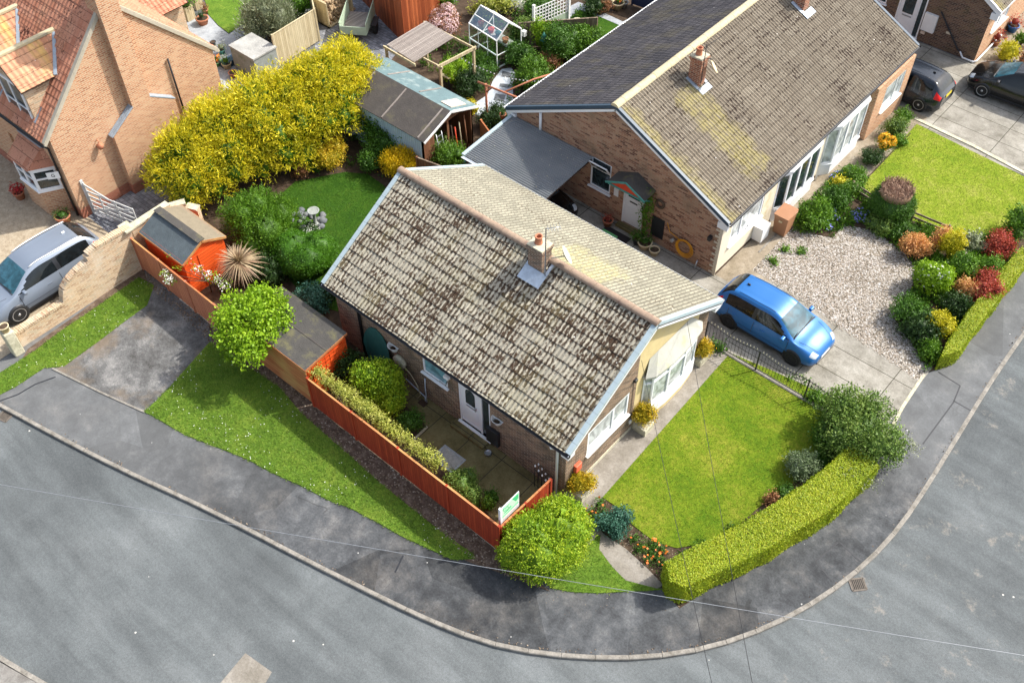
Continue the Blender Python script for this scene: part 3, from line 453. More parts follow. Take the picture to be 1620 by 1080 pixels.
strip('stone_edging', [(1447, 188), (1540, 232), (1640, 285)], .16, .05, 'cap', 'row of pale edging stones between the sunny lawn and drive')
strip('gravel_edging', [(1200, 400), (1262, 335)], .06, .04, 'kerb', 'concrete edging between the tan path and the gravel')
strip('drive_threshold', [(1390, 714), (1429, 642), (1462, 592)], .1, .022, 'cap', 'worn concrete threshold where the drive meets the footway')
strip('timber_edging', [(1364, 291), (1405, 248), (1440, 212)], .04, .05, 'dkwood', 'dark timber edge between the flower border and sunny lawn')
strip('fence_footing', [(420, 573), (491, 631), (786, 868)], .07, .05, 'cap', 'concrete gravel board footing under the red fence')
# stepping slabs, drains, manhole
for i, (pl, z) in enumerate([([(795, 113), (809, 117), (808, 124), (793, 122)], .03), ([(791, 133), (807, 135), (805, 140), (790, 138)], .03), ([(784, 149), (800, 151), (797, 162), (781, 159)], .03)]):
    tag(MB().prism(GL(pl), .0, z).build('stepping_slab', 'slate'), ['dark stepping slab farthest along the pale garden path', 'dark stepping slab in the middle of the pale garden path', 'dark stepping slab nearest the roof on the pale garden path'][i], 'paving slab', 'dark slabs in the pale path')
def drain(px, along, label, z=-.098, s=(.42, .36)):
    c = np.array(G(*px, z)); a = np.array(along)/np.linalg.norm(along); b = np.array([-a[1], a[0]]); t = thing('road_drain', label, 'drain', (*c, z), 'road drains against the kerb')
    mb = MB(); P = lambda u, v, h: (*(c+a*u+b*v), z+h); hx, hy = s[0]/2, s[1]/2
    for s_ in (-1, 1): mb.beam(P(-hx, s_*hy, .006), P(hx, s_*hy, .006), .05, .02); mb.beam(P(s_*hx, -hy, .006), P(s_*hx, hy, .006), .05, .02)
    mb.build('frame', 'cast', t); g = MB()
    for i in range(7): q = -hx+.05+(2*hx-.1)*i/6; g.beam(P(q, -hy+.03, .004), P(q, hy-.03, .004), .026, .014)
    g.build('grating', 'cast', t); MB().obox(P(0, 0, -.006), (*(a*hx), 0), (*(b*hy), 0), (0, 0, .004)).build('pit', 'black', t)
drain((1357, 924), (Kd[27][0], Kd[27][1]), 'iron road drain against the kerb below the hedge corner')
drain((9, 657), (Kd[1][0], Kd[1][1]), 'rusty road drain at the left edge of the photo', s=(.4, .4))
t = thing('manhole_cover', 'grey metal manhole cover set in the patio slabs', 'manhole', (6.5, -1.06, .02)); MB().box(6.1, -1.33, .0, 6.9, -.79, .03).build('cover', 'render_grey', t, bev=.01); MB().box(6.04, -1.39, .0, 6.96, -.73, .026).build('frame', 'galv', t)
t = thing('gully_grate', 'small square gully grate below the wall pipes', 'drain', (4.35, -.02, .02)); MB().box(4.2, -.12, 0, 4.5, .1, .028).build('grate', 'dkwood', t)
# patio slab lines as thin real gaps filled with moss: raised kerb of the planting bed
strip('bed_edging', [(652, 699), (676, 676)], .06, .07, 'cap', 'pale edging at the end of the patio planting bed')
MB_ = MB().prism(GL([(500, 600), (560, 560), (676, 676), (652, 699), (790, 830), (780, 845), (497, 622)]), 0, .03); struct('patio_bed', MB_, 'soil', 'narrow planting bed behind the red fence', 'bed')
# ---------------------------------------------------------------- grass blades
def blades(name, poly, dens, h, w, mat, label, zb, daisies=0, hole=None):
    P = polyrand(poly, dens)
    if hole is not None: P = P[~inpoly(P, hole)]
    n = len(P); a = rng.random(n)*2*PI; hh = h*(.5+.9*rng.random(n)); lean = h*.7*rng.normal(size=(n, 2)); d = np.stack([np.cos(a), np.sin(a)], 1)*w
    B = np.zeros((n, 3, 3)); B[:, 0, :2] = P-d; B[:, 1, :2] = P+d; B[:, 2, :2] = P+lean; B[:, :2, 2] = zb-.01; B[:, 2, 2] = zb+hh
    o = arrmesh(name, B.reshape(-1, 3), np.arange(3*n).reshape(-1, 3), rng.random((n, 2)), mat); tag(o, label, 'grass', kind='stuff')
    if daisies:
        P = polyrand(poly, daisies); cl = np.array([[math.sin(1.7*p[0])+math.sin(2.3*p[1]+1) for p in P]])[0]; P = P[cl > -.2]; mb = MB()
        for p in P:
            r = .008+.009*random.random(); mb.face([(p[0]+r*math.cos(t), p[1]+r*math.sin(t), zb+.045) for t in np.linspace(0, 2*PI, 5, endpoint=False)])
        o = mb.build('daisies', 'daisy'); tag(o, 'scatter of tiny white daisies in '+label.split(' of ')[-1], 'daisies', kind='stuff')
PV2 = GL([(335, 543), (365, 562), (400, 583), (441, 610), (478, 653), (511, 682), (555, 720), (598, 759), (640, 793), (680, 825), (722, 856), (747, 873), (754, 884), (716, 887), (672, 867), (633, 849), (597, 828), (553, 805), (517, 792), (478, 771), (431, 750), (400, 733), (376, 722), (293, 690), (240, 659), (227, 652), (262, 618)])
blades('grass', PV2, 900, .07, .009, 'blade_v', 'tufted grass blades of the wide verge', .02, 14)
blades('grass', GL([(0, 590), (54, 555), (98, 522), (150, 487), (220, 438), (245, 452), (233, 484), (197, 510), (155, 542), (101, 581), (70, 583), (26, 612), (-30, 640)]), 900, .06, .009, 'blade_v', 'tufted grass blades of the narrow strip below the brick wall', .02, 9)
blades('grass', GL([(882, 868), (911, 849), (928, 865), (944, 848), (950, 845), (948, 869), (969, 897), (990, 918), (1051, 932), (1023, 936), (945, 940), (904, 938), (872, 932), (852, 905)]), 900, .05, .009, 'blade_v', 'short grass blades of the corner triangle', .02)
blades('grass', GL([(1155, 559), (953, 787), (985, 808), (1000, 830), (1035, 857), (1070, 867), (1115, 860), (1165, 833), (1200, 803), (1260, 760), (1300, 718), (1325, 690), (1338, 655), (1320, 632), (1290, 618), (1220, 586)]), 900, .03, .008, 'blade_f', 'mown grass blades of the front lawn', .03)
blades('grass', GL([(1450, 197), (1660, 300), (1660, 345), (1600, 362), (1575, 376), (1545, 384), (1521, 379), (1493, 367), (1441, 349), (1390, 330), (1378, 322), (1364, 291)]), 800, .035, .009, 'blade_b', 'mown grass blades of the sunny lawn', .03)
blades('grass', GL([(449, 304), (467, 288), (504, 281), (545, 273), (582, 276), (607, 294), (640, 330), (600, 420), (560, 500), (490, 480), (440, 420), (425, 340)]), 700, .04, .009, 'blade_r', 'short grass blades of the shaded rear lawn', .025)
# loose stones of the gravel bay, and chippings along the fence
def stones(name, poly, dens, s, mat, label, z):
    P = polyrand(poly, dens); n = len(P); q = unit(rng.normal(size=(n, 6, 3))); base = np.array([[1, 0, 0], [0, 1, 0], [-1, 0, 0], [0, -1, 0], [0, 0, .7], [0, 0, -.4]], float); sz = s*(.5+rng.random((n, 1, 1))); V = (base[None]+.25*q)*sz; V[:, :, 0] += P[:, None, 0]; V[:, :, 1] += P[:, None, 1]; V[:, :, 2] += z+s*.25
    f = np.array([[0, 1, 4], [1, 2, 4], [2, 3, 4], [3, 0, 4]]); Fq = (f[None]+6*np.arange(n)[:, None, None]).reshape(-1, 3); UV = np.repeat(rng.random((n, 2)), 4, 0); o = arrmesh(name, V.reshape(-1, 3), Fq, UV, mat); return tag(o, label, 'stones', kind='stuff')
MT['stonecol'] = leafm('loose_stones', [(.1, .08, .055), (.27, .22, .165), (.46, .41, .35), (.74, .72, .7)], .0, .8, clump=.6)
MT['chipcol'] = leafm('bark_chips', [(.04, .025, .015), (.12, .08, .05), (.22, .17, .12), (.4, .36, .3)], .0, .9, clump=1.5)
gp = [(1192, 428), (1215, 404), (1249, 366), (1317, 378), (1335, 358), (1385, 368), (1430, 404), (1446, 426), (1432, 480), (1412, 506), (1428, 525), (1448, 554), (1466, 588), (1453, 605), (1381, 555), (1320, 515), (1240, 460)]
stones('gravel_stones', GL(gp), 420, .022, 'stonecol', 'loose pink and white stones of the gravel bay', .02)
stones('bark_chippings', GL([(224, 416), (406, 561), (491, 630), (784, 868), (812, 893), (840, 925), (790, 905), (745, 885), (680, 827), (598, 761), (511, 684), (441, 612), (332, 542), (232, 450)]), 170, .028, 'chipcol', 'scattered bark and stones at the foot of the red fence', .01)
stones('soil_clods', GL([(925, 815), (953, 786), (1000, 832), (1070, 870), (1165, 838), (1260, 765), (1330, 690), (1345, 640), (1390, 700), (1385, 755), (1075, 962), (1045, 927)]), 90, .022, 'chipcol', 'crumbs of dark soil in the front border', .01)
stones('litter', GL([(750, 888), (870, 932), (905, 940), (1045, 935), (1070, 965), (900, 975), (760, 925)]), 14, .012, 'chipcol', 'windblown dead leaves on the footway by the corner', .0)
mb = MB()
for i in range(len(Kr)-1):
    if rng.random() < .4: continue
mb = None
# weeds and moss along the back of the kerb and the drive joints
P = []
for i in range(len(Kr)-1):
    for k in range(int(rng.integers(0, 14))): P.append(Kr[i]+(Kr[i+1]-Kr[i])*rng.random()+Kn[i]*(.09+.05*abs(rng.normal())))
P = np.array(P); N = np.tile([0, 0, 1.], (len(P), 1)); V, Fq = leafcloud(np.c_[P, np.full(len(P), .012)], N, .05, .7, along=.2); tag(arrmesh('kerb_litter', V, Fq, rng.random((len(Fq), 2)), 'chipcol'), 'thin line of moss and dead leaves gathered behind the kerb', 'leaf litter', kind='stuff')

for pl, lb in (([(1290, 888), (1327, 856), (1362, 888)], 'dark tar joint round a square patch above the road drain'), ([(1290, 888), (1319, 921)], 'short dark tar joint from the square patch to the kerb'), ([(1484, 588), (1519, 610), (1508, 637), (1460, 702)], 'long dark tar joint across the footway at the driveway mouth'), ([(1509, 634), (1539, 651)], 'dark tar joint from the driveway mouth to the kerb'), ([(638, 878), (625, 905)], 'short dark slot in the footway below the wide verge'), ([(0, 634), (28, 624), (55, 608), (88, 596)], 'dark crack in the footway at the left edge')): strip('tar_joint', pl, .045, .004, 'black', lb, .008, 'tar joint')

def ground_cover(poly, dens, h, mat, label, size=.08, px=True, keep=.0):
    P = polyrand(GL(poly) if px else poly, dens); nz = np.sin(P[:, 0]*3.1+1)*np.sin(P[:, 1]*2.7)+.35*np.sin(P[:, 0]*7+P[:, 1]*5); P = P[nz > keep]; nz = nz[nz > keep]; P = np.repeat(P, 6, 0)+rng.normal(size=(len(P)*6, 2))*.05; z = .03+h*rng.random(len(P))*np.repeat(.4+nz.clip(0, 1), 6)
    V, Fq = leafcloud(np.c_[P, z], np.tile([0, 0, 1.], (len(P), 1))+.6*rng.normal(size=(len(P), 3)), size, .5, along=.5, up=.3); return tag(arrmesh('ground_cover', V, Fq, rng.random((len(Fq), 2)), mat), label, 'ground cover', kind='stuff')
BP = [(1260, 338), (1318, 281), (1345, 262), (1372, 275), (1366, 300), (1385, 325), (1441, 349), (1521, 379), (1610, 366), (1600, 415), (1500, 570), (1463, 588), (1448, 554), (1412, 506), (1433, 480), (1448, 426), (1432, 405), (1385, 371), (1335, 360), (1317, 379), (1252, 366)]
ground_cover(BP, 130, .3, 'l_mid', 'fresh green low planting filling the flower border', .09, keep=-.35); ground_cover(BP, 110, .22, 'l_green', 'darker green low planting filling the flower border', .08, keep=-.5)
ground_cover([(1393, 195), (1425, 183), (1448, 199), (1405, 245), (1364, 290), (1353, 270)], 40, .1, 'l_green', 'sparse low plants in the bare soil by the sunny lawn', .06, keep=.2)
ground_cover([(540, 262), (600, 285), (640, 262), (745, 270), (735, 235), (640, 190), (590, 190), (540, 230)], 70, .35, 'l_green', 'low planting in the bed beneath the workshop shed side', .09)
ground_cover([(660, 100), (745, 50), (900, 10), (930, 40), (960, 70), (800, 170), (812, 110), (785, 108), (770, 150), (742, 165)], 60, .45, 'l_green', 'dark low planting covering the neighbouring back garden', .1, keep=-.3); ground_cover([(660, 100), (745, 50), (900, 10), (930, 40), (960, 70), (820, 150), (815, 105), (785, 105), (770, 150), (742, 165)], 26, .5, 'l_mid', 'fresh green low planting in the neighbouring back garden', .1, keep=.1)
ground_cover([(380, 420), (440, 425), (510, 460), (520, 500), (470, 480), (400, 460), (360, 470), (330, 440)], 90, .35, 'l_dark', 'dark low planting between the small shed and the flat shed', .08, keep=-.4)
ground_cover([(930, 815), (953, 786), (985, 810), (1000, 832), (1035, 859), (1070, 870), (1060, 885), (1045, 915), (1000, 872)], 60, .12, 'l_green', 'low planting in the bed beside the garden path', .06, keep=-.2)
ground_cover([(1070, 872), (1165, 840), (1262, 768), (1305, 722), (1330, 695), (1350, 700), (1300, 745), (1200, 828), (1075, 890)], 100, .2, 'l_green', 'dark low planting behind the clipped hedge', .07, keep=-.6); ground_cover([(1230, 598), (1290, 618), (1325, 634), (1345, 655), (1350, 640), (1310, 612), (1240, 588)], 60, .18, 'l_mid', 'low planting at the foot of the railing', .08)
# ================================================================ BUILDING KIT
def vz(a): return np.array(a, float)
def wall_holes(mb, P0, T, Wd, z0, z1, ops, N, depth=.09, m=0):
    """rectangular wall face with recessed openings (a0,a1,b0,b1) along T and up"""
    P0, T, N = vz(P0), vz(T), vz(N); xs = sorted({0, Wd, *[o[0] for o in ops], *[o[1] for o in ops]}); zs = sorted({z0, z1, *[o[2] for o in ops], *[o[3] for o in ops]})
    at = lambda a, b, d=0: P0+T*a+np.array([0, 0, b])-N*d
    flip = np.dot(np.cross(T, (0, 0, 1)), N) < 0
    fc = lambda q, mm=m: mb.face(q[::-1] if flip else q, mm)
    for i in range(len(xs)-1):
        for j in range(len(zs)-1):
            cx, cz = (xs[i]+xs[i+1])/2, (zs[j]+zs[j+1])/2
            if any(o[0] < cx < o[1] and o[2] < cz < o[3] for o in ops): continue
            fc([at(xs[i], zs[j]), at(xs[i+1], zs[j]), at(xs[i+1], zs[j+1]), at(xs[i], zs[j+1])])
    for a0, a1, b0, b1 in ops:
        fc([at(a0, b0), at(a1, b0), at(a1, b0, depth), at(a0, b0, depth)]); fc([at(a0, b1, depth), at(a1, b1, depth), at(a1, b1), at(a0, b1)])
        fc([at(a0, b0, depth), at(a0, b1, depth), at(a0, b1), at(a0, b0)]); fc([at(a1, b0), at(a1, b1), at(a1, b1, depth), at(a1, b0, depth)])
        fc([at(a0, b0, depth), at(a1, b0, depth), at(a1, b1, depth), at(a0, b1, depth)])
def bar(mb, P0, T, N, a0, a1, b0, b1, d0, d1, m=0):
    P0, T, N = vz(P0), vz(T), vz(N); c = P0+T*(a0+a1)/2+np.array([0, 0, (b0+b1)/2])+N*(d0+d1)/2; return mb.obox(c, T*(a1-a0)/2, (0, 0, (b1-b0)/2), N*(d1-d0)/2, m)
def window(par, P0, T, N, a0, a1, b0, b1, mulls=(), trans=None, glass='glass_dark', rec=.07, sill=True, fw=.06, frame='upvc', opens=()):
    f = MB(); bar(f, P0, T, N, a0, a0+fw, b0, b1, -rec, -rec+.055); bar(f, P0, T, N, a1-fw, a1, b0, b1, -rec, -rec+.055); bar(f, P0, T, N, a0+fw, a1-fw, b0, b0+fw, -rec, -rec+.055); bar(f, P0, T, N, a0+fw, a1-fw, b1-fw, b1, -rec, -rec+.055)
    xs = [a0+fw]+[a0+(a1-a0)*q for q in mulls]+[a1-fw]
    for q in mulls: x = a0+(a1-a0)*q; bar(f, P0, T, N, x-fw/2, x+fw/2, b0+fw, b1-fw, -rec, -rec+.052)
    if trans: z = b0+(b1-b0)*trans; bar(f, P0, T, N, a0+fw, a1-fw, z-fw/2, z+fw/2, -rec, -rec+.05)
    fo = f.build('window', frame, par, bev=.006)
    MB2 = MB(); bar(MB2, P0, T, N, a0+fw*.5, a1-fw*.5, b0+fw*.5, b1-fw*.5, -rec+.005, -rec+.02); MB2.build('pane', glass, fo)
    if sill: s = MB(); bar(s, P0, T, N, a0-.06, a1+.06, b0-.05, b0-.002, -rec+.01, .09); s.build('sill', frame, fo, bev=.008)
    return fo
def tiled(par, name, O, A, D, L, S, mat, pitch=.15, gauge=.345, amp=.026, th=.015, prof=0, seed=1):
    """tiled slope: O upper corner at the ridge, A unit along ridge, D unit down slope; real rolls and courses"""
    O, A, D = vz(O), vz(A), vz(D); N = np.cross(A, D); N = N if N[2] > 0 else -N; r = np.random.default_rng(seed); nper = 8; nx = int(round(L/pitch))*nper; xs = np.linspace(0, L, nx+1); ph = (xs/pitch) % 1
    h = amp*np.clip(np.cos((ph-.5)*2*PI)*.9+.25, 0, 1) if prof == 0 else amp*(.5+.5*np.sin(ph*2*PI))
    nc = int(math.ceil(S/gauge)); V = []; Fq = []; UV = []; off = 0; tile = np.floor(xs/(pitch*2)).astype(int)
    for c in range(nc):
        t0, t1 = c*gauge, min(S, (c+1)*gauge); jz = r.normal(size=tile.max()+2)*.0025; jt = r.normal(size=tile.max()+2)*.006; ts = [(t0-.02, 0.), ((t0+t1)/2, th*.5), (t1, th), (t1, -.004)]
        for k, (t, z) in enumerate(ts):
            tt = t+(jt[tile] if k >= 2 else 0); base = O+A*xs[:, None]+D*np.reshape(tt*np.ones_like(xs), (-1, 1)); V.append(base+N*((z+(h+jz[tile] if k < 3 else 0*h))[:, None]))
        n = nx+1; a = np.arange(nx)
        for k in range(3):
            q = np.stack([off+k*n+a, off+k*n+a+1, off+(k+1)*n+a+1, off+(k+1)*n+a], 1); Fq.append(q)
            v0, v1 = (ts[k][0], ts[k+1][0]) if k < 2 else (t1-.002, t1-.001)
            u0, u1 = xs[:-1], xs[1:]; UV.append(np.stack([np.stack([u0, u0*0+v0], 1), np.stack([u1, u0*0+v0], 1), np.stack([u1, u0*0+v1], 1), np.stack([u0, u0*0+v1], 1)], 1))
        off += 4*n
    V = np.concatenate(V); Fq = np.concatenate(Fq); UVc = np.concatenate(UV).reshape(-1, 2)
    nrm = np.cross(V[Fq[0, 1]]-V[Fq[0, 0]], V[Fq[0, 3]]-V[Fq[0, 0]])
    if nrm @ N < 0: Fq = Fq[:, ::-1]; UVc = UVc.reshape(-1, 4, 2)[:, ::-1].reshape(-1, 2)
    me = bpy.data.meshes.new(name); loc = ORG[par]; me.vertices.add(len(V)); me.vertices.foreach_set('co', (V-loc).astype('f4').ravel()); me.loops.add(Fq.size); me.loops.foreach_set('vertex_index', Fq.astype('i4').ravel())
    me.polygons.add(len(Fq)); me.polygons.foreach_set('loop_start', np.arange(0, Fq.size, 4, dtype='i4')); me.polygons.foreach_set('loop_total', np.full(len(Fq), 4, 'i4')); me.uv_layers.new(name='UVMap').data.foreach_set('uv', UVc.astype('f4').ravel())
    me.polygons.foreach_set('use_smooth', np.zeros(len(Fq), bool)); me.update(calc_edges=True); me.validate(); me.materials.append(MT[mat]); o = bpy.data.objects.new(name, me); COL.objects.link(o); o.parent = par; ORG[o] = loc; return o
def ridge_line(par, p, q, mat, r=.13, n=None, name='ridge_tile', mortar=True):
    p, q = vz(p), vz(q); L = np.linalg.norm(q-p); n = n or int(L/.45); d = (q-p)/L; s = np.cross(d, (0, 0, 1)); s /= np.linalg.norm(s); mb = MB()
    for i in range(n):
        a = p+d*L*i/n+d*.004; b = p+d*L*(i+1)/n-d*.004; dz = random.uniform(-.006, .006); rr = r*(1+random.uniform(-.03, .03)); A = []; B = []
        for t in np.linspace(0, PI, 9): w = s*math.cos(t)*rr+np.array([0, 0, math.sin(t)*rr*.8+dz]); A.append(a+w); B.append(b+w)
        for k in range(8): mb.face([A[k], B[k], B[k+1], A[k+1]], sm=True)
        mb.face(A); mb.face(B[::-1])
    return mb.build(name, mat, par)
def gutter(par, p, q, r=.06, mat='black', name='gutter'):
    p, q = vz(p), vz(q); d = unit(q-p); s = np.cross(d, (0, 0, 1)); mb = MB(); ring = [s*math.cos(t)*r+np.array([0, 0, -math.sin(t)*r]) for t in np.linspace(0, PI, 7)]; rin = [w*.85 for w in ring]
    for rg, rev in ((ring, 0), (rin, 1)):
        for k in range(6): f = [p+rg[k], q+rg[k], q+rg[k+1], p+rg[k+1]]; mb.face(f[::-1] if rev else f, sm=True)
    for k in (0, 6): mb.face([p+ring[k], p+rin[k], q+rin[k], q+ring[k]])
    for e in (p, q): mb.face([e+w for w in ring])
    return mb.build(name, mat, par)
def chimney(par, c, wx, wy, z0, z1, mat, cap='mortar', pot=True, flash='leadpale', slope=0, fl=(.25, .3), axis='y'):
    x, y = c; mb = MB(); hx, hy = wx/2, wy/2; st = MB()
    wall = lambda zz0, zz1, e: st.prism([(x-hx-e, y-hy-e), (x+hx+e, y-hy-e), (x+hx+e, y+hy+e), (x-hx-e, y+hy+e)], zz0, zz1)
    wall(z0, z1-.15, 0); wall(z1-.15, z1-.075, .025); wall(z1-.075, z1, .05); ch = st.build('chimney', mat, par)
    MB().prism([(x-hx-.03, y-hy-.03), (x+hx+.03, y-hy-.03), (x+hx+.03, y+hy+.03), (x-hx-.03, y+hy+.03)], z1+.001, z1+.05).build('flaunching', cap, ch, bev=.02)
    if pot:
        pm = MB().lathe((x-.05, y, z1+.04), [(.13, 0), (.12, .06), (.1, .22), (.125, .24), (.125, .28), (.085, .28), (.085, .1)], 16, cap=False); pm.build('chimney_pot', 'terra', ch); MB().lathe((x-.05, y, z1+.1), [(.09, 0), (.09, .01)], 12).build('flue_shadow', 'black', ch)
    return ch
def pipe(par, pts, r, mat, name='downpipe', n=8): return MB().tube(pts, r, n).build(name, mat, par)
def hanging(name, c, N, T, label):
    """half-round wall planter"""
    c, N, T = vz(c), vz(N), vz(T); t = thing(name, label, 'wall planter', tuple(c), 'white half-round wall planters'); mb = MB(); n = 12; Rr = [(.06, -.3), (.12, -.22), (.2, -.02), (.23, .0), (.2, .0), (.11, -.2)]
    rings = [[c+T*r*math.cos(a)+N*r*.95*math.sin(a)+np.array([0, 0, z]) for a in np.linspace(0, PI, n)] for r, z in Rr]
    for i in range(len(rings)-1):
        for k in range(n-1): mb.face([rings[i][k], rings[i][k+1], rings[i+1][k+1], rings[i+1][k]], sm=True)
    mb.face(rings[0]); mb.face([r[0] for r in rings[:4]]+[r[-1] for r in rings[:4]][::-1]); mb.build('bowl', 'white', t)
    MB().lathe(c+N*.07+np.array([0, 0, -.1]), [(.1, 0), (.08, .03)], 10).build('compost', 'soil', t)
def text(par, s, P, X, Y, size, mat, name='lettering', ext=.004):
    cu = bpy.data.curves.new(name, 'FONT'); cu.body = s; cu.size = size; cu.extrude = ext; cu.align_x = 'CENTER'; cu.align_y = 'CENTER'; ob = bpy.data.objects.new(name, cu)
    me = bpy.data.meshes.new_from_object(ob); bpy.data.objects.remove(ob); me.materials.clear(); me.materials.append(MT[mat]); o = bpy.data.objects.new(name, me); COL.objects.link(o)
    X, Y = vz(X), vz(Y); Z = np.cross(X, Y); P = vz(P); mt = Matrix([[X[i], Y[i], Z[i], (P-ORG[par])[i]] for i in range(3)]+[[0, 0, 0, 1]]); o.parent = par; o.matrix_local = mt; ORG[o] = P; return o
# ================================================================ MAIN BUNGALOW
LR, WR, ZE, ZR = 10.42, 7.84, 2.80, 5.045; HW = WR/2; SLp = math.hypot(HW, ZR-ZE); Dm = vz((0, -HW, ZE-ZR))/SLp; Dp = vz((0, HW, ZE-ZR))/SLp
X0, X1, Y0, Y1, ZW = .28, 10.14, .24, 7.6, 2.58
H = thing('bungalow', 'brown brick corner bungalow with mossy concrete tiled roof and white bow window', 'bungalow', (5.2, 3.9, 0))
wl = MB()
side_ops = [(4.0, 5.08, 1.42, 2.3), (5.55, 6.87, .2, 2.3)]
wall_holes(wl, (X0, Y0, 0), (1, 0, 0), X1-X0, -.05, ZW, side_ops, (0, -1, 0))
wall_holes(wl, (X1, Y0, 0), (0, 1, 0), 3.4, -.05, ZW, [(1.02, 3.06, 1.12, 2.24)], (1, 0, 0))
wall_holes(wl, (X1, 6.95, 0), (0, 1, 0), .65, -.05, ZW, [], (1, 0, 0))
wall_holes(wl, (X0, Y1, 0), (1, 0, 0), X1-X0, -.05, ZW, [], (0, 1, 0)); wall_holes(wl, (X0, Y0, 0), (0, 1, 0), Y1-Y0, -.05, ZW, [(2, 3.2, 1, 2.1)], (-1, 0, 0))
zt = lambda y: ZR-.1-(abs(y-HW))*(ZR-ZE)/HW
def gab(mb, x, y0, y1, z0, flip, m=0):
    pts = [(x, y0, z0), (x, y1, z0), (x, y1, zt(y1))]+([(x, HW, zt(HW))] if y0 < HW < y1 else [])+[(x, y0, zt(y0))]; mb.face(pts if flip else pts[::-1], m)
gab(wl, X1, Y0, 3.64, ZW, True); gab(wl, X1, 6.95, Y1, ZW, True); gab(wl, X0, Y0, Y1, ZW, False)
wl.build('wall', 'brick_main', H)
cr = MB(); wall_holes(cr, (X1, 3.64, 0), (0, 1, 0), 3.31, -.05, ZW, [], (1, 0, 0)); gab(cr, X1, 3.64, 6.95, ZW, True); cr.build('rendered_gable', 'cream_y', H)
MB().box(X1+.002, .3, 0, X1+.03, 3.7, .16).build('plinth', 'cap', H)
rf = MB(); O = (0, HW, ZR); 
s1 = [(0, HW, ZR-.03), (LR, HW, ZR-.03), (LR, 0, ZE-.03), (0, 0, ZE-.03)]; s2 = [(0, HW, ZR-.03), (LR, HW, ZR-.03), (LR, WR, ZE-.03), (0, WR, ZE-.03)]
rf.slab(s1, .1); rf.slab(s2, .1); roof = rf.build('roof', 'dkwood', H)
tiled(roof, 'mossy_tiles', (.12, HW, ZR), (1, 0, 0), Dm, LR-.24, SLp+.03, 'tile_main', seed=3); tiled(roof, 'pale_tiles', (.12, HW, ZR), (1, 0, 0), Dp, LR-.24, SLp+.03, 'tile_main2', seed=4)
ridge_line(roof, (-.02, HW, ZR+.0), (LR+.02, HW, ZR+.0), 'ridge', .14)
for x, D in [(a, b) for a in (0, LR-.14) for b in (Dm, Dp)]:
        vg = MB()
        for c in range(13):
            a = vz((x+.07, HW, ZR+.0))+D*(c*.3475+.003); b = a+D*.342; nn = np.cross((1, 0, 0), D); nn = nn if nn[2] > 0 else -nn; vg.obox((a+b)/2+nn*(.022), (.075, 0, 0), (b-a)/2, nn*.022)
            e = x-.005 if x == 0 else x+.145; vg.obox(((a+b)/2)+vz((e-x-.07, 0, 0))+nn*(-.03), (.006, 0, 0), (b-a)/2*.995, nn*.05)
            if c == 12: vg.build('verge_tiles', 'verge', roof)
bb = MB()
for x in (.0, LR-.0):
    for y in (0, WR):
        p, q = vz((x+(-.0 if x else .0), HW, ZR-.14)), vz((x, y, ZE-.16)); xx = .02 if x == 0 else LR-.02; p[0] = q[0] = xx; bb.beam(p, q, .025, .19)
for y in (.0, WR): bb.beam((0, y+(.03 if y == 0 else -.03), ZE-.12), (LR, y+(.03 if y == 0 else -.03), ZE-.12), .02, .16)
bb.box(LR-.3, .0, ZE-.34, LR-.035, .3, ZE-.15); bb.box(LR-.3, WR-.32, ZE-.34, LR-.035, WR-.02, ZE-.15)
bb.build('bargeboard', 'upvc', roof)
sf = MB(); sf.box(.02, .03, ZE-.19, LR-.02, Y0, ZE-.175); sf.box(.02, Y1, ZE-.19, LR-.02, WR-.03, ZE-.175); sf.build('soffit', 'upvc', roof)
gutter(H, (-.02, -.05, ZE-.045), (LR+.04, -.05, ZE-.045)); gutter(H, (-.02, WR+.05, ZE-.045), (LR, WR+.05, ZE-.045), mat='grime_white')
pipe(H, [(.9, -.04, ZE-.1), (.9, .1, ZE-.3), (.9, .16, ZE-.3)], .035, 'white', 'overflow_pipe'); pipe(H, [(.9, .19, 2.42), (1.35, .19, 2.36)], .028, 'white', 'waste_pipe')
pipe(H, [(1.45, -.05, ZE-.1), (1.45, .18, ZE-.35), (1.45, .18, .05)], .055, 'black'); pipe(H, [(9.78, -.05, ZE-.1), (9.78, -.03, ZE-.22), (9.86, .17, ZE-.42), (9.86, .17, .05)], .045, 'upvc')
pipe(H, [(4.35, .2, 1.1), (4.35, .17, .7), (4.42, .1, .05)], .022, 'leadpale', 'waste_pipe'); pipe(H, [(3.4, .19, .35), (4.3, .17, .12), (4.36, .1, .03)], .022, 'leadpale', 'waste_pipe')
window(H, (X0, Y0, 0), (1, 0, 0), (0, -1, 0), *side_ops[0], glass='glass_blue')
# side door with sidelight
dr = MB(); P0, T, N = (X0, Y0, 0), (1, 0, 0), (0, -1, 0); a0, a1, b0, b1 = side_ops[1]
for q in ((a0, a0+.06), (a1-.06, a1), (a1-.42, a1-.36)): bar(dr, P0, T, N, *q, b0, b1, -.07, -.01)
bar(dr, P0, T, N, a0, a1, b1-.06, b1, -.072, -.012); door = dr.build('door_frame', 'upvc', H, bev=.005)
d = MB(); bar(d, P0, T, N, a0+.06, a1-.42, b0+.03, b1-.06, -.085, -.03); dl = d.build('door', 'upvc', H, bev=.01)
d = MB()
for (u0, u1, v0, v1) in ((.2, .72, .35, .95),): 
    for k in range(2): e = .035*k*2.2; bar(d, P0, T, N, a0+.06+u0+e, a0+.06+u1+e*-1, b0+v0+e, b0+v1-e, -.03, -.022+.006*k)
bar(d, P0, T, N, a0+.02+.06, a1-.5, b0+.12, b0+.16, -.03, -.018); d.build('door_panel', 'upvc', dl, bev=.006)
d = MB(); c0 = vz(P0)+vz(T)*(a0+.47); pts = []
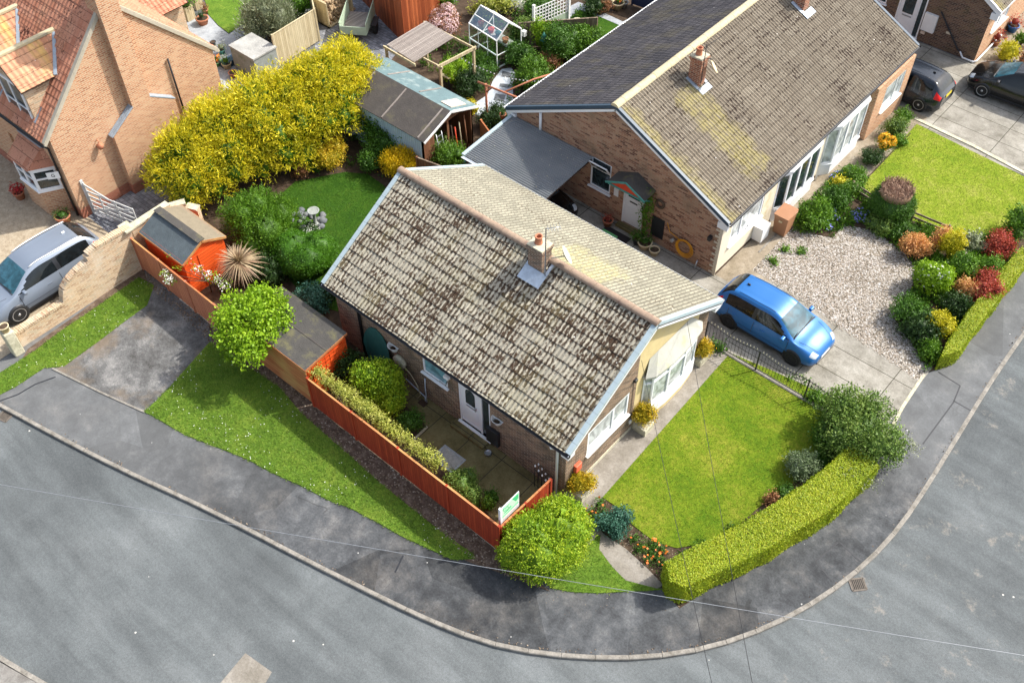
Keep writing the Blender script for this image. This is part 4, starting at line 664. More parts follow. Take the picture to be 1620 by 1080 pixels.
for t in np.linspace(0, PI, 9): pts.append(c0+vz((math.cos(t)*.2, 0, b0+1.65+math.sin(t)*.2))+vz(N)*-.024)
pts += [c0+vz((-.2, 0, b0+1.1))+vz(N)*-.024, c0+vz((.2, 0, b0+1.1))+vz(N)*-.024]; d.face(pts); d.build('door_glass', 'glass_dark', dl)
lm = MB()
for k in range(-3, 4): lm.beam(c0+vz((.06*k-.05, 0, b0+1.12))-vz((0, .026-.05, 0)), c0+vz((.06*k+.05, 0, b0+1.75))-vz((0, .026-.05, 0)), .008, .006)
d = MB(); bar(d, P0, T, N, a0+.3, a0+.64, b0+.98, b0+1.03, -.03, -.012); d.build('letterbox', 'galv', dl); d = MB(); bar(d, P0, T, N, a1-.36, a1-.06, b0+.05, b1-.06, -.08, -.05); d.build('sidelight', 'glass_dark', H)
d = MB(); bar(d, P0, T, N, a0-.04, a1+.04, b0-.05, b0, -.08, .09); d.build('threshold', 'upvc', H, bev=.006); d = MB(); bar(d, P0, T, N, a0+.68, a0+.72, b0+1.0, b0+1.16, -.03, .02); d.build('handle', 'galv', dl)
MB().box(5.68, -.12, 0, 7.1, .23, .15).build('doorstep', 'conc_patio', H, bev=.02)
MB().box(7.05, .12, .3, 7.55, .235, 1.0).build('meter_box', 'black', H, bev=.01)
MB().box(5.3, .12, 2.0, 5.52, .24, 2.12).build('porch_lamp', 'white', H, bev=.02); MB().tube([(5.25, .0, 1.9), (5.3, -.04, 2.0), (5.5, -.04, 2.0), (5.52, .0, 1.9), (5.4, .2, 1.86)], .018, 6).build('bracket', 'galv', H)
# teal cover leaning on the side wall
mb = MB(); pts = [vz((1.72+.0, .2, .1))]+[vz((2.2-.62*math.cos(t), .2-.12*(1-math.sin(t)), .95+.95*math.sin(t))) for t in np.linspace(0, PI, 14)]+[vz((2.85, .08, .1))]; pts[0][1] = .08; mb.slab([tuple(p) for p in pts], .04); mb.build('table_top', 'teal'); o = COL.objects[-1]; tag(o, 'teal rounded table top leaning against the side wall behind the shed', 'table top')
window(H, (X1, Y0, 0), (0, 1, 0), (1, 0, 0), 1.02, 3.06, 1.12, 2.24, mulls=(.62,), glass='glass_pale', rec=.06, fw=.08)
# bow window
by0, by1, nb = 4.0, 6.95, 5; bz0, bz1 = .75, 2.3; ang = np.linspace(0, PI, nb+1); bowp = [(X1+.02+.3*math.sin(t)**.8, (by0+by1)/2-(by1-by0)/2*math.cos(t)) for t in (.0, .62, 1.26, 1.88, 2.52, PI)]
B = MB().prism([(X1, by0)]+bowp+[(X1, by1)], -.02, .3).build('bow_window', 'cream_y', H); MB().prism([(X1, by0-.03)]+[(x+.04, y+(y-5.475)*.02) for x, y in bowp]+[(X1, by1+.03)], .3, bz0+.04).build('sill', 'upvc', B, bev=.01)
for a, b in zip(bowp, bowp[1:]):
    a, b = vz((*a, 0)), vz((*b, 0)); L = np.linalg.norm(b-a); T = (b-a)/L; N = vz((T[1], -T[0], 0)); f = MB()
    for q in ((0, .05), (L-.05, L)): bar(f, a, T, N, *q, bz0+.03, bz1, -.05, .01)
    for q in ((bz0+.03, bz0+.12), (bz1-.08, bz1), (bz1-.42, bz1-.36)): bar(f, a, T, N, .05, L-.05, *q, -.05, .006)
    f.build('frame', 'upvc', B, bev=.005); g = MB(); bar(g, a, T, N, .03, L-.03, bz0+.05, bz1-.05, -.04, -.028); g.build('pane', 'glass_pale', B)
rp = [(x+.1, y+(y-5.475)*.05) for x, y in bowp]; m2 = MB(); m2.prism([(X1+.002, rp[0][1])]+rp+[(X1+.002, rp[-1][1])], bz1, bz1+.07)
top = [(X1+.01, by0+.2, 3.0), (X1+.01, by1-.5, 3.0)]
rr = [(x, y, bz1+.071) for x, y in rp]
for i, (p, q) in enumerate(zip(rr, rr[1:])):
    u0, u1 = i/5, (i+1)/5; t0 = vz(top[0])+(vz(top[1])-vz(top[0]))*u0; t1 = vz(top[0])+(vz(top[1])-vz(top[0]))*u1; m2.face([p, q, t1, t0])
m2.build('roof', 'grp', B)
chimney(H, (6.18, 3.7), .54, .46, 4.3, 5.66, 'brick_chim', 'cap'); CH = [o for o in H.children if o.name.startswith('chimney')][0]
fl = MB(); n_ = np.cross((1, 0, 0), Dm); n_ = n_ if n_[2] > 0 else -n_
a = vz((6.25, HW, ZR))+Dm*.74; fl.obox(a+n_*.045, (.42, 0, 0), Dm*.24, n_*.01); fl.obox(vz((5.88, HW, ZR))+Dm*.32+n_*.045, (.05, 0, 0), Dm*.22, n_*.01); fl.obox(vz((6.62, HW, ZR))+Dm*.32+n_*.045, (.05, 0, 0), Dm*.22, n_*.01); fl.build('flashing', 'leadpale', CH, bev=.008)
ae = MB(); ae.tube([(6.6, 3.45, 4.75), (6.6, 3.45, 6.75), (6.76, 3.35, 6.9)], .02, 6); ae.tube([(6.76, 3.35, 6.9), (6.98, 3.62, 6.92)], .01, 5)
for k in range(5): a = vz((6.76, 3.35, 6.9))+vz((.055, .067, .005))*k; ae.tube([a-vz((.12, -.1, 0)), a+vz((.12, -.1, 0))], .006, 4)
ae.build('television_aerial', 'galv', CH); di = MB().lathe((7.0, 3.85, 5.6), [(.3, .09), (.2, .035), (.1, .01), (.03, 0)], 18, axis=(.55, .6, .45)); di.tube([(7.0, 3.85, 5.6), (6.7, 3.6, 5.5)], .018, 5); di.tube([(6.98, 3.83, 5.58), (7.25, 4.05, 5.55)], .012, 5); di.build('satellite_dish', 'cap', CH)
MB().box(X1+.002, .62, .95, X1+.12, .9, 1.28).build('wall_box', 'orange_r', H, bev=.015); MB().box(X1+.002, 3.42, 2.6, X1+.09, 3.55, 2.72).build('security_light', 'black', H, bev=.01); MB().box(X1+.002, 3.46, .45, X1+.05, 3.56, .58).build('socket', 'white', H)
for p in ([(X1+.012, 3.45, 2.6), (X1+.012, 3.5, .6)],): MB().tube(p, .008, 4).build('cable', 'black', H)
hanging('wall_planter', (3.0, .22, 1.72), (0, -1, 0), (1, 0, 0), 'white half-round wall planter beside the teal table top'); hanging('wall_planter', (7.5, .22, 1.72), (0, -1, 0), (1, 0, 0), 'white half-round wall planter to the right of the side door')
# hose reel & hose on side wall
t = thing('garden_hose', 'tan garden hose hanging from a reel along the brown side wall', 'hose', (3.3, .1, .9)); mb = MB(); mb.lathe((3.25, .22, 1.15), [(.05, 0), (.26, 0), (.26, .12), (.05, .12)], 18, axis=(0, -1, 0)); mb.build('reel', 'cap', t); MB().tube([(3.4, .1, 1.2), (3.75, .12, .95), (4.05, .1, .6), (4.2, .06, .25), (4.1, -.05, .06)], .018, 6).build('hose', 'tan_hose', t)
t = thing('pet_bowl', 'shiny metal bowl standing on the patio beside the doorstep', 'bowl', (7.32, -.1, .02)); MB().lathe((7.32, -.1, .02), [(.13, 0), (.1, .07), (.11, .08), (.09, .07), (.08, .02)], 18).build('bowl', 'galv', t)
# trellis of white-tipped stakes near corner
t = thing('garden_rack', 'black wire rack with white tips standing in the corner by the downpipe', 'rack', (9.45, .0, 0)); mb = MB(); tp = MB()
for i in range(4):
    for j in range(2): x = 9.2+.14*i; y = .1-.16*j; mb.tube([(x, y, 0), (x+.02, y, 1.0-.12*i+.1*j)], .012, 5); tp.lathe((x+.02, y, 1.0-.12*i+.1*j), [(.02, 0), (.03, .04), (.015, .09)], 8)
mb.tube([(9.2, .1, .5), (9.62, .1, .5)], .01, 5); mb.build('frame', 'iron', t); tp.build('white_tips', 'white', t)
# ================================================================ NEIGHBOURING BUNGALOW  (ridge runs along y)
NX0, NX1, NY0, NY1, NZE, NZR = -1.62, 8.59, 11.0, 25.2, 2.79, 5.28; NR = 3.5; NHW = (NX1-NX0)/2; NL = NY1-NY0
nH = thing('neighbour_bungalow', 'larger orange brick bungalow with two-tone tiled roof and cream rendered front', 'bungalow', (3.5, 18, 0))
NS = math.hypot(NHW, NZR-NZE); DA = vz((NHW, 0, NZE-NZR))/NS; DB = vz((-NHW, 0, NZE-NZR))/NS; nr = (NX0+NX1)/2
ax0, ax1, ay0, ay1, aw = NX0+.35, 8.35, 11.15, 24.95, 2.52
w_ = MB(); gops = [(2.5-ax0, 3.45-ax0, 1.12, 2.48), (4.08-ax0, 5.02-ax0, .16, 2.16)]
wall_holes(w_, (ax0, ay0, 0), (1, 0, 0), ax1-ax0-.0, -.05, aw, gops, (0, -1, 0)); wall_holes(w_, (ax0, ay0, 0), (0, 1, 0), ay1-ay0, -.05, aw, [], (-1, 0, 0)); wall_holes(w_, (ax0, ay1, 0), (1, 0, 0), ax1-ax0, -.05, aw, [], (0, 1, 0))
nzt = lambda x: NZR-.1-abs(x-nr)*(NZR-NZE)/NHW
for y, fl_ in ((ay0, 1), (ay1, 0)): q = [(ax0, y, aw), (ax1, y, aw), (ax1, y, nzt(ax1)), (nr, y, nzt(nr)), (ax0, y, nzt(ax0))]; w_.face(q if fl_ else q[::-1])
w_.build('wall', 'brick_nb', nH)
fr_ = MB(); fops = [(11.8-ay0, 14.0-ay0, 1.0, 2.3)]; wall_holes(fr_, (ax1, ay0, 0), (0, 1, 0), 10.6, -.05, aw, fops, (1, 0, 0)); fr_.build('rendered_front', 'cream', nH)
fb = MB(); wall_holes(fb, (ax1+.35, 21.75, 0), (0, 1, 0), 3.2, -.05, aw, [(.85, 2.6, .95, 2.15)], (1, 0, 0)); fb.face([(ax1, 21.75, 0), (ax1+.35, 21.75, 0), (ax1+.35, 21.75, aw), (ax1, 21.75, aw)]); fb.face([(ax1+.35, 21.75, aw), (ax1+.35, 24.95, aw), (ax1, 24.95, aw), (ax1, 21.75, aw)]); fb.build('brick_front', 'brick_left', nH)
window(nH, (ax1+.35, 21.75, 0), (0, 1, 0), (1, 0, 0), .85, 2.6, .95, 2.15, mulls=(.6,), glass='glass_pale')
window(nH, (ax1, ay0, 0), (0, 1, 0), (1, 0, 0), *fops[0], mulls=(.33,), glass='glass_pale', fw=.08)
MB().box(ax1, ay0, -.02, ax1+.02, 21.75, .12).build('plinth', 'dkwood', nH)
qn = MB()
for i in range(17): z = .08+i*.145; w = .16 if i % 2 else .28; qn.box(ax1-w+.02, ay0-.02, z, ax1+.02, ay0+.0, z+.075)
qn.box(ax1-.1, ay0-.021, 0, ax1+.021, ay0, 2.5); qn.build('quoins', 'quoin', nH)
# two bays on the front
def bay(y0, y1, z0, z1, dep, glass, col, n3=3):
    b = MB().prism([(ax1, y0), (ax1+dep, y0+.45), (ax1+dep, y1-.45), (ax1, y1)], -.02, z0).build('bay_window', col, nH); m_ = MB(); P = [(ax1, y0), (ax1+dep, y0+.45), (ax1+dep, y1-.45), (ax1, y1)]; m_.prism([(x+.05*(x > ax1), y) for x, y in P], z0+.001, z0+.06); m_.build('sill', 'upvc', b, bev=.01); m_ = MB(); m_.prism([(x+.05*(x > ax1), y) for x, y in P], z1, z1+.1); m_.build('head', 'upvc', b, bev=.01)
    segs = []
    for a, c in zip(P, P[1:]):
        L = math.dist(a, c); k = max(1, round(L/.85)); segs += [((a[0]+(c[0]-a[0])*i/k, a[1]+(c[1]-a[1])*i/k), (a[0]+(c[0]-a[0])*(i+1)/k, a[1]+(c[1]-a[1])*(i+1)/k)) for i in range(k)]
    f = MB(); g = MB()
    for a, c in segs:
        a, c = vz((*a, 0)), vz((*c, 0)); L = np.linalg.norm(c-a); T = (c-a)/L; N = vz((T[1], -T[0], 0))
        for q in ((0, .06), (L-.06, L)): bar(f, a, T, N, *q, z0+.06, z1, -.05, .01)
        for q in ((z0+.06, z0+.15), (z1-.09, z1)): bar(f, a, T, N, .06, L-.06, *q, -.05, .006)
        bar(g, a, T, N, .03, L-.03, z0+.07, z1-.03, -.045, -.03)
    f.build('frame', 'upvc', b); g.build('pane', glass, b); return b
bay(14.9, 18.0, .55, 2.3, .24, 'glass_dark', 'upvc'); bay(18.45, 21.6, .5, 2.3, .3, 'glass_pale', 'upvc')
pipe(nH, [(ax1+.1, 18.22, 2.5), (ax1+.12, 18.22, 2.3), (ax1+.12, 18.22, .05)], .04, 'upvc')
nrf = MB(); nrf.slab([(nr, NY0, NZR-.03), (nr, NY1, NZR-.03), (NX1, NY1, NZE-.03), (NX1, NY0, NZE-.03)], .1); nrf.slab([(nr, NY0, NZR-.03), (nr, NY1, NZR-.03), (NX0, NY1, NZE-.03), (NX0, NY0, NZE-.03)], .1); nroof = nrf.build('roof', 'dkwood', nH)
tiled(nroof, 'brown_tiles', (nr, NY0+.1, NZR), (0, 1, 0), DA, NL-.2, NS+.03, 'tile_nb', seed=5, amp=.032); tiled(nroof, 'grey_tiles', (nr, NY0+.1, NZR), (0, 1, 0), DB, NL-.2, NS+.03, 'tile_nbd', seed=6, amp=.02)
ridge_line(nroof, (nr, NY0-.06, NZR+.0), (nr, NY1+.02, NZR+.0), 'ridge_pale', .16)
bb = MB()
for yy, e in ((NY0, -1), (NY1, 1)):
    vv = MB()
    for xe in (NX0, NX1): bb.beam((nr, yy-.02*e, NZR-.14), (xe, yy-.02*e, NZE-.16), .025, .2); vv.beam((nr, yy+.03*e*-1, NZR+.015), (xe, yy-.03*e, NZE+.01), .12, .05); vv.beam((nr, yy+.02*e, NZR-.04), (xe, yy+.02*e, NZE-.06), .03, .1)
    vv.build('verge_cap', 'verge_dark', nroof)
bb.box(NX1-.45, NY0+.04, NZE-.42, NX1-.04, ay0-.0, NZE-.16); bb.box(NX0+.05, NY0+.04, NZE-.42, NX0+.45, ay0-.0, NZE-.16); bb.beam((NX1-.02, NY0, NZE-.13), (NX1-.02, NY1, NZE-.13), .02, .16); bb.beam((NX0+.02, NY0, NZE-.13), (NX0+.02, NY1, NZE-.13), .02, .16); bb.box(ax1+.002, ay0, aw-.02, NX1-.04, ay1, aw+.0)
bb.build('bargeboard', 'upvc', nroof); 
gutter(nH, (NX1+.06, NY0-.02, NZE-.03), (NX1+.06, NY1+.02, NZE-.03), mat='black'); gutter(nH, (NX0-.06, NY0, NZE-.03), (NX0-.06, NY1, NZE-.03), mat='upvc')
lead = MB()
c1 = (4.44, 14.64); ch1 = chimney(nH, c1, .46, .42, 4.3, 5.85, 'brick_chim2', 'cap')
nA = np.cross((0, 1, 0), DA); nA = nA if nA[2] > 0 else -nA
def onroof(x, y, h=0): return vz((x, y, NZR-(x-nr)*(NZR-NZE)/NHW))+nA*h
for ch, cc in ((ch1, c1),):
    f = MB(); f.obox(onroof(cc[0]+.4, cc[1], .045), DA*.13, (0, .32, 0), nA*.012); f.obox(onroof(cc[0], cc[1]-.27, .045), DA*.3, (0, .07, 0), nA*.012); f.obox(onroof(cc[0], cc[1]+.27, .045), DA*.3, (0, .07, 0), nA*.012); f.build('flashing', 'lead', ch, bev=.01)
ae = MB(); ae.tube([(4.72, 14.5, 4.9), (4.72, 14.5, 6.5)], .016, 6); ae.tube([(4.72, 14.3, 6.45), (4.92, 15.15, 6.6)], .009, 5)
for k in range(6): a = vz((4.72, 14.35, 6.46))+vz((.038, .15, .028))*k; ae.tube([a-vz((.2, -.05, 0)), a+vz((.2, -.05, 0))], .006, 4)
ae.tube([(4.72, 14.5, 5.95), (4.95, 14.7, 5.9), (5.0, 14.6, 5.9)], .012, 5); ae.build('television_aerial', 'iron', ch1); MB().lathe((4.9, 14.85, 5.45), [(.25, .08), (.16, .03), (.03, 0)], 16, axis=(.6, .5, .5)).build('satellite_dish', 'cream_pot', ch1)
c2 = (4.65, 21.66); ch2 = chimney(nH, c2, .5, .42, 4.0, 5.6, 'brick_chim2', 'cap'); f = MB(); f.obox(onroof(c2[0]+.42, c2[1], .045), DA*.15, (0, .34, 0), nA*.012); f.obox(onroof(c2[0], c2[1]-.27, .045), DA*.3, (0, .09, 0), nA*.012); f.build('flashing', 'leadpale', ch2, bev=.01)
# gable details
pipe(nH, [(.06, ay0-.06, 2.15), (.06, ay0-.06, 3.3)], .055, 'upvc', 'soil_pipe'); MB().lathe((1.95, ay0, 2.05), [(.09, 0), (.08, .06)], 12, axis=(0, -1, 0)).build('wall_vent', 'white', nH)
window(nH, (ax0, ay0, 0), (1, 0, 0), (0, -1, 0), *gops[0], trans=.66, glass='glass_dark'); o_ = MB(); q = vz((2.5, ay0-.02, 2.44)); o_.obox(q+vz((.475, -.12, -.17)), (.44, 0, 0), (0, .12, -.19), (0, .02, .012)); o_.build('open_fanlight', 'upvc', nH, bev=.01); o_ = MB(); o_.obox(q+vz((.475, -.128, -.158)), (.36, 0, 0), (0, .085, -.135), (0, .02, .012)); o_.build('fanlight_pane', 'glass_dark', nH)
P0, T, N = (ax0, ay0, 0), (1, 0, 0), (0, -1, 0); a0, a1, b0, b1 = gops[1]
d = MB(); [bar(d, P0, T, N, *q, b0, b1, -.07, -.01) for q in ((a0, a0+.07), (a1-.07, a1))]; bar(d, P0, T, N, a0, a1, b1-.07, b1, -.07, -.012); d.build('door_frame', 'upvc', nH, bev=.005)
d = MB(); bar(d, P0, T, N, a0+.07, a1-.07, b0+.02, b1-.07, -.085, -.03); dl = d.build('door', 'upvc', nH, bev=.01); d = MB(); bar(d, P0, T, N, a0+.2, a1-.2, b0+.2, b0+.95, -.03, -.018); d.build('door_panel', 'upvc', dl, bev=.02)
d = MB(); c0 = vz(P0)+vz(T)*((a0+a1)/2)+vz(N)*-.02; d.face([c0+vz((math.cos(t)*.26, 0, b0+1.35+math.sin(t)*.45)) for t in np.linspace(0, PI, 12)]); d.build('door_glass', 'glass_dark', dl); d = MB(); bar(d, P0, T, N, a0+.3, a1-.3, b0+1.12, b0+1.17, -.03, -.012); d.build('letterbox', 'black', dl)
MB().box(4.0, ay0-.25, 0, 5.1, ay0, .14).build('doorstep', 'conc_patio', nH)
cp = MB(); cx = 4.62; y_ = ay0; zc = 2.35
for s_ in (-1, 1): cp.slab([(cx, y_, zc+.48), (cx, y_-.75, zc+.48), (cx+s_*.85, y_-.75, zc+.08), (cx+s_*.85, y_, zc+.08)], .04)
cn = cp.build('porch_canopy', 'felt_brown', nH); gp_ = MB(); gp_.face([(cx-.72, y_-.72, zc+.08), (cx+.72, y_-.72, zc+.08), (cx, y_-.72, zc+.42)]); gp_.build('canopy_gable', 'red_pl', cn)
vp = MB(); vp.beam((cx-.88, y_-.76, zc+.06), (cx, y_-.76, zc+.47), .03, .07); vp.beam((cx+.88, y_-.76, zc+.06), (cx, y_-.76, zc+.47), .03, .07); vp.beam((cx-.7, y_-.7, zc+.05), (cx-.7, y_, zc-.5), .06, .06); vp.beam((cx+.7, y_-.7, zc+.05), (cx+.7, y_, zc-.5), .06, .06); vp.beam((cx-.78, y_-.72, zc+.04), (cx+.78, y_-.72, zc+.04), .05, .06); vp.build('canopy_brackets', 'verdigris', cn)
MB().box(5.46, ay0-.03, .35, 6.0, ay0-.002, 1.28).build('meter_cover', 'black', nH); MB().box(3.66, ay0-.04, 1.25, 3.86, ay0-.002, 1.6).build('door_sign', 'white', nH); wr = MB(); wr.tube([(5.72+.16*math.cos(t), ay0-.05, 1.98+.16*math.sin(t)) for t in np.linspace(0, 2*PI, 16)], .05, 6); wr.build('wreath', 'bark', nH)
MB().box(7.88, ay0-.16, 1.6, 8.0, ay0-.002, 1.78).build('wall_lantern', 'black', nH); pipe(nH, [(7.6, ay0-.05, .35), (7.62, ay0-.2, .05)], .03, 'galv', 'waste_pipe'); MB().box(ax1+.002, 13.6, .1, ax1+.42, 14.15, .75).build('gas_meter_box', 'white', nH, bev=.02)
mo = MB(); mo.tube([(ax1+.012, 12.9, 1.0), (ax1+.03, 13.0, 1.25), (ax1+.012, 13.05, 1.1)], .012, 4); mo.build('cable', 'black', nH)
# ---- things by the gable
t = thing('hose_coil', 'yellow hosepipe coiled on the neighbour brick gable wall', 'hose', (6.9, ay0-.08, .7)); mb = MB()
for k in range(5): r = .27+.028*k; mb.tube([(6.98+r*math.cos(a)+.01*k, ay0-.07-.012*k, .62+r*1.05*math.sin(a)) for a in np.linspace(0, 2*PI, 26)], .014, 6)
mb.tube([(6.75, ay0-.06, .85), (6.3, ay0-.08, 1.0), (6.15, ay0-.08, 1.35)], .014, 6); mb.build('hose', 'hose_y', t); MB().lathe((6.5, ay0-.1, .75), [(.07, 0), (.07, .12)], 10, axis=(0, -1, 0)).build('bracket', 'render_grey', t)
def pot(name, label, x, y, r, h, mat, plant=None, pm='l_green', ph=.25, n=350, fl=None, grp=None, cat='plant pot', z=0, leaf=.06):
    t = thing(name, label, cat, (x, y, z), grp); MB().lathe((x, y, z), [(r*.68, 0), (r*.95, h*.85), (r*1.05, h*.86), (r*1.05, h), (r*.88, h), (r*.85, h*.8)], 20, cap=True).build('pot', mat, t); MB().lathe((x, y, z+h*.82), [(r*.86, 0), (r*.8, .02)], 14).build('compost', 'soil', t)
    if plant: crown('plant', [(x, y, z+h+ph*.45, r*plant, r*plant, ph*.6)], n, pm, leaf, t, core=.6)
    if fl: P, N2 = lumps_sample([(x, y, z+h+ph*.45, r*plant, r*plant, ph*.6)], fl[1], 1, 1.1, 0); V, Fq = leafcloud(P, N2, fl[2], .9, along=0); arrmesh('flowers', V, Fq, rng.random((len(Fq), 2)), fl[0], t)
    return t
pot('flower_pot', 'lone small terracotta pot beneath the coiled yellow hose', 6.03, 10.62, .2, .28, 'cream_pot'); pot('flower_pot', 'cream ringed pot with green plant beneath the climber', 5.55, 10.68, .27, .3, 'cream_pot', .9, ph=.12, n=200)
pot('flower_pot', 'dark pot at the foot of the green door climber', 5.2, 10.66, .18, .32, 'black', 1.1, ph=.25, n=200); pot('flower_pot', 'dull red pot standing left of the black doormat', 3.75, 10.75, .2, .3, 'terra', .8, 'l_red', .12, 120)
shrub('climbing_plant', 'bright green climber trained up beside the white neighbour door', 'climber', [(5.25, ay0-.18, .5+.35*i, .17, .14, .28) for i in range(6)], 900, 'l_mid', .08, (5.25, ay0-.2, 0), core=.5)
MB_ = MB(); MB_.box(3.75, 10.2, .0, 4.9, 10.72, .035); o = MB_.build('doormat', 'mat'); tag(o, 'dark doormat in front of the white neighbour door', 'doormat')
t = thing('recycling_box', 'green lidded recycling box standing by the black doormat', 'recycling box', (4.4, 9.95, 0)); MB().box(4.0, 9.75, 0, 4.62, 10.15, .34).build('tub', 'green_pl', t, bev=.03); MB().box(3.97, 9.72, .342, 4.65, 10.18, .39).build('lid', 'green_pl', t, bev=.015)
t = thing('wheelie_bin', 'brown wheelie bin standing against the cream front wall', 'wheelie bin', (8.95, 14.6, 0)); mb = MB()
bx, by = 9.0, 14.75; lo = [(bx-.24, by-.24, .06), (bx+.24, by-.24, .06), (bx+.24, by+.26, .06), (bx-.24, by+.26, .06)]; hi = [(bx-.29, by-.33, 1.0), (bx+.29, by-.33, 1.0), (bx+.29, by+.33, 1.0), (bx-.29, by+.33, 1.0)]
for i in range(4): j = (i+1) % 4; mb.face([lo[i], lo[j], hi[j], hi[i]])
mb.face(hi); mb.face(lo[::-1]); mb.box(bx-.31, by-.35, .93, bx+.31, by+.35, 1.0); mb.build('body', 'bin_brown', t, bev=.015); MB().slab([(bx-.31, by-.37, 1.02), (bx+.31, by-.37, 1.02), (bx+.31, by+.36, 1.08), (bx-.31, by+.36, 1.08)], .03).build('lid', 'bin_brown', t, bev=.02)
MB().tube([(bx-.25, by+.4, 1.03), (bx+.25, by+.4, 1.03)], .018, 8).build('handle', 'bin_brown', t)
for s_ in (-1, 1): MB().lathe((bx+s_*.22, by+.27, .1), [(.1, -.025), (.1, .025)], 16, axis=(1, 0, 0)).build('wheel', 'black', t)
MB().box(bx-.07, by-.34, .72, bx+.07, by-.325, .8).build('sticker', 'cream_pot', t)
# ================================================================ CARPORT with corrugated translucent sheets
cT = thing('carport', 'lean-to carport of translucent corrugated sheets between the two bungalows', 'carport', (.7, 9.6, 0)); A_, B_ = (-1.3, 8.25), (2.62, 11.12); z0_, z1_ = 2.28, 2.5; n = 260; ys = np.linspace(A_[1], B_[1], 230)
xs = np.array([A_[0], .0, 1.3, B_[0]]); z = z0_+(z1_-z0_)*(ys-ys[0])/(ys[-1]-ys[0])+.02*np.cos((ys-ys[0])/.1*2*PI); V = np.stack([np.repeat(xs, len(ys)), np.tile(ys, 4), np.tile(z, 4)], 1); V[:, 2] += np.repeat([0, .008, .0, .008], len(ys)); a = np.arange(len(ys)-1); Fq = np.concatenate([np.stack([k*len(ys)+a, (k+1)*len(ys)+a, (k+1)*len(ys)+a+1, k*len(ys)+a+1], 1) for k in range(3)]); o = arrmesh('corrugated_roof', V, Fq, np.zeros((len(Fq), 2)), 'corr', cT)
mb = MB()
for y in np.linspace(8.35, 11.0, 5): zz = z0_+(z1_-z0_)*(y-A_[1])/(B_[1]-A_[1])-.07; mb.beam((A_[0], y, zz), (B_[0], y, zz), .05, .08)
for x in (-1.2, .6, 2.5): mb.beam((x, 8.3, 2.13), (x, 11.1, 2.33), .05, .1)
for x in (-1.2, .6, 2.5): mb.box(x-.04, 8.28, 0, x+.04, 8.36, 2.1)
mb.build('frame', 'dkwood', cT); gutter(cT, (-1.35, 8.18, 2.26), (2.66, 8.18, 2.26), mat='upvc'); MB().beam((-1.36, 8.25, 2.3), (-1.36, 11.1, 2.52), .14, .05).build('end_flashing', 'verge', cT)
sp = MB()
for _ in range(40): y = random.uniform(8.4, 11); x = random.uniform(-1.1, 2.5); zz = z0_+(z1_-z0_)*(y-A_[1])/(B_[1]-A_[1])+.014; sp.lathe((x, y, zz), [(random.uniform(.01, .03), 0), (.006, .006)], 6)
sp.build('bird_droppings', 'cap', cT)
# ================================================================ LEFT HOUSE
LU = -11.95; LV0, LV1, LZ, LAP = -2.15, 5.2, 4.0, 7.72; lv = (LV0+LV1)/2
lH = thing('brick_house', 'tall salmon brick house with clay pantiles and a chimney breast on its gable', 'house', (-15, 1.5, 0)); mb = MB()
wall_holes(mb, (LU, LV0, 0), (0, 1, 0), LV1-LV0, .45, LZ, [], (1, 0, 0)); mb.face([(LU, LV0, LZ), (LU, LV1, LZ), (LU, lv, LAP)]); wall_holes(mb, (LU-7, LV0, 0), (1, 0, 0), 7, .45, LZ-1.3, [(3.0, 5.8, .9, 2.2)], (0, -1, 0)); wall_holes(mb, (LU-7, LV1, 0), (1, 0, 0), 7, .45, LZ, [], (0, 1, 0))
mb.face([(LU-7, LV0, LZ-1.3), (LU, LV0, LZ-1.3), (LU, LV0, LZ), (LU-7, LV0, LZ)]); mb.build('wall', 'brick_left', lH)
pl = MB(); pl.face([(LU+.012, LV0-.012, -.02), (LU+.012, LV1, -.02), (LU+.012, LV1, .46), (LU+.012, LV0-.012, .46)]); pl.face([(LU-7, LV0-.012, -.02), (LU+.012, LV0-.012, -.02), (LU+.012, LV0-.012, .46), (LU-7, LV0-.012, .46)]); pl.face([(LU-7, LV0-.012, .46), (LU+.012, LV0-.012, .46), (LU+.012, LV0, .46), (LU-7, LV0, .46)]); pl.build('plinth', 'brick_plinth', lH)
bz = MB(); u1 = LU+.3
def poly_ext(mb, pts, x0, x1): # polygon in (y,z) extruded along x
    A = [(x1, y, z) for y, z in pts]; B = [(x0, y, z) for y, z in pts]; mb.face(A); mb.face(B[::-1])
    for i in range(len(pts)): j = (i+1) % len(pts); mb.face([B[i], B[j], A[j], A[i]])
poly_ext(bz, [(.02, .45), (2.85, .45), (2.85, 2.95), (1.93, 3.55), (1.93, 9.6), (1.12, 9.6), (1.12, 3.5), (.02, 2.8)], LU-.5, u1); cb = bz.build('chimney_breast', 'brick_left', lH)
pq = MB(); poly_ext(pq, [(.01, -.02), (2.86, -.02), (2.86, .45), (.01, .45)], LU, u1+.012); pq.build('plinth', 'brick_plinth', cb)
for (y0, z0, y1, z1) in ((-.05, 2.76, 1.14, 3.52), (2.9, 2.93, 1.91, 3.57)):
    ld = MB()
    for k, dx in enumerate((.0, .1, .2)): ld.beam((LU+.06+dx, y0, z0+.04), (LU+.06+dx, y1, z1+.04), .085, .05)
    ld.build('stepped_capping', 'lead', cb, bev=.01)
DL = unit(vz((0, LV0-.25-lv, (LZ-LAP)*(1+.25/(lv-LV0))))); DRt = DL*vz((1, -1, 1)); SL = math.hypot(lv-LV0+.25, (LAP-LZ)*1.068)
r_ = MB()
for D in (DL, DRt): a = vz((LU-.12, lv, LAP-.02)); b = vz((LU-7.5, lv, LAP-.02)); r_.slab([a, b, b+D*SL, a+D*SL], .12)
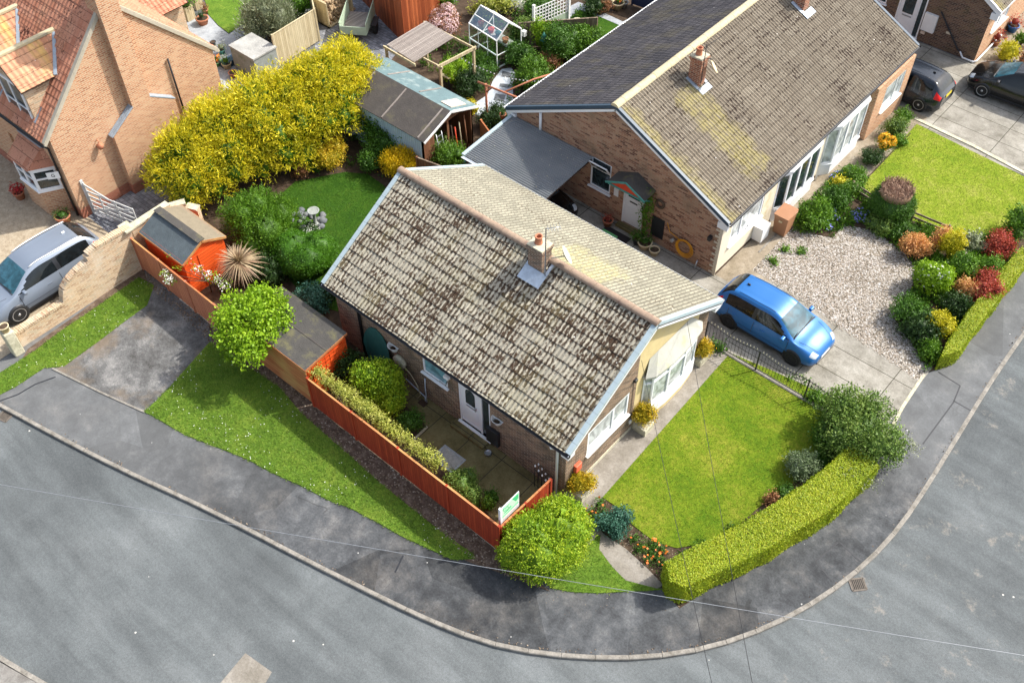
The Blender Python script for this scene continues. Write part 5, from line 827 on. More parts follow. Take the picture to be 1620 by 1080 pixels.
lro = r_.build('roof', 'dkwood', lH); tiled(lro, 'pantiles', (LU-7.4, lv, LAP+.03), (1, 0, 0), DL, 7.32, SL, 'tile_pan', .2, .3, .03, .02, prof=1, seed=8); tiled(lro, 'pantiles', (LU-7.4, lv, LAP+.03), (1, 0, 0), DRt, 7.32, SL, 'tile_pan', .2, .3, .03, .02, prof=1, seed=9)
cpn = MB()
for D in (DL, DRt): a = vz((LU-.02, lv, LAP+.03)); cpn.beam(a, a+D*SL, .16, .07); cpn.beam(a+vz((.06, 0, -.08)), a+vz((.06, 0, -.08))+D*SL, .06, .1)
cpn.build('verge', 'mortar', lro); ld = MB(); a = vz((LU-.12, .75, 0)); 
ld.obox(vz((LU-.16, 1.0, LAP-.55)), (.2, 0, 0), DL*.22, (0, .06, .05)); ld.build('lead_apron', 'leadpale', lro, bev=.02)
# dormer: gabled pantiled dormer on the side slope
def dormer(xc, w=2.0, y1=-2.0):
    yb, zr, ze = -.75, 6.42, 5.55; z0 = 3.95; h = w/2; d = MB(); d.box(xc-h+.1, y1, z0, xc+h-.1, yb+.3, ze); d.face([(xc-h+.1, y1, ze), (xc+h-.1, y1, ze), (xc, y1, zr-.12)]); db = d.build('dormer', 'brick_old', lH)
    for s_ in (-1, 1):
        D = unit(vz((s_*h, 0, ze-zr))); S = math.hypot(h, zr-ze)+.12; Lq = 2.45; p = MB(); a = vz((xc, y1-.15, zr-.03)); b = vz((xc, y1-.15+Lq, zr-.03)); p.slab([a, b, b+D*S, a+D*S], .06); pp = p.build('dormer_roof', 'dkwood', db)
        rg = None
        tl = tiled(db, 'dormer_tiles', (xc, y1-.15, zr), (0, 1, 0), D, Lq, S, 'tile_pan_l', .2, .3, .03, .02, prof=1, seed=int(xc*10) % 7+3)
    v = MB(); v.beam((xc+h-.04, y1-.08, z0+.16), (xc+h-.04, yb+.05, z0+1.45), .16, .05); v.build('valley_lead', 'lead', db); v = MB(); v.beam((xc+h+.12, yb-.02, ze-.02), (xc+.06, yb+.95, zr), .12, .06); v.build('valley_gutter', 'lead', db)
    v = MB(); v.beam((xc, y1-.15, zr+.03), (xc, y1+2.3, zr+.03), .2, .08); v.build('ridge_mortar', 'ridge_pale', db)
    f = MB(); g = MB(); P0 = (xc-h+.22, y1-.01, 0); T = (1, 0, 0); N = (0, -1, 0); W_ = w-.44
    for q in ((0, .07), (W_-.07, W_), (W_/2-.035, W_/2+.035)): bar(f, P0, T, N, *q, z0+.12, ze-.05, -.02, .05)
    for q in ((z0+.1, z0+.18), (ze-.1, ze-.02), (z0+.55, z0+.6)): bar(f, P0, T, N, 0, W_, *q, -.02, .045)
    bar(g, P0, T, N, .03, W_-.03, z0+.14, ze-.06, -.01, .015); fo = f.build('dormer_window', 'upvc', db, bev=.006)
    g.build('pane', 'glass_dark', db); s = MB(); s.box(xc-h, y1-.14, z0+.04, xc+h, y1, z0+.1); s.build('sill', 'upvc', db)
dormer(-13.77); dormer(-16.2)
gutter(lH, (LU-7, LV0-.32, LZ-.28), (LU+.05, LV0-.32, LZ-.28)); pipe(lH, [(LU-.3, LV0-.3, LZ-.35), (LU-.3, LV0-.07, LZ-.7), (LU-.3, LV0-.07, .05)], .045, 'iron')
pipe(lH, [(LU+.07, 3.22, 2.0), (LU+.07, 3.2, 4.5)], .04, 'iron', 'flue_pipe'); q = MB(); q.lathe((LU+.16, -.55, 2.55), [(.1, 0), (.13, .16), (.02, .26)], 8); q.tube([(LU, -.55, 2.85), (LU+.16, -.55, 2.9), (LU+.16, -.55, 2.8)], .015, 5); q.build('wall_lantern', 'terra', lH)
# bay of the left house
P = [(LU-2.9, LV0), (LU-2.45, LV0-.75), (LU-1.15, LV0-.75), (LU-.7, LV0)]; b = MB().prism(P, -.02, 1.15).build('bay_window', 'brick_left', lH); m_ = MB(); Pe = [(x, y-(.06 if y < LV0 else 0)) for x, y in P]; m_.prism(Pe, 1.151, 1.22); m_.build('sill', 'upvc', b, bev=.01); m_ = MB(); m_.prism(Pe, 2.2, 2.3); m_.build('head', 'upvc', b, bev=.01)
f = MB(); g = MB()
for a, c in zip(P, P[1:]):
    for k in range(2 if math.dist(a, c) > 1 else 1):
        kk = 2 if math.dist(a, c) > 1 else 1; a_ = vz((a[0]+(c[0]-a[0])*k/kk, a[1]+(c[1]-a[1])*k/kk, 0)); c_ = vz((a[0]+(c[0]-a[0])*(k+1)/kk, a[1]+(c[1]-a[1])*(k+1)/kk, 0)); L = np.linalg.norm(c_-a_); T = (c_-a_)/L; N = vz((T[1], -T[0], 0))
        for q in ((0, .08), (L-.08, L)): bar(f, a_, T, N, *q, 1.22, 2.2, -.05, .015)
        for q in ((1.22, 1.32), (2.1, 2.2), (1.72, 1.79)): bar(f, a_, T, N, .08, L-.08, *q, -.05, .01)
        bar(g, a_, T, N, .04, L-.04, 1.25, 2.17, -.04, -.02)
f.build('frame', 'upvc', b); g.build('pane', 'glass_dark', b); m_ = MB(); tp = [(LU-2.55, LV0, 3.0), (LU-1.05, LV0, 3.0)]; lo = [(LU-3.0, LV0, 2.31), (LU-2.5, LV0-.88, 2.31), (LU-1.1, LV0-.88, 2.31), (LU-.6, LV0, 2.31)]
m_.face([lo[0], lo[1], tp[0]]); m_.face([lo[1], lo[2], tp[1], tp[0]]); m_.face([lo[2], lo[3], tp[1]]); m_.face(lo[::-1]); m_.build('roof', 'tile_pan', b); MB().beam((LU-2.6, LV0-.03, 3.0), (LU-1.0, LV0-.03, 3.0), .12, .06).build('flashing', 'lead', b)
si = MB(); si.slab([(LU-.42, LV0-.5, 2.05), (LU-.15, LV0-.14, 2.05), (LU-.15, LV0-.14, 2.35), (LU-.42, LV0-.5, 2.35)], .02); s_ = si.build('number_sign', 'white', lH); nn = vz((.8, -.6, 0)); text(s_, 'G', vz((LU-.285, LV0-.32, 2.2))+nn*.004, unit(vz((.6, .8, 0))), (0, 0, 1), .2, 'iron')
si = MB(); si.tube([(LU-.29, LV0-.33, 2.33), (LU-.25, LV0-.0, 2.4)], .01, 5); si.build('bracket', 'iron', s_)
# wing of the same house behind
w2 = MB(); w2.box(-21, LV1+.003, 0, -17.5, 7.5, 2.85); wg = w2.build('rear_wing', 'brick_old', lH); d_ = unit(vz((2.2, 0, -1.6))); tiled(wg, 'pantiles', (-19.3, LV1-.6, 4.5), (0, 1, 0), d_, 2.95, 2.76, 'tile_pan', .2, .3, .03, .02, prof=1, seed=5); m_ = MB(); m_.slab([(-19.3, LV1-.6, 4.46), (-19.3, 7.65, 4.46), (-17.1, 7.65, 2.86), (-17.1, LV1-.6, 2.86)], .08); m_.slab([(-19.3, LV1-.6, 4.46), (-19.3, 7.65, 4.46), (-21.4, 7.65, 2.86), (-21.4, LV1-.6, 2.86)], .08); m_.build('roof', 'dkwood', wg)
# gate
t = thing('side_gate', 'weathered white five-bar gate across the block paved side passage', 'gate', (-10.9, -1.5, 0)); g0, g1 = vz((-11.95, -1.7, 0)), vz((-9.6, -1.15, 0)); mb = MB()
for z_ in (.18, .42, .66, .9, 1.15): mb.beam(g0+vz((.1, .02, z_)), g1+vz((0, 0, z_-(0 if z_ < 1 else .0))), .03, .08)
for k in (0.04, .3, .62, .99): p = g0+(g1-g0)*k; mb.beam(p+vz((0, 0, .1)), p+vz((0, 0, 1.2 if k > .1 else 1.55)), .035, .09, up=(1, 0, 0))
mb.beam(g0+vz((.1, 0, 1.5)), g0+(g1-g0)*.5+vz((0, 0, 1.15)), .035, .08); mb.beam(g0+(g1-g0)*.05+vz((0, .01, .2)), g0+(g1-g0)*.98+vz((0, .01, 1.1)), .03, .07); mb.build('bars', 'grime_white', t); MB().beam(g0, g0+vz((0, 0, 1.65)), .12, .12, up=(1, 0, 0)).build('post', 'grime_white', t)
# ================================================================ BOUNDARIES
t = thing('boundary_wall', 'weathered buff brick boundary wall with curved top beside the silver car', 'wall', (-8, -4.8, 0)); prof = [(-7.3, .62), (-5.32, .62), (-5.28, .85), (-5.15, 1.15), (-4.9, 1.36), (-4.55, 1.5), (-4.1, 1.6), (-3.95, 1.62), (-3.93, 1.88), (-3.6, 1.98), (-2.9, 1.98), (-2.2, 1.92)]
mb = MB(); x0, x1 = -8.13, -7.9
for a, b in zip(prof, prof[1:]): mb.face([(x1, a[0], 0), (x1, b[0], 0), (x1, *b), (x1, *a)]); mb.face([(x0, b[0], 0), (x0, a[0], 0), (x0, *a), (x0, *b)])
mb.face([(x0, -2.2, 0), (x0, -2.2, 1.92), (x1, -2.2, 1.92), (x1, -2.2, 0)]); mb.face([(x0, -7.3, 0), (x1, -7.3, 0), (x1, -7.3, .62), (x0, -7.3, .62)]); mb.build('wall', 'brick_old', t); cp = MB()
for a, b in zip(prof, prof[1:]):
    L = math.dist(a, b); k = max(1, int(L/.075))
    for i in range(k): p = [a[j]+(b[j]-a[j])*(i+.5)/k for j in (0, 1)]; T = vz((0, b[0]-a[0], b[1]-a[1]))/L; Nn = vz((0, -T[2], T[1])); cp.obox(vz((-8.015, p[0], p[1]))+Nn*.05, (.13+random.uniform(0, .012), 0, 0), T*(L/k*.44), Nn*(.055+random.uniform(-.006, .008)))
cp.build('coping', 'brick_old', t)
MB().box(-8.3, -2.45, 1.95, -7.75, -2.05, 2.02).build('capstone', 'cap', t, bev=.01)
t = thing('gate_pier', 'pale concrete gate pier topped by a round pot at the left edge', 'pier', (-7.7, -7.4, 0)); MB().box(-7.98, -7.72, 0, -7.62, -7.36, 1.12).build('pier', 'cap', t, bev=.04)
pot('flower_pot', 'old stone pot of soil standing on top of the concrete gate pier', -7.8, -7.54, .17, .26, 'cream_pot', z=1.12)
def fence(name, label, a, b, h, mat, z0=.06, panel=1.83, posts=True, th=.03, cap='fence_tan', grp=None, cat='fence', pm=None):
    a, b = vz((*a, 0)), vz((*b, 0)); L = np.linalg.norm(b-a); d = (b-a)/L; n = max(1, round(L/panel)); t = thing(name, label, cat, tuple((a+b)/2), grp)
    for i in range(n):
        p = a+d*(L*i/n+.03); q = a+d*(L*(i+1)/n-.03); hh = h+random.uniform(-.02, .02); m_ = MB(); m_.beam(p+vz((0, 0, z0+hh/2)), q+vz((0, 0, z0+hh/2)), th, hh); pn = m_.build('panel', mat, t); m_ = MB(); m_.beam(p+vz((0, 0, z0+hh+.012)), q+vz((0, 0, z0+hh+.012)), th+.03, .022); m_.build('capping', cap, pn)
    if posts:
        for i in range(n+1): p = a+d*(L*i/n); m_ = MB(); m_.box(p[0]-.04, p[1]-.04, 0, p[0]+.04, p[1]+.04, z0+h+.03); m_.build('post', pm or mat, t)
    return t
fence('garden_fence', 'long red stained fence in front of the patio', (1.72, -2.42), (9.9, -2.46), 1.42, 'fence_red')
fence('garden_fence', 'faded salmon fence beyond the lime tree beside the small orange shed', (-7.86, -2.3), (-1.45, -2.42), 1.5, 'fence_salmon')
fence('garden_fence', 'short red fence closing the patio behind the clipped round bush', (9.9, -2.42), (9.97, -.25), 1.3, 'fence_red', panel=1.1)
# estate agent board
t = thing('sale_board', 'green and white sale board on a white post at the fence corner', 'sign', (9.78, -2.25, 0)); MB().box(9.74, -2.3, 0, 9.82, -2.22, 2.05).build('post', 'upvc', t, bev=.008)
MT['green_sign'] = plain('green_sign_print', (.06, .5, .2), .4, .1); MT['pale_sign'] = plain('pale_green_print', (.5, .72, .55), .4, .1)
bd = MB().box(9.768, -2.22, 1.22, 9.792, -1.46, 2.0).build('board', 'upvc', t); MB().box(9.7925, -2.2, 1.55, 9.796, -1.48, 1.98).build('green_print', 'pale_sign', bd); MB().face([(9.797, -1.78, 1.98), (9.797, -1.6, 1.66), (9.797, -1.49, 1.7), (9.797, -1.49, 1.97)]).build('green_panel', 'green_sign', bd)
text(bd, 'For', (9.798, -2.03, 1.86), (0, 1, 0), (0, 0, 1), .2, 'green_sign'); text(bd, 'Sale', (9.798, -1.96, 1.68), (0, 1, 0), (0, 0, 1), .2, 'green_sign'); MB().box(9.793, -2.19, 1.46, 9.798, -1.5, 1.475).build('rule', 'green_sign', bd); MB().box(9.793, -2.19, 1.5, 9.798, -1.5, 1.53).build('rule', 'green_sign', bd); MB().box(9.793, -2.15, 1.38, 9.798, -1.65, 1.41).build('small_print', 'pink_white', bd)
# railing
t = thing('bow_top_railing', 'black iron railing with pale spear finials between lawn and driveway', 'railing', (12.6, 8.3, 0)); R0, R1 = 9.85, 15.55; posts = [9.85, 11.9, 13.75, 15.55]; mb = MB(); fi = MB()
for a, b in zip(posts, posts[1:]):
    top = lambda s: .9+.05*math.cos(2*PI*s)
    prev = None
    for i in range(17):
        s = i/16; x = a+(b-a)*s; z = top(s); 
        if 0 < i < 16: mb.tube([(x, 8.3, .1), (x, 8.3, z+.05)], .008, 5); fi.lathe((x, 8.3, z+.04), [(.008, 0), (.022, .03), (.014, .06), (.002, .1)], 6)
        if prev: mb.beam((prev[0], 8.3, prev[1]), (x, 8.3, z), .012, .03)
        prev = (x, z)
    mb.beam((a, 8.3, .12), (b, 8.3, .12), .012, .03)
mb.build('bars', 'iron', t); fi.build('finials', 'cap', t)
for x in posts: MB().box(x-.022, 8.278, 0, x+.022, 8.322, 1.02).build('post', 'iron', t)
MB().box(9.75, 8.22, 0, 16.0, 8.38, .05).build('footing', 'kerb', t)
# low ranch rails in the flower border
for i, (a, b, lb) in enumerate([((1346, 303), (1386, 328), 'low mossy timber rail fence left of the brown-topped topiary'), ((1441, 349), (1496, 372), 'low dark timber rail fence right of the topiary beside the lawn'), ((1517, 385), (1546, 398), 'low timber rail fence between the yellow shrub and red shrub')]):
    a, b = G(*a), G(*b); t = thing('rail_fence', lb, 'rail fence', (*a, 0), 'low rail fences in the flower border'); m_ = MB(); m_.beam((*a, .42), (*b, .42), .03, .08); m_.beam((*a, .2), (*b, .2), .03, .08); m_.build('rails', 'old_fence', t)
    for p in (a, b): MB().box(p[0]-.04, p[1]-.04, 0, p[0]+.04, p[1]+.04, .52).build('post', 'old_fence', t)
# ================================================================ SHEDS
def shed(name, label, x0, x1, y0, y1, he, hr, axis, wall, roofm, trim, ov=.08, door=None, mono=None):
    t = thing(name, label, 'shed', ((x0+x1)/2, (y0+y1)/2, 0)); w = MB()
    if mono is None:
        if axis == 'x':
            ym = (y0+y1)/2; w.prism([(x0, y0), (x1, y0), (x1, y1), (x0, y1)], 0, he); [w.face([(x, y0, he), (x, y1, he), (x, ym, hr)]) for x in (x0, x1)]
            A = [[(x0-ov, ym, hr+.02), (x1+ov, ym, hr+.02), (x1+ov, yy, he-.04), (x0-ov, yy, he-.04)] for yy in (y0-ov, y1+ov)]
    else:
        w.prism([(x0, y0), (x1, y0), (x1, y1), (x0, y1)], 0, he); [w.face([(x, y0, he), (x, y1, he), (x, y1, hr), (x, y0, he+.001)]) for x in (x0, x1)]; w.face([(x0, y1, he), (x1, y1, he), (x1, y1, hr), (x0, y1, hr)]); A = [[(x0-ov, y1+ov, hr+.02), (x1+ov, y1+ov, hr+.02), (x1+ov, y0-ov, he+.02), (x0-ov, y0-ov, he+.02)]]
    w.build('wall', wall, t)
    for i, q in enumerate(A): r_ = MB(); r_.slab(q, .04); ro = r_.build('roof', roofm[i % len(roofm)], t); tr = MB(); [tr.beam(vz(q[k])-vz((0, 0, .05)), vz(q[k2])-vz((0, 0, .05)), .03, .09) for k, k2 in ((0, 3), (1, 2), (3, 2))]; tr.build('trim', trim, ro)
    return t
t = shed('garden_shed', 'small orange shed with grey felt roof beside the spiky cordyline', -7.75, -5.35, -1.9, -.15, 1.72, 2.12, 'x', 'shed_orange', ['felt_slate', 'felt_tan'], 'fence_tan')
MB().prism([(-5.345, -1.3), (-5.32, -1.3), (-5.32, -.5), (-5.345, -.5)], .1, 1.6).build('door', 'shed_orange', t)
m_ = MB(); ym = -1.025; m_.beam((-7.85, ym, 2.15), (-5.26, ym, 2.15), .3, .02); m_.build('ridge_felt', 'felt_brown', t)
t = shed('garden_shed', 'orange shed with flat dark felt roof built against the fence', -1.5, 1.6, -2.34, -.62, 1.78, 2.0, 'x', 'shed_orange', ['felt_brown'], 'fence_tan', mono=1, ov=.06)
MB().box(-1.5, -2.385, .05, 1.62, -2.35, 1.74).build('side_boarding', 'fence_tan', t)
la = MB()
for k in range(9): la.box(1.602, -2.3+.19*k, .7, 1.615, -2.28+.19*k, 1.7)
for k in range(6): la.box(1.6155, -2.3, .75+.18*k, 1.628, -.66, .765+.18*k)
la.build('trellis', 'shed_orange', t); la = MB(); la.beam((-1.5, -1.45, 1.9+.018), (1.66, -1.45, 1.9+.018), .05, .012); la.build('felt_seam', 'felt_dark', t)
# big metal workshop shed
mx0, mx1, my0, my1 = -8.3, -3.45, 8.15, 11.0; he, hr = 2.06, 2.6; t = thing('workshop_shed', 'long shed with pale blue metal side and half green half brown felt roof', 'shed', (-5.9, 9.6, 0)); w = MB(); w.box(mx0, my0, 0, mx1, my0+.06, he); w.build('metal_wall', 'metal_blue', t); w = MB(); w.box(mx0, my1-.06, 0, mx1, my1, he); w.box(mx0, my0, 0, mx0+.06, my1, he); w.box(mx0, my0+.06, -.01, mx1, my1-.06, .04)
ym = 9.6; w.box(mx1-.06, my0, 0, mx1, my0+.65, he); w.box(mx1-.08, my1-.1, 0, mx1, my1, he); w.box(mx1-.06, ym-.05, 0, mx1, ym+.05, he); w.face([(mx1, my0, he), (mx1, my1, he), (mx1, ym, hr)]); w.box(mx1-1.6, my0+.1, .05, mx1-1.5, my1-.1, he); w.build('timber_wall', 'brown_wood', t)
for i, (yy, mt) in enumerate(((my0-.12, 'felt_dark'), (my1+.12, 'felt_green'))): r_ = MB(); r_.slab([(mx0-.1, ym, hr+.03), (mx1+.22, ym, hr+.03), (mx1+.22, yy, he-.03), (mx0-.1, yy, he-.03)], .05); ro = r_.build('roof', mt, t); tr = MB(); tr.beam((mx1+.24, ym, hr-.0), (mx1+.24, yy, he-.06), .03, .1); tr.build('bargeboard', 'white', ro)
bt = MB(); D = vz((0, my0-.12-ym, he-hr-.06)); nn = vz((0, -.35, .94))
for x in (-7.4, -5.6, -3.6): bt.beam(vz((x, ym, hr+.045))+D*.05, vz((x, ym, hr+.045))+D*.97, .06, .025)
bt.build('roof_battens', 'grey_wood', t); bt = MB(); D2 = vz((0, my1+.12-ym, he-hr-.06))
for x in (-6.9, -5.1): bt.beam(vz((x, ym, hr+.045))+D2*.1, vz((x, ym, hr+.045))+D2*.9, .06, .02)
bt.build('roof_battens', 'grey_wood', t); q = MB(); a = vz((-3.75, ym, hr+.05))+D2*.45; q.obox(a, (.28, 0, 0), D2*.28, (0, 0, .02)); tag(q.build('board', 'pink_white'), 'pale sheet of board lying on the green shed roof', 'board')
t = thing('step_ladder', 'aluminium step ladder leaning inside the open workshop shed', 'ladder', (-3.6, 9.1, 0)); m_ = MB()
for y in (8.95, 9.25): m_.tube([(-3.2, y, .05), (-3.5, y, 1.75)], .02, 6)
for k in range(6): m_.beam((-3.23-.05*k, 8.95, .3+.26*k), (-3.23-.05*k, 9.25, .3+.26*k), .05, .02)
m_.build('frame', 'galv', t)
for i, (y, h, m1, lb) in enumerate([(9.75, 1.7, 'dkwood', 'dark timber plank leaning in the workshop doorway'), (9.95, 1.5, 'red_pl', 'red handled garden tool standing in the workshop doorway'), (10.2, 1.6, 'tan_hose', 'pale handled tool standing in the workshop doorway'), (10.5, 1.8, 'brown_wood', 'brown pole leaning at the right of the workshop doorway')]): tag(MB().tube([(-3.3, y, .03), (-3.48, y+.05, h)], .03, 6).build('garden_tool', m1), lb, 'tool', 'tools in the workshop doorway')
t = thing('plastic_bag', 'bright blue plastic bag outside the open shed door', 'bag', (-2.9, 10.0, 0)); MB().lathe((-2.9, 10.0, 0), [(.15, 0), (.22, .12), (.15, .25), (.05, .3)], 9).build('bag', 'bluebag', t)
for i in range(3): tag(MB().beam((-2.9+.18*i, 9.35, .1+.02*i), (-2.3+.2*i, 10.3, .14), .09, .04).build('timber_plank', 'pale_wood'), ['left pale plank stacked outside the shed door', 'middle pale plank stacked outside the shed door', 'right pale plank stacked outside the shed door'][i], 'plank', 'planks outside the shed door')
fence('timber_fence', 'brown timber fence behind the ivy next to the workshop shed', (-3.4, 7.75), (-1.25, 8.2), 1.35, 'brown_wood', cap='old_fence'); fence('timber_fence', 'orange brown fence panel beside the carport and dark shrub', (-3.2, 11.25), (-1.7, 10.6), 1.2, 'fence_tan')
# pergola with slatted roof
t = thing('pergola', 'weathered timber pergola with grey slatted roof behind the workshop shed', 'pergola', (-7.9, 12.6, 0)); sl = MB(); z = 2.2; A = vz((-8.9, 11.6, z)); Bv = vz((-7.1, 11.45, z)); Cv = vz((-7.1, 14.0, z)); L_ = 24
for i in range(L_): p = A+(Bv-A)*(i+.5)/L_; q = p+vz((.0, 2.4, 0)); sl.beam(p, q, .055, .03)
sl.build('slats', 'grey_wood', t); m_ = MB(); m_.beam((-9, 11.5, z-.08), (-7.0, 11.4, z-.08), .05, .12); m_.beam((-9, 13.95, z-.08), (-5.9, 13.9, z-.08), .05, .12); m_.beam((-6.2, 11.9, z-.08), (-5.95, 14.0, z-.08), .06, .14); m_.beam((-7.1, 12.0, z-.1), (-6.0, 12.0, z-.1), .05, .1); m_.build('beams', 'pale_wood', t)
for x, y in ((-8.9, 11.55), (-6.15, 12.0), (-6.0, 13.9), (-8.9, 13.9)): MB().box(x-.05, y-.05, 0, x+.05, y+.05, z-.05).build('post', 'pale_wood', t)
t = thing('garden_chair', 'pale garden table with dark slats under the pergola edge', 'table', (-6.9, 13.2, 0)); m_ = MB(); m_.box(-7.3, 13.0, .7, -6.7, 13.7, .74); m_.build('table_top', 'cream_pot', t)
for x, y in ((-7.25, 13.05), (-6.75, 13.05), (-6.75, 13.65), (-7.25, 13.65)): MB().box(x-.03, y-.03, 0, x+.03, y+.03, .7).build('leg', 'iron', t)
# festoon lights and pergola posts of the pale path garden
t = thing('festoon_lights', 'string of white festoon lights hanging over the back garden', 'string lights', (-5, 13.3, 2)); a, b = vz((-6.35, 13.1, 2.1)), vz((-2.2, 13.9, 2.2)); P_ = [a+(b-a)*s-vz((0, 0, .35*4*s*(1-s))) for s in np.linspace(0, 1, 25)]; MB().tube(P_, .008, 4).build('cable', 'iron', t); m_ = MB()
for p in P_[1:-1]: m_.lathe(p-vz((0, 0, .06)), [(.012, .06), (.032, .02), (.02, 0)], 7)
m_.build('bulbs', 'white', t)
t = thing('rustic_arch', 'reddish rustic pole arch over the pale path', 'arch', (-4.0, 12.4, 0)); m_ = MB(); m_.tube([(-3.9, 12.35, 0), (-3.9, 12.35, 2.1)], .05, 7); m_.tube([(-4.3, 12.3, 2.05), (-1.75, 12.55, 2.1)], .045, 7); m_.tube([(-3.85, 12.35, 1.75), (-3.55, 12.4, 2.08)], .035, 6); m_.tube([(-3.0, 12.5, 2.05), (-2.6, 13.9, 2.1), (-2.3, 14.6, 2.1)], .04, 7); m_.build('poles', 'terra', t)
pot('hanging_basket', 'terracotta hanging basket beneath the rustic pole arch', -2.95, 12.3, .14, .2, 'terra', .9, 'l_green', .15, 100, z=.9)
fence('timber_fence', 'old brown timber fence across the back gardens right of the greenhouse', (-6.6, 17.6), (-4.2, 20.2), 1.25, 'old_fence', cap='old_fence'); 
# greenhouse
t = thing('greenhouse', 'small aluminium framed greenhouse with a blue glazed roof', 'greenhouse', (-7.4, 16.5, 0)); c0 = vz((-6.3, 15.7, 0)); ex = unit(vz((-.93, .12, 0))); ey = unit(vz((.12, .93, 0))); Lx, Ly, e_, r_ = 1.9, 1.45, 1.45, 2.05; at = lambda a, b, z: c0+ex*a+ey*b+vz((0, 0, z)); fr2 = MB()
for a in (0, Lx):
    for b in (0, Ly): fr2.beam(at(a, b, .02), at(a, b, e_), .04, .04, up=(1, 0, 0))
    fr2.beam(at(a, 0, e_), at(a, Ly/2, r_), .04, .04); fr2.beam(at(a, Ly, e_), at(a, Ly/2, r_), .04, .04); fr2.beam(at(a, 0, .05), at(a, Ly, .05), .04, .06); fr2.beam(at(a, 0, .7), at(a, Ly, .7), .03, .03)
for b, z in ((0, e_), (Ly, e_), (Ly/2, r_), (0, .05), (Ly, .05), (0, .7)): fr2.beam(at(0, b, z), at(Lx, b, z), .05, .05)
for k in (1, 2): fr2.beam(at(Lx*k/3, 0, .05), at(Lx*k/3, 0, e_), .025, .025, up=(1, 0, 0))
for s_ in (0, Ly): fr2.beam(at(Lx/2, s_, e_), at(Lx/2, Ly/2, r_), .035, .03); fr2.beam(at(0, (s_+Ly/2)/2, (e_+r_)/2), at(Lx, (s_+Ly/2)/2, (e_+r_)/2), .03, .03)
fr2.build('frame', 'white', t); gg = MB(); gg.face([at(0, 0, e_), at(Lx, 0, e_), at(Lx, Ly/2, r_), at(0, Ly/2, r_)]); gg.face([at(0, Ly, e_), at(Lx, Ly, e_), at(Lx, Ly/2, r_), at(0, Ly/2, r_)]); gg.face([at(0, 0, .05), at(0, Ly, .05), at(0, Ly, e_), at(0, Ly/2, r_), at(0, 0, e_)]); gg.face([at(Lx, 0, .05), at(Lx, Ly, .05), at(Lx, Ly, e_), at(Lx, Ly/2, r_), at(Lx, 0, e_)]); gg.face([at(0, 0, .05), at(Lx, 0, .05), at(Lx, 0, e_), at(0, 0, e_)]); gg.build('glazing', 'clear', t)
MB().prism([tuple(at(a, b, 0)[:2]) for a, b in ((.3, .8), (1.7, .8), (1.7, 1.3), (.3, 1.3))], .68, .72).build('staging', 'render_grey', t)
for k, (a, b, m1, lb) in enumerate(((1.55, 1.0, 'red_pl', 'orange tub on the greenhouse staging'), (1.1, 1.05, 'teal', 'blue tub on the greenhouse staging'), (.5, .95, 'terra', 'terracotta tray pot at the near end of the greenhouse'))): p = at(a, b, .72); tag(MB().lathe(p, [(.1, 0), (.16, .22), (.13, .22)], 12).build('plant_tub', m1), lb, 'tub')
# trellis screen, bird tables, ornaments
t = thing('trellis_screen', 'pale green square trellis screen on posts by the back lawn', 'trellis', (-6.1, 19.2, 0)); a, b = vz((-6.4, 18.35, 0)), vz((-5.95, 20.35, 0)); m_ = MB(); d = (b-a)
for k in range(13): p = a+d*k/12; m_.beam(p+vz((0, 0, .9)), p+vz((0, 0, 1.75)), .035, .03, up=(1, 0, 0))
for k in range(6): m_.beam(a+vz((0, 0, .9+.17*k)), b+vz((0, 0, .9+.17*k)), .02, .035)
m_.build('lattice', 'white', t); m_ = MB(); m_.beam(a+vz((0, 0, .45)), b+vz((0, 0, .45)), .02, .85); m_.build('panel', 'sage', t)
for p in (a, b): MB().beam(p, p+vz((0, 0, 1.95)), .11, .11, up=(1, 0, 0)).build('post', 'white', t)
def birdtable(px, label, mat='stone', h=.85):
    x, y = G(*px); t = thing('bird_bath', label, 'bird bath', (x, y, 0)); MB().lathe((x, y, 0), [(.17, 0), (.15, .05), (.07, .1), (.06, h*.55), (.08, h-.08), (.22, h-.03), (.24, h), (.2, h), (.16, h-.03)], 18).build('pedestal', mat, t)
birdtable((912, 58), 'white bird bath standing on the little shaded lawn', 'cap'); birdtable((500, 356), 'grey stone bird bath beside the rear lawn rockery', 'stone', .75)
for px, m1, lb in (((860, 88), 'verdigris', 'left green metal pagoda ornament among the dark shrubs'), ((873, 86), 'teal', 'right teal leaf shaped ornament among the dark shrubs')):
    x, y = G(*px); t = thing('garden_ornament', lb, 'ornament', (x, y, 0)); MB().lathe((x, y, .0), [(.03, 0), (.03, .8), (.2, .82), (.08, .95), (.15, .97), (.02, 1.2)], 6).build('ornament', m1, t)
x, y = G(829, 84); t = thing('bird_house', 'small white bird box on a pole among the shrubs', 'bird box', (x, y, 0)); MB().box(x-.09, y-.09, .9, x+.09, y+.09, 1.15).build('box', 'white', t); MB().tube([(x, y, 0), (x, y, .9)], .02, 6).build('pole', 'iron', t)
MB_ = MB(); MB_.tube([(*G(922, 10), 1.6), (*G(964, 50), 1.6)], .02, 6); tag(MB_.build('washing_pole', 'cap'), 'thin white pole slanting over the little shaded lawn', 'pole')
# pots at top right of the dark roof, navy panel
pot('flower_pot', 'cream round pot with orange flowers beside the navy screen', *G(977, 14), .3, .35, 'cream_pot', .8, 'l_mid', .3, 150, ('f_orange', 30, .08)); pot('flower_pot', 'grey cylindrical pot next to the cream pot by the navy screen', *G(987, 12), .2, .3, 'render_grey')
a, b = G(1000, 8), G(1040, 22); fence('screen_fence', 'navy painted screen fence beyond the dark roof', a, b, 1.5, 'navy', cap='navy', panel=3)
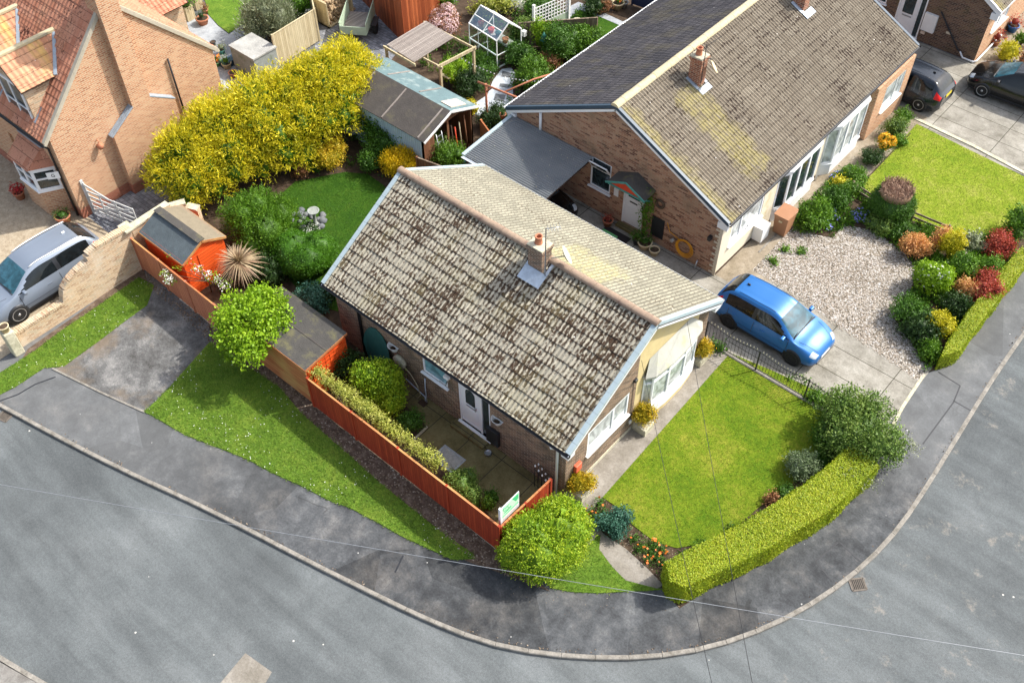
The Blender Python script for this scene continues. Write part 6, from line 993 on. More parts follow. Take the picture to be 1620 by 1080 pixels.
# ================================================================ TOP LEFT GARDENS
fence('picket_fence', 'pale new timber fence of upright boards beside the yellow conifers', (-13.95, 9.4), (-14.1, 12.0), 1.6, 'pale_wood', cap='pale_wood'); fence('picket_fence', 'pale timber fence returning toward the log store at the top', (-14.15, 12.05), (-15.5, 13.0), 1.6, 'pale_wood', cap='pale_wood')
t = thing('log_store', 'timber log store filled with split logs', 'log store', (-14.9, 12.6, 0)); w = MB(); x0, y0, x1, y1 = -15.7, 13.0, -14.5, 14.6
w.box(x0, y0, 0, x0+.05, y1, 1.5); w.box(x0, y0, 0, x1, y0+.05, 1.3); w.box(x0, y1-.05, 0, x1, y1, 1.4); w.box(x0, y0, 0, x1, y1, .1); w.build('frame', 'pale_wood', t); lg = MB()
for i in range(13):
    for j in range(9): lg.lathe((x0+.1, y0+.12+i*.135+random.uniform(-.02, .02), .18+j*.13+random.uniform(-.02, .02)), [(.055, 0), (.062, .9+random.uniform(-.1, .12))], 6, axis=(1, 0, 0))
o = lg.build('logs', 'log', t); o['kind'] = 'stuff'
t = thing('trailer', 'small pale green box trailer with raised sides on the block yard', 'trailer', (-13.25, 13.75, 0)); ex = unit(vz((.83, .55, 0))); ey = unit(vz((-.55, .83, 0))); c0 = vz((-13.25, 13.75, 0)); at = lambda a, b, z: c0+ex*a+ey*b+vz((0, 0, z)); w = MB()
w.slab([at(-.6, -.9, .5), at(.6, -.9, .5), at(.6, .9, .5), at(-.6, .9, .5)], .05); bd_ = w.build('floor', 'grey_wood', t)
for nm, q in (('side_panel', [at(-.62, -.9, .45), at(-.62, .9, .45), at(-.62, .9, 1.2), at(-.62, -.9, 1.0)]), ('side_panel', [at(.62, -.9, .45), at(.62, .9, .45), at(.62, .9, 1.2), at(.62, -.9, 1.0)]), ('front_panel', [at(-.62, -.92, .45), at(.62, -.92, .45), at(.62, -.92, .85), at(-.62, -.92, .85)])): MB().slab(q, .03).build(nm, 'sage', t)
for s_ in (-1, 1): MB().lathe(at(s_*.8, 0, .3), [(.12, -.1), (.29, -.08), (.3, 0), (.29, .08), (.12, .1)], 18, axis=ex).build('wheel', 'rubber', t)
MB().slab([at(.68, -.4, .64), at(.95, -.4, .64), at(.95, .4, .64), at(.68, .4, .64)], .03).build('mudguard', 'black', t)
# timber clad building at the top
t = thing('timber_building', 'large red-brown timber clad building at the top edge', 'building', (-13.5, 18, 0)); a, b = G(640, 70), G(690, 32); c = G(560, -6); p0 = vz((*a, 0)); 
ux = vz((-.62, .78, 0)); w = MB(); qd = [G(641, 72), G(568, -4), G(640, -60), G(706, 8)]; w.prism(qd, 0, 2.6); w.build('wall', 'cladding', t); MB().prism([G(638, 66), G(560, -10), G(640, -75), G(715, 8)], 2.6, 2.75).build('roof', 'felt_dark', t)
t = thing('barbecue_wall', 'grey rendered block structure with pale top beside the feathery grass', 'block structure', (-14.4, 8.6, 0)); x0, y0, x1, y1 = -15.45, 8.1, -13.8, 9.35; w = MB(); w.prism([(x0, y0), (x1, y0), (x1, y1), (x0, y1)], 0, 1.1); w.build('wall', 'stone', t); MB().prism([(x0-.04, y0-.04), (x1+.04, y0-.04), (x1+.04, y1+.04), (x0-.04, y1+.04)], 1.101, 1.17).build('top', 'render_grey', t, bev=.01)
for i, (px, r, h, m1, pl_, pm, lb) in enumerate([((322, 38), .3, .32, 'terra', .6, 'l_dark', 'round terracotta bowl on the blue-grey flags'), ((326, 22), .14, .22, 'terra', .8, 'l_copper', 'small terracotta pot behind the round bowl'), ((370, 122), .2, .26, 'terra', None, None, 'empty terracotta pot near the grey block structure'), ((360, 108), .22, .28, 'cream_pot', .9, 'l_mid', 'cream pot of greenery beside the grey block structure'), ((345, 104), .18, .22, 'green_pl', 1, 'l_mid', 'green pot with orange flowers by the salmon house wall'), ((352, 85), .16, .22, 'verdigris', 1.4, 'l_grey', 'glazed pot of silvery leaves by the salmon house wall'), ((338, 72), .14, .2, 'black', None, None, 'dark pot at the corner of the salmon house')]):
    x, y = G(*px); pot('flower_pot', lb, x, y, r, h, m1, pl_, pm or 'l_green', .3, 160, ('f_orange', 18, .1) if i == 4 else None)
for i, (px, lb, m1) in enumerate([((300, 30), 'square timber planter of green leaves by the house wing', 'l_mid'), ((313, 12), 'tall timber planter with yellow leaves behind the terracotta bowl', 'l_yellow')]):
    x, y = G(*px); t = thing('timber_planter', lb, 'planter', (x, y, 0)); MB().prism([(x-.22, y-.22), (x+.22, y-.22), (x+.22, y+.22), (x-.22, y+.22)], 0, .7).build('box', 'pale_wood', t); crown('plant', [(x, y, .95, .38, .38, .35)], 300, m1, .1, t)
t = thing('garden_gate_ornament', 'low dark metal trough beside the grey block structure', 'trough', (-15.9, 8.4, 0)); MB().prism([(-16.0, 7.7), (-15.6, 7.7), (-15.6, 9.6), (-16.0, 9.6)], 0, .3).build('trough', 'verge_dark', t)
# pots by the left house bay
pot('flower_pot', 'terracotta pot of bright red flowers at the left bay window', -14.9, -3.1, .22, .34, 'terra', 1.1, 'l_red', .3, 250, ('f_red', 120, .07)); pot('flower_pot', 'wide terracotta pot of low green plant beside the bay window', -12.35, -2.75, .3, .36, 'terra', .9, 'l_green', .18, 250)
# timber posts (pale) beside capstone
pw = MB(); pw.beam((-9.0, -1.6, 1.1), (-8.2, -1.95, 1.75), .14, .14); t = tag(pw.build('timber_post', 'cap'), 'pale leaning coping stone behind the wall capstone', 'stone')
t = thing('garden_wall', 'low pale stone wall curving behind the small orange shed', 'wall', (-8.2, -.6, 0)); m_ = MB()
for a, b, h in (((-8.15, -2.1), (-8.2, -.4), 1.75), ((-8.2, -.4), (-7.95, .15), 1.6), ((-7.95, .15), (-7.5, .35), 1.4)): m_.beam((*a, h/2), (*b, h/2), .2, h)
m_.build('wall', 'brick_old', t); m_ = MB()
for a, b, h in (((-8.15, -2.1), (-8.2, -.4), 1.75), ((-8.2, -.4), (-7.95, .15), 1.6), ((-7.95, .15), (-7.5, .35), 1.4)): m_.beam((*a, h+.03), (*b, h+.03), .3, .07)
m_.build('coping', 'cap', t)
# ================================================================ BROWN BRICK HOUSE (top right)
t = thing('brown_brick_house', 'dark brown brick house with white front door at the top right', 'house', (7, 33, 0)); bx1, by0 = 9.75, 30.0; w = MB(); wall_holes(w, (2.5, by0, 0), (1, 0, 0), bx1-2.5, -.05, 2.6, [(6.02-2.5-.35, 6.95-2.5-.0, .06, 2.2), (4.2-2.5, 5.1-2.5, 1.1, 2.3)], (0, -1, 0)); wall_holes(w, (2.5, by0, 0), (0, 1, 0), 9, -.05, 2.6, [], (-1, 0, 0)); w.face([(2.5, by0, 2.6), (bx1, by0, 2.6), (6.1, by0, 5)]); w.build('wall', 'brick_dark', t)
w = MB(); wall_holes(w, (bx1, by0, 0), (0, 1, 0), 9, -.05, 2.6, [(.9, 2.6, 1.1, 2.2)], (1, 0, 0)); w.build('front_wall', 'brick_left', t); window(t, (bx1, by0, 0), (0, 1, 0), (1, 0, 0), .9, 2.6, 1.1, 2.2, mulls=(.5,), glass='glass_pale'); window(t, (2.5, by0, 0), (1, 0, 0), (0, -1, 0), 1.7, 2.6, 1.1, 2.3)
d = MB(); P0, T, N = (2.5, by0, 0), (1, 0, 0), (0, -1, 0); a0, a1 = 3.17, 4.45
for q in ((a0, a0+.07), (a1-.07, a1), (a1-.35, a1-.29)): bar(d, P0, T, N, *q, .06, 2.2, -.07, -.01)
bar(d, P0, T, N, a0, a1, 2.13, 2.2, -.07, -.012); bar(d, P0, T, N, a0-.03, a1+.03, .0, .07, -.07, .06); d.build('door_frame', 'upvc', t); d = MB(); bar(d, P0, T, N, a0+.07, a1-.35, .08, 2.13, -.085, -.03); dl = d.build('door', 'upvc', t, bev=.01); d = MB(); bar(d, P0, T, N, a0+.25, a1-.52, 1.05, 1.95, -.03, -.02); d.build('door_glass', 'glass_dark', dl); d = MB(); bar(d, P0, T, N, a0+.28, a1-.55, .9, .96, -.03, -.015); d.build('letterbox', 'galv', dl); d = MB(); bar(d, P0, T, N, a1-.29, a1-.07, .1, 2.1, -.08, -.05); d.build('sidelight', 'glass_dark', t)
MB().box(7.02, by0-.16, .65, 7.62, by0-.002, 1.5).build('meter_box', 'white', t, bev=.01); MB().box(7.05, by0-.06, .42, 7.25, by0-.002, .55).build('wall_vent', 'pink_white', t); MB().box(8.15, by0-.03, .85, 8.4, by0-.002, .95).build('wall_vent', 'quoin', t)
pipe(t, [(7.65, by0-.06, 1.75), (8.9, by0-.06, .35), (9.05, by0-.1, .3)], .035, 'iron', 'sloping_pipe'); pipe(t, [(9.05, by0-.1, .32), (9.25, by0-.12, .1), (9.75, by0-.1, .08), (9.85, by0, .12), (9.87, by0+2.5, .25)], .04, 'upvc', 'drain_pipe'); r_ = MB(); r_.slab([(6.1, by0-.2, 5.05), (6.1, by0+9, 5.05), (10.1, by0+9, 2.72), (10.1, by0-.2, 2.72)], .1); r_.slab([(6.1, by0-.2, 5.05), (6.1, by0+9, 5.05), (2.1, by0+9, 2.72), (2.1, by0-.2, 2.72)], .1); ro = r_.build('roof', 'dkwood', t)
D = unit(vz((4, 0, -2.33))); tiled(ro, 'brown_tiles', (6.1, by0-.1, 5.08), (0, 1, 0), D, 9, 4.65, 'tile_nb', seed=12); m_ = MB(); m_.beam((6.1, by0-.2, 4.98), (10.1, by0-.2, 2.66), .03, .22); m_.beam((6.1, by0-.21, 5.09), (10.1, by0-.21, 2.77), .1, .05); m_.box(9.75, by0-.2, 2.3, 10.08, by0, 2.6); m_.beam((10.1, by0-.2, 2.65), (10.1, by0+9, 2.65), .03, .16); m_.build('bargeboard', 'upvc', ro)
for i, (px, r, h, m1, pm, lb, fl) in enumerate([((1573, 72), .2, .28, 'terra', 'l_red', 'small square terracotta pot with red shoots by the brown brick house', None), ((1600, 50), .26, .34, 'blue_pot', 'l_red', 'blue glazed pot with red leaves by the brown brick house', None), ((1617, 100), .2, .26, 'terra', 'l_copper', 'terracotta pot at the right edge behind the black car', None)]): x, y = G(*px); pot('flower_pot', lb, x, y, r, h, m1, 1.1, pm, .4, 120, leaf=.1)
x, y = G(1586, 45); MB_ = MB(); MB_.obox((x, y, .2), (.2, .1, 0), (-.1, .2, 0), (0, 0, .2)); tag(MB_.build('crate', 'dkwood'), 'dark wooden crate beside the blue glazed pot', 'crate')
# ================================================================ PLANTS
def blob(name, label, px, z, r, hz, mat, n, size, cat='shrub', k=9, sub=.42, ry=None, group=None, flowers=None, base=None, seed=None, **kw):
    cx, cy = G(px[0], px[1], z); ry = ry or r; L_ = bumpy(cx, cy, max(0, z-hz), r, ry, 2*hz, k, sub, seed if seed is not None else int(px[0]*3+px[1])); return shrub(name, label, cat, L_, n, mat, size, base=base or (cx, cy, 0), group=group, flowers=flowers, **{**dict(rlo=.6, rhi=1.2, core=.74), **kw})
# golden conifers
gc = [(-9.6, 1.75, 1.45, 3.3), (-9.4, 3.2, 1.6, 3.8), (-9.1, 4.75, 1.75, 4.1), (-8.75, 6.3, 1.7, 3.8), (-8.4, 7.6, 1.5, 4.0), (-8.5, 8.9, 1.25, 3.9)]
gl = ['golden conifer nearest the block paved passage, leftmost of the row', 'second golden conifer of the row from the left, against the salmon gable', 'third golden conifer of the row from the left', 'fourth golden conifer of the row, behind the shaded rear lawn', 'fifth golden conifer of the row, beside the blue shed side', 'tallest looking golden conifer at the far end of the row below the trailer']
for i, (x, y, r, h) in enumerate(gc):
    L_ = [(x, y, h*.45, r*.8, r*.85, h*.42)]; rr_ = np.random.default_rng(50+i)
    for k in range(13): a = k*2.4+i; q = .78*r*rr_.random()**.5; zt_ = h*(.92-.42*(q/r)**1.5)*(.85+.2*rr_.random()); s = .36+.16*rr_.random(); L_.append((x+q*math.cos(a), y+q*math.sin(a), zt_-.45, s, s, .62))
    for k in range(7): a = k*.9+.4*i; L_.append((x+r*.85*math.cos(a), y+r*.85*math.sin(a), h*(.2+.3*rr_.random()), .5, .5, .6))
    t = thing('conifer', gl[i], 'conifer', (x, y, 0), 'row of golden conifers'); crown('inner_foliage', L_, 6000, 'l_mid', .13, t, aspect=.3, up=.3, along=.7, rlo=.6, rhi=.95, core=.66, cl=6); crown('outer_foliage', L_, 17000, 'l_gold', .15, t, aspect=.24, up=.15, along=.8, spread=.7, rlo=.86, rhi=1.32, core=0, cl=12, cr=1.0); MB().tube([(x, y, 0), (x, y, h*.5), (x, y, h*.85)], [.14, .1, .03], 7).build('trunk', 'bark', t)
blob('conifer_bush', 'rounded mid-green conifer bush in front of the golden row', (405, 352), 1.0, 1.3, .95, 'l_mid', 15000, .1, k=9, aspect=.3, up=.5, along=.7)
blob('clipped_bush', 'neat dome of clipped box between the lawn and lime tree', (474, 412), .75, 1.0, .72, 'l_box', 12000, .05, k=4, sub=.7, rhi=1.0, rlo=.88, core=.9, cl=3)
lt = G(398, 500, 2.1); L_ = []
for i in range(20): a = i*2.4; q = 1.22*math.sqrt((i+.5)/20)*(.85+.3*random.random()); s_ = random.uniform(.24, .4); L_.append((lt[0]+q*math.cos(a)*1.0, lt[1]+q*math.sin(a), 1.85+.65*random.random()-.35*(q/1.2)**2, s_, s_, .26))
L_ += [(*G(375, 545, 1.4), 1.4, .38, .38, .4), (*G(400, 540, 1.5), 1.5, .36, .36, .35), (*G(440, 490, 2.0), 2.0, .3, .25, .2)]
t = thing('lime_tree', 'lime green leafy tree spilling over the fence onto the dark shed roof', 'tree', (lt[0]+.1, lt[1]+.5, 0)); crown('crown', L_, 13000, 'l_lime', .1, t, aspect=.7, spread=1.1, rlo=.35, rhi=1.25, core=.0, zmin=-.8); b0 = vz((lt[0]+.1, lt[1]+.5, 0)); m_ = MB(); m_.tube([b0, b0+vz((0, -.1, 1.0)), (lt[0], lt[1], 1.8)], [.09, .07, .04], 7)
for k in range(9): l = L_[k*2]; m_.tube([b0+vz((0, -.1, 1.0)), vz(l[:3])*.6+.4*(b0+vz((0, 0, 1.6))), l[:3]], [.045, .03, .01], 5)
m_.build('trunk', 'bark', t)
# cordyline
cx, cy = G(378, 415, 1.15); t = thing('cordyline', 'spiky bronze-striped cordyline beside the small orange shed', 'cordyline', (cx, cy, 0)); V, Fq, UV = [], [], []
for i in range(190):
    a = i*2.39996; el = 1.45-1.75*((i+.5)/190)**.8; L0 = .95*(.8+.3*random.random()); d = vz((math.cos(a)*math.cos(el), math.sin(a)*math.cos(el), math.sin(el))); s = vz((-math.sin(a), math.cos(a), 0))*.028; p = vz((cx, cy, 1.15)); n0 = len(V)
    for k in range(6): q = k/5; w = s*(1.1-q)*(1 if k else .5); c = p+d*L0*q-vz((0, 0, .32*q*q*L0)); V += [c-w, c+w]
    for k in range(5): Fq.append([n0+2*k, n0+2*k+1, n0+2*k+3, n0+2*k+2]); UV.append((random.random()*.2+(i % 3)/2*.8, 0))
arrmesh('leaves', np.array(V), np.array(Fq), np.array(UV), 'l_cord', t); MB().tube([(cx, cy, 0), (cx, cy, 1.15)], [.08, .06], 8).build('trunk', 'bark', t)
# white blossom sprays
m_ = thing('blossom_branch', 'sprays of white blossom reaching over the salmon fence', 'branch', (*G(330, 440), 0)); L_ = [(*G(a, b, z), z, .16, .16, .13) for a, b, z in ((272, 402, 1.5), (283, 425, 1.5), (297, 410, 1.55), (312, 425, 1.5), (328, 435, 1.4), (345, 442, 1.3), (262, 432, 1.45), (268, 442, 1.4), (355, 452, 1.2))]
crown('leaves', L_, 500, 'l_lime', .07, m_, core=0, rlo=.1, rhi=1.3, zmin=-1); P_, N_ = lumps_sample(L_[2:], 420, .2, 1.4, -1); V, Fq = leafcloud(P_, N_, .05, .9, along=0); arrmesh('blossom', V, Fq, rng.random((len(Fq), 2)), 'f_white', m_); q = MB(); b0 = (*G(335, 462), .0); [q.tube([b0, (*G(330, 445, .9), .9), l[:3]], [.03, .02, .006], 5) for l in L_]; q.build('stem', 'bark', m_)
for a in [('shrub', 'loose green shrub behind the cordyline against the clipped dome', (420, 425), .5, .6, .5, 'l_dark', 2500, .07), ('shrub', 'feathery blue-green shrub behind the flat shed roof', (495, 478), .6, .6, .6, 'l_bluegr', 3000, .09), ('shrub', 'dark shrub in the shade by the back corner of the bungalow', (512, 468), .4, .5, .4, 'l_dark', 1800, .08),
 ('gold_shrub', 'compact shrub tipped with orange gold at the lawn edge', (525, 248), .6, .62, .6, 'l_gordark', 4200, .07), ('copper_shrub', 'little copper coloured shrub below the golden conifers', (476, 271), .25, .32, .25, 'l_copper', 700, .06), ('shrub', 'small green shrub between the copper and the gold shrub', (497, 263), .25, .3, .25, 'l_green', 600, .07),
 ('shrub', 'glossy shrub with pale leaves beneath the blue metal shed side', (598, 212), .9, .95, .85, 'l_green', 6000, .09), ('shrub', 'bright leafy shrub against the blue metal shed side', (640, 222), .8, .7, .75, 'l_mid', 4000, .08), ('shrub', 'deep green shrub left of the upright golden shrub', (590, 252), .45, .5, .45, 'l_green', 2400, .08), ('shrub', 'dark shrub right of the upright golden shrub', (668, 245), .6, .6, .6, 'l_dark', 2600, .08),
 ('ivy_mound', 'mixed ivy mound spilling over the brown timber fence', (690, 235), .8, .65, .6, 'l_holly', 3500, .07), ('ivy_mound', 'yellow-green ivy mound nearest the carport gutter', (718, 250), .8, .7, .5, 'l_mid', 3200, .07), ('shrub', 'dark shrub beside the pale path below the pergola arch', (782, 185), .5, .6, .5, 'l_dark', 2600, .07), ('shrub', 'small golden shrub beside the open shed doorway', (746, 172), .4, .3, .3, 'l_yellow', 600, .07),
 ('shrub', 'dark shrub behind the bulbous lime shrub under the festoon lights', (748, 130), .5, .7, .5, 'l_dark', 3000, .08), ('shrub', 'green shrub between the pergola post and the greenhouse', (745, 95), .4, .6, .4, 'l_mid', 2200, .08), ('shrub', 'low green planting in front of the greenhouse', (770, 108), .25, .6, .25, 'l_green', 1600, .08), ('shrub', 'blue flowered shrub behind the workshop shed gable', (735, 142), .4, .4, .35, 'l_dark', 1300, .08),
 ('shrub', 'dark rose bush right of the greenhouse', (820, 88), .5, .6, .5, 'l_green', 2400, .08), ('shrub', 'green apple tree beside the dark roof edge', (843, 118), .8, .8, .7, 'l_mid', 3600, .09), ('shrub', 'tall olive shrub along the old fence behind the greenhouse', (828, 48), .7, .55, .7, 'l_holly', 2400, .08), ('shrub', 'lime green vine on the old fence beside the trellis', (858, 52), .9, .4, .7, 'l_lime', 1200, .09),
 ('shrub', 'large dark bush beside the dark roof, left part', (888, 72), .8, .95, .8, 'l_green', 5200, .09), ('shrub', 'large dark bush beside the dark roof, right part under the bird bath', (925, 62), .7, .8, .6, 'l_mid', 3600, .09), ('shrub', 'dark border shrub behind the stepping flags', (940, 8), .4, .5, .4, 'l_dark', 1600, .09), ('shrub', 'red tinged border shrub behind the stepping flags', (955, 12), .3, .3, .3, 'l_copper', 700, .09),
 ('shrub', 'reddish brown bush in the bed beside the dark roof', (872, 100), .4, .5, .4, 'l_copper', 1300, .08), ('shrub', 'cream flowered shrub behind the greenhouse at the top edge', (780, 5), .6, .8, .6, 'l_var', 2600, .1), ('shrub', 'green shrub behind the timber building corner', (705, 0), .4, .4, .4, 'l_mid', 900, .1), ('shrub', 'dark hedge at the top edge left of the trellis', (850, 15), .6, .8, .6, 'l_green', 2600, .1), ('shrub', 'white flowering bush at the top edge', (812, 2), .5, .5, .5, 'f_white', 1400, .1)]: blob(*a)
blob('upright_shrub', 'bright upright golden shrub peeping over the ridge end', (632, 262), .65, .62, .6, 'l_gold2', 5500, .11, k=7, aspect=.28, up=.8, along=.8)
blob('feathery_shrub', 'tall feathery grey-green shrub behind the pale timber fence', (420, 30), 1.0, 1.15, 1.0, 'l_grey', 9500, .16, k=9, aspect=.22, up=.8, along=.8); blob('shrub', 'green shrub at the top edge right of the feathery shrub', (468, 5), .8, .8, .7, 'l_mid', 2500, .1)
blob('flowering_bush', 'pink and white flowering bush beside the red-brown timber building', (702, 38), .8, .85, .75, 'l_copper', 2200, .08, flowers=('f_pink', 3000, .075)); 
cx, cy = G(718, 118, .5); L_ = [(cx+.5*math.cos(i*2.4)*math.sqrt(i/12), cy+.5*math.sin(i*2.4)*math.sqrt(i/12), .5+.25*random.random(), .16, .16, .38) for i in range(13)]; shrub('euphorbia', 'bulbous lime green shrub under the festoon lights', 'shrub', L_, 4200, 'l_lime', .06, core=.85, aspect=.5)
blob('yellow_shrub', 'bright yellow shrub above the black car', (1596, 82), .4, .5, .4, 'l_yellow', 1500, .09); blob('shrub', 'small green plant right of the yellow shrub at the right edge', (1618, 62), .3, .3, .25, 'l_mid', 500, .08)
# rockery
cx, cy = G(488, 348); t = thing('rockery', 'dark rockery mound of stones in the rear lawn', 'rockery', (cx, cy, 0)); m_ = MB()
for i in range(22): a = random.random()*6.28; q = .7*math.sqrt(random.random()); s = random.uniform(.07, .17); m_.lathe((cx+q*math.cos(a), cy+q*math.sin(a), .0), [(s, 0), (s*1.1, s*.5), (s*.6, s*.95), (.01, s)], 6)
m_.build('stones', 'slate', t)['kind'] = 'stuff'; blob('alpine_plant', 'patch of white alpine flowers on the rockery', (490, 362), .15, .4, .13, 'l_dark', 500, .05, flowers=('f_white', 260, .04), stem=False)
# patio planting
blob('leafy_shrub', 'bright green leafy shrub growing up in the middle of the patio bed', (597, 606), .95, .78, .8, 'l_privet', 9500, .075, k=9, sub=.45, rhi=1.15, seed=2); blob('shrub', 'bright lower shoots of the leafy patio shrub by the path', (618, 640), .5, .4, .45, 'l_privet', 2500, .075)
blob('shrub', 'dark trailing shrub in front of the orange shed trellis', (545, 580), .6, .5, .55, 'l_dark', 2400, .09); blob('shrub', 'low dark-leaved shrub at the end of the patio bed', (645, 668), .35, .45, .35, 'l_green', 2200, .06); blob('clipped_bush', 'round olive green bush on the patio inside the fence', (737, 768), .45, .5, .45, 'l_holly', 4200, .05, k=5, sub=.6, core=.9)
blob('shrub', 'tiny pale plant just inside the fence corner', (771, 798), .25, .2, .2, 'l_mid', 350, .06); blob('shrub', 'small dark plant between the fence corner and the round patio bush', (778, 786), .2, .22, .2, 'l_green', 300, .06)
L_ = [(*G(x, y, 1.45), 1.15+.4*random.random(), random.uniform(.12, .3), random.uniform(.1, .2), random.uniform(.12, .28)) for x, y in zip(np.linspace(500, 690, 26)+rng.normal(size=26)*2, np.linspace(598, 742, 26)-11)]
shrub('variegated_climber', 'creamy yellow variegated climber running along the inside of the red fence', 'climber', L_, 8000, 'l_var', .06, base=(4, -2.2, 0), core=.55, rlo=.4, rhi=1.5)
# clipped round privet outside the fence
L_ = [(10.75, -1.95, .85, .85, .85, .9), (11.0, -1.2, .85, .85, .85, .9), (10.85, -.75, .7, .7, .6, .8), (11.1, -2.15, .8, .8, .7, .85), (10.55, -2.45, .6, .5, .5, .7), (11.45, -1.5, .75, .6, .8, .8), (11.35, -1.0, 1.0, .6, .6, .6)]
shrub('clipped_bush', 'big clipped rounded bush on the pavement corner outside the red fence', 'bush', L_, 24000, 'l_privet', .07, base=(11, -1.5, 0), core=.88, rhi=1.05)
# planters with orange shrubs
def planter(px, label, r, h, src=None):
    x, y = G(*px); t = thing('shrub_planter', label, 'planter', (x, y, .02), 'square planters along the front wall'); s = .25; MB().prism([(x-s, y-s), (x+s, y-s), (x+s, y+s), (x-s, y+s)], .02, .3).build('planter', 'cap', t, bev=.015); crown('shrub', bumpy(x, y, .3, r, r, h, 6, .55, int(px[0])), 3000, 'l_gordark', .065, t, core=.8, up=.3); return t
planter((918, 781), 'square planter of golden shrub nearest the clipped round bush', .33, .62); planter((1017, 678), 'square planter of taller golden orange shrub between the window and bow window', .34, .85); planter((1104, 570), 'square planter of orange golden shrub right of the bow window', .33, .75)
# hedges
def hedge(name, label, poly, h, mat, n, size=.045, round_=.08):
    q = np.array(poly); c = q.mean(0); t = thing(name, label, 'hedge', (*c, 0)); lens = [np.linalg.norm(q[(i+1) % len(q)]-q[i]) for i in range(len(q))]; A = .5*abs(sum(q[i-1][0]*q[i][1]-q[i][0]*q[i-1][1] for i in range(len(q)))); At = A+sum(lens)*h; P, N = [], []
    T_ = polyrand(poly, n/At); bm = .03*np.sin(T_[:, 0]*2.3)+.03*np.sin(T_[:, 1]*1.7+1); P.append(np.c_[T_, h+bm+rng.normal(size=len(T_))*.02]); N.append(np.tile([0, 0, 1.], (len(T_), 1))); ar = sum(q[i-1][0]*q[i][1]-q[i][0]*q[i-1][1] for i in range(len(q)))
    for i in range(len(q)):
        a, b = q[i], q[(i+1) % len(q)]; k = int(n*lens[i]*h/At); s = rng.random(k); nn = np.array([b[1]-a[1], a[0]-b[0]])/lens[i]*(1 if ar > 0 else -1); z = rng.random(k)*h; off = rng.normal(size=k)*.02+.025*np.sin(s*lens[i]*4); P.append(np.c_[a+(b-a)*s[:, None]+nn*off[:, None], z]); N.append(np.tile([*nn, 0], (k, 1)))
    P = np.concatenate(P); N = np.concatenate(N); V, Fq = leafcloud(P, N, size, .7, spread=.6, along=.12); arrmesh('foliage', V, Fq, rng.random((len(Fq), 2)), mat, t); k = .96; MB().prism([tuple(c+(p-c)*k) for p in q], 0, h-.1).build('branches', 'l_hedge', t); return t
hedge('clipped_hedge', 'low clipped bright green hedge curving along the pavement corner', [(13.98, -.05), (14.45, -.45), (14.85, -.35), (15.9, 2.1), (16.7, 4.6), (17.0, 6.8), (16.0, 7.0), (15.65, 4.8), (15.0, 2.6)], .95, 'l_hedge', 60000)
hedge('clipped_hedge', 'long clipped hedge between the flower border and the right-hand pavement', GL([(1478, 585), (1508, 575), (1560, 505), (1620, 428), (1605, 412), (1560, 462), (1500, 545)]), .7, 'l_hedge', 26000)
blob('large_shrub', 'big loose olive and green shrub at the hedge end by the driveway', (1372, 672), .95, 1.15, .85, 'l_holly', 15000, .08, k=14, sub=.42, rhi=1.35, rlo=.45, seed=9, core=.68)
L_ = [(*G(a, b, z), z, .22, .22, .2) for a, b, z in ((1425, 690, .9), (1435, 700, .8), (1415, 720, .7), (1400, 735, .5), (1392, 655, 1.1), (1345, 745, .8), (1360, 755, .6), (1378, 765, .5), (1440, 712, .6))]; shrub('grey_leaved_shrub', 'thin grey-white leaved sprays at the road side of the big shrub', 'shrub', L_, 1500, 'l_grey', .06, core=0, rhi=1.5, rlo=.1, base=(*G(1385, 720), 0))
for a in [('hedge_end', 'square clipped privet block at the railing end', (1352, 650), .6, .42, .55, 'l_hedge', 3500, .06), ('shrub', 'dark green shrub left of the big olive shrub', (1312, 685), .4, .5, .4, 'l_green', 2600, .07), ('shrub', 'leafy green plants at the foot of the railing, left clump', (1292, 628), .15, .3, .15, 'l_mid', 600, .08), ('shrub', 'leafy green plants at the foot of the railing, right clump', (1318, 640), .15, .35, .15, 'l_mid', 700, .08), ('shrub', 'dark low plants between the railing and the big shrub', (1333, 660), .2, .45, .2, 'l_dark', 900, .08),
 ('lavender', 'grey lavender bush between the lawn and the clipped hedge', (1272, 735), .35, .48, .35, 'l_lav', 3400, .07), ('shrub', 'green plant right of the lavender behind the hedge', (1300, 728), .25, .3, .25, 'l_green', 700, .07), ('red_shoots', 'small copper tufted plant inside the hedge', (1222, 790), .15, .22, .18, 'l_copper', 350, .07), ('round_shrub', 'round glossy green shrub in the bed beside the garden path', (975, 826), .28, .46, .28, 'l_bluegr', 3200, .07),
 ('weed_tuft', 'green tuft at the corner by the railing start', (1135, 548), .12, .22, .14, 'l_green', 250, .1), ('shrub', 'dark plants under the hedge along the front lawn, left part', (1110, 868), .12, .3, .12, 'l_green', 500, .06), ('shrub', 'dark plants under the hedge along the front lawn, middle part', (1170, 840), .12, .3, .12, 'l_green', 500, .06), ('shrub', 'dark plants under the hedge along the front lawn, right part', (1245, 778), .14, .3, .14, 'l_green', 500, .06)]: blob(*a)
def bedding(label, pxs, fm, fn=5, lm='l_green'):
    P = [G(a, b, .1) for a, b in pxs]; L_ = [(x, y, .08, .13, .13, .1) for x, y in P]; t = thing('bedding_plants', label, 'flowers', (*np.mean(P, 0), 0)); crown('foliage', L_, 150*len(P), lm, .055, t, core=.5); V, Fq, UV = [], [], []
    Q, N = lumps_sample(L_, fn*len(P), 1.2, 1.5, .4); V, Fq = leafcloud(Q, N*0+vz((0, 0, 1)), .075, .95, spread=.3, along=0); arrmesh('flowers', V, Fq, rng.random((len(Fq), 2)), fm, t); return t
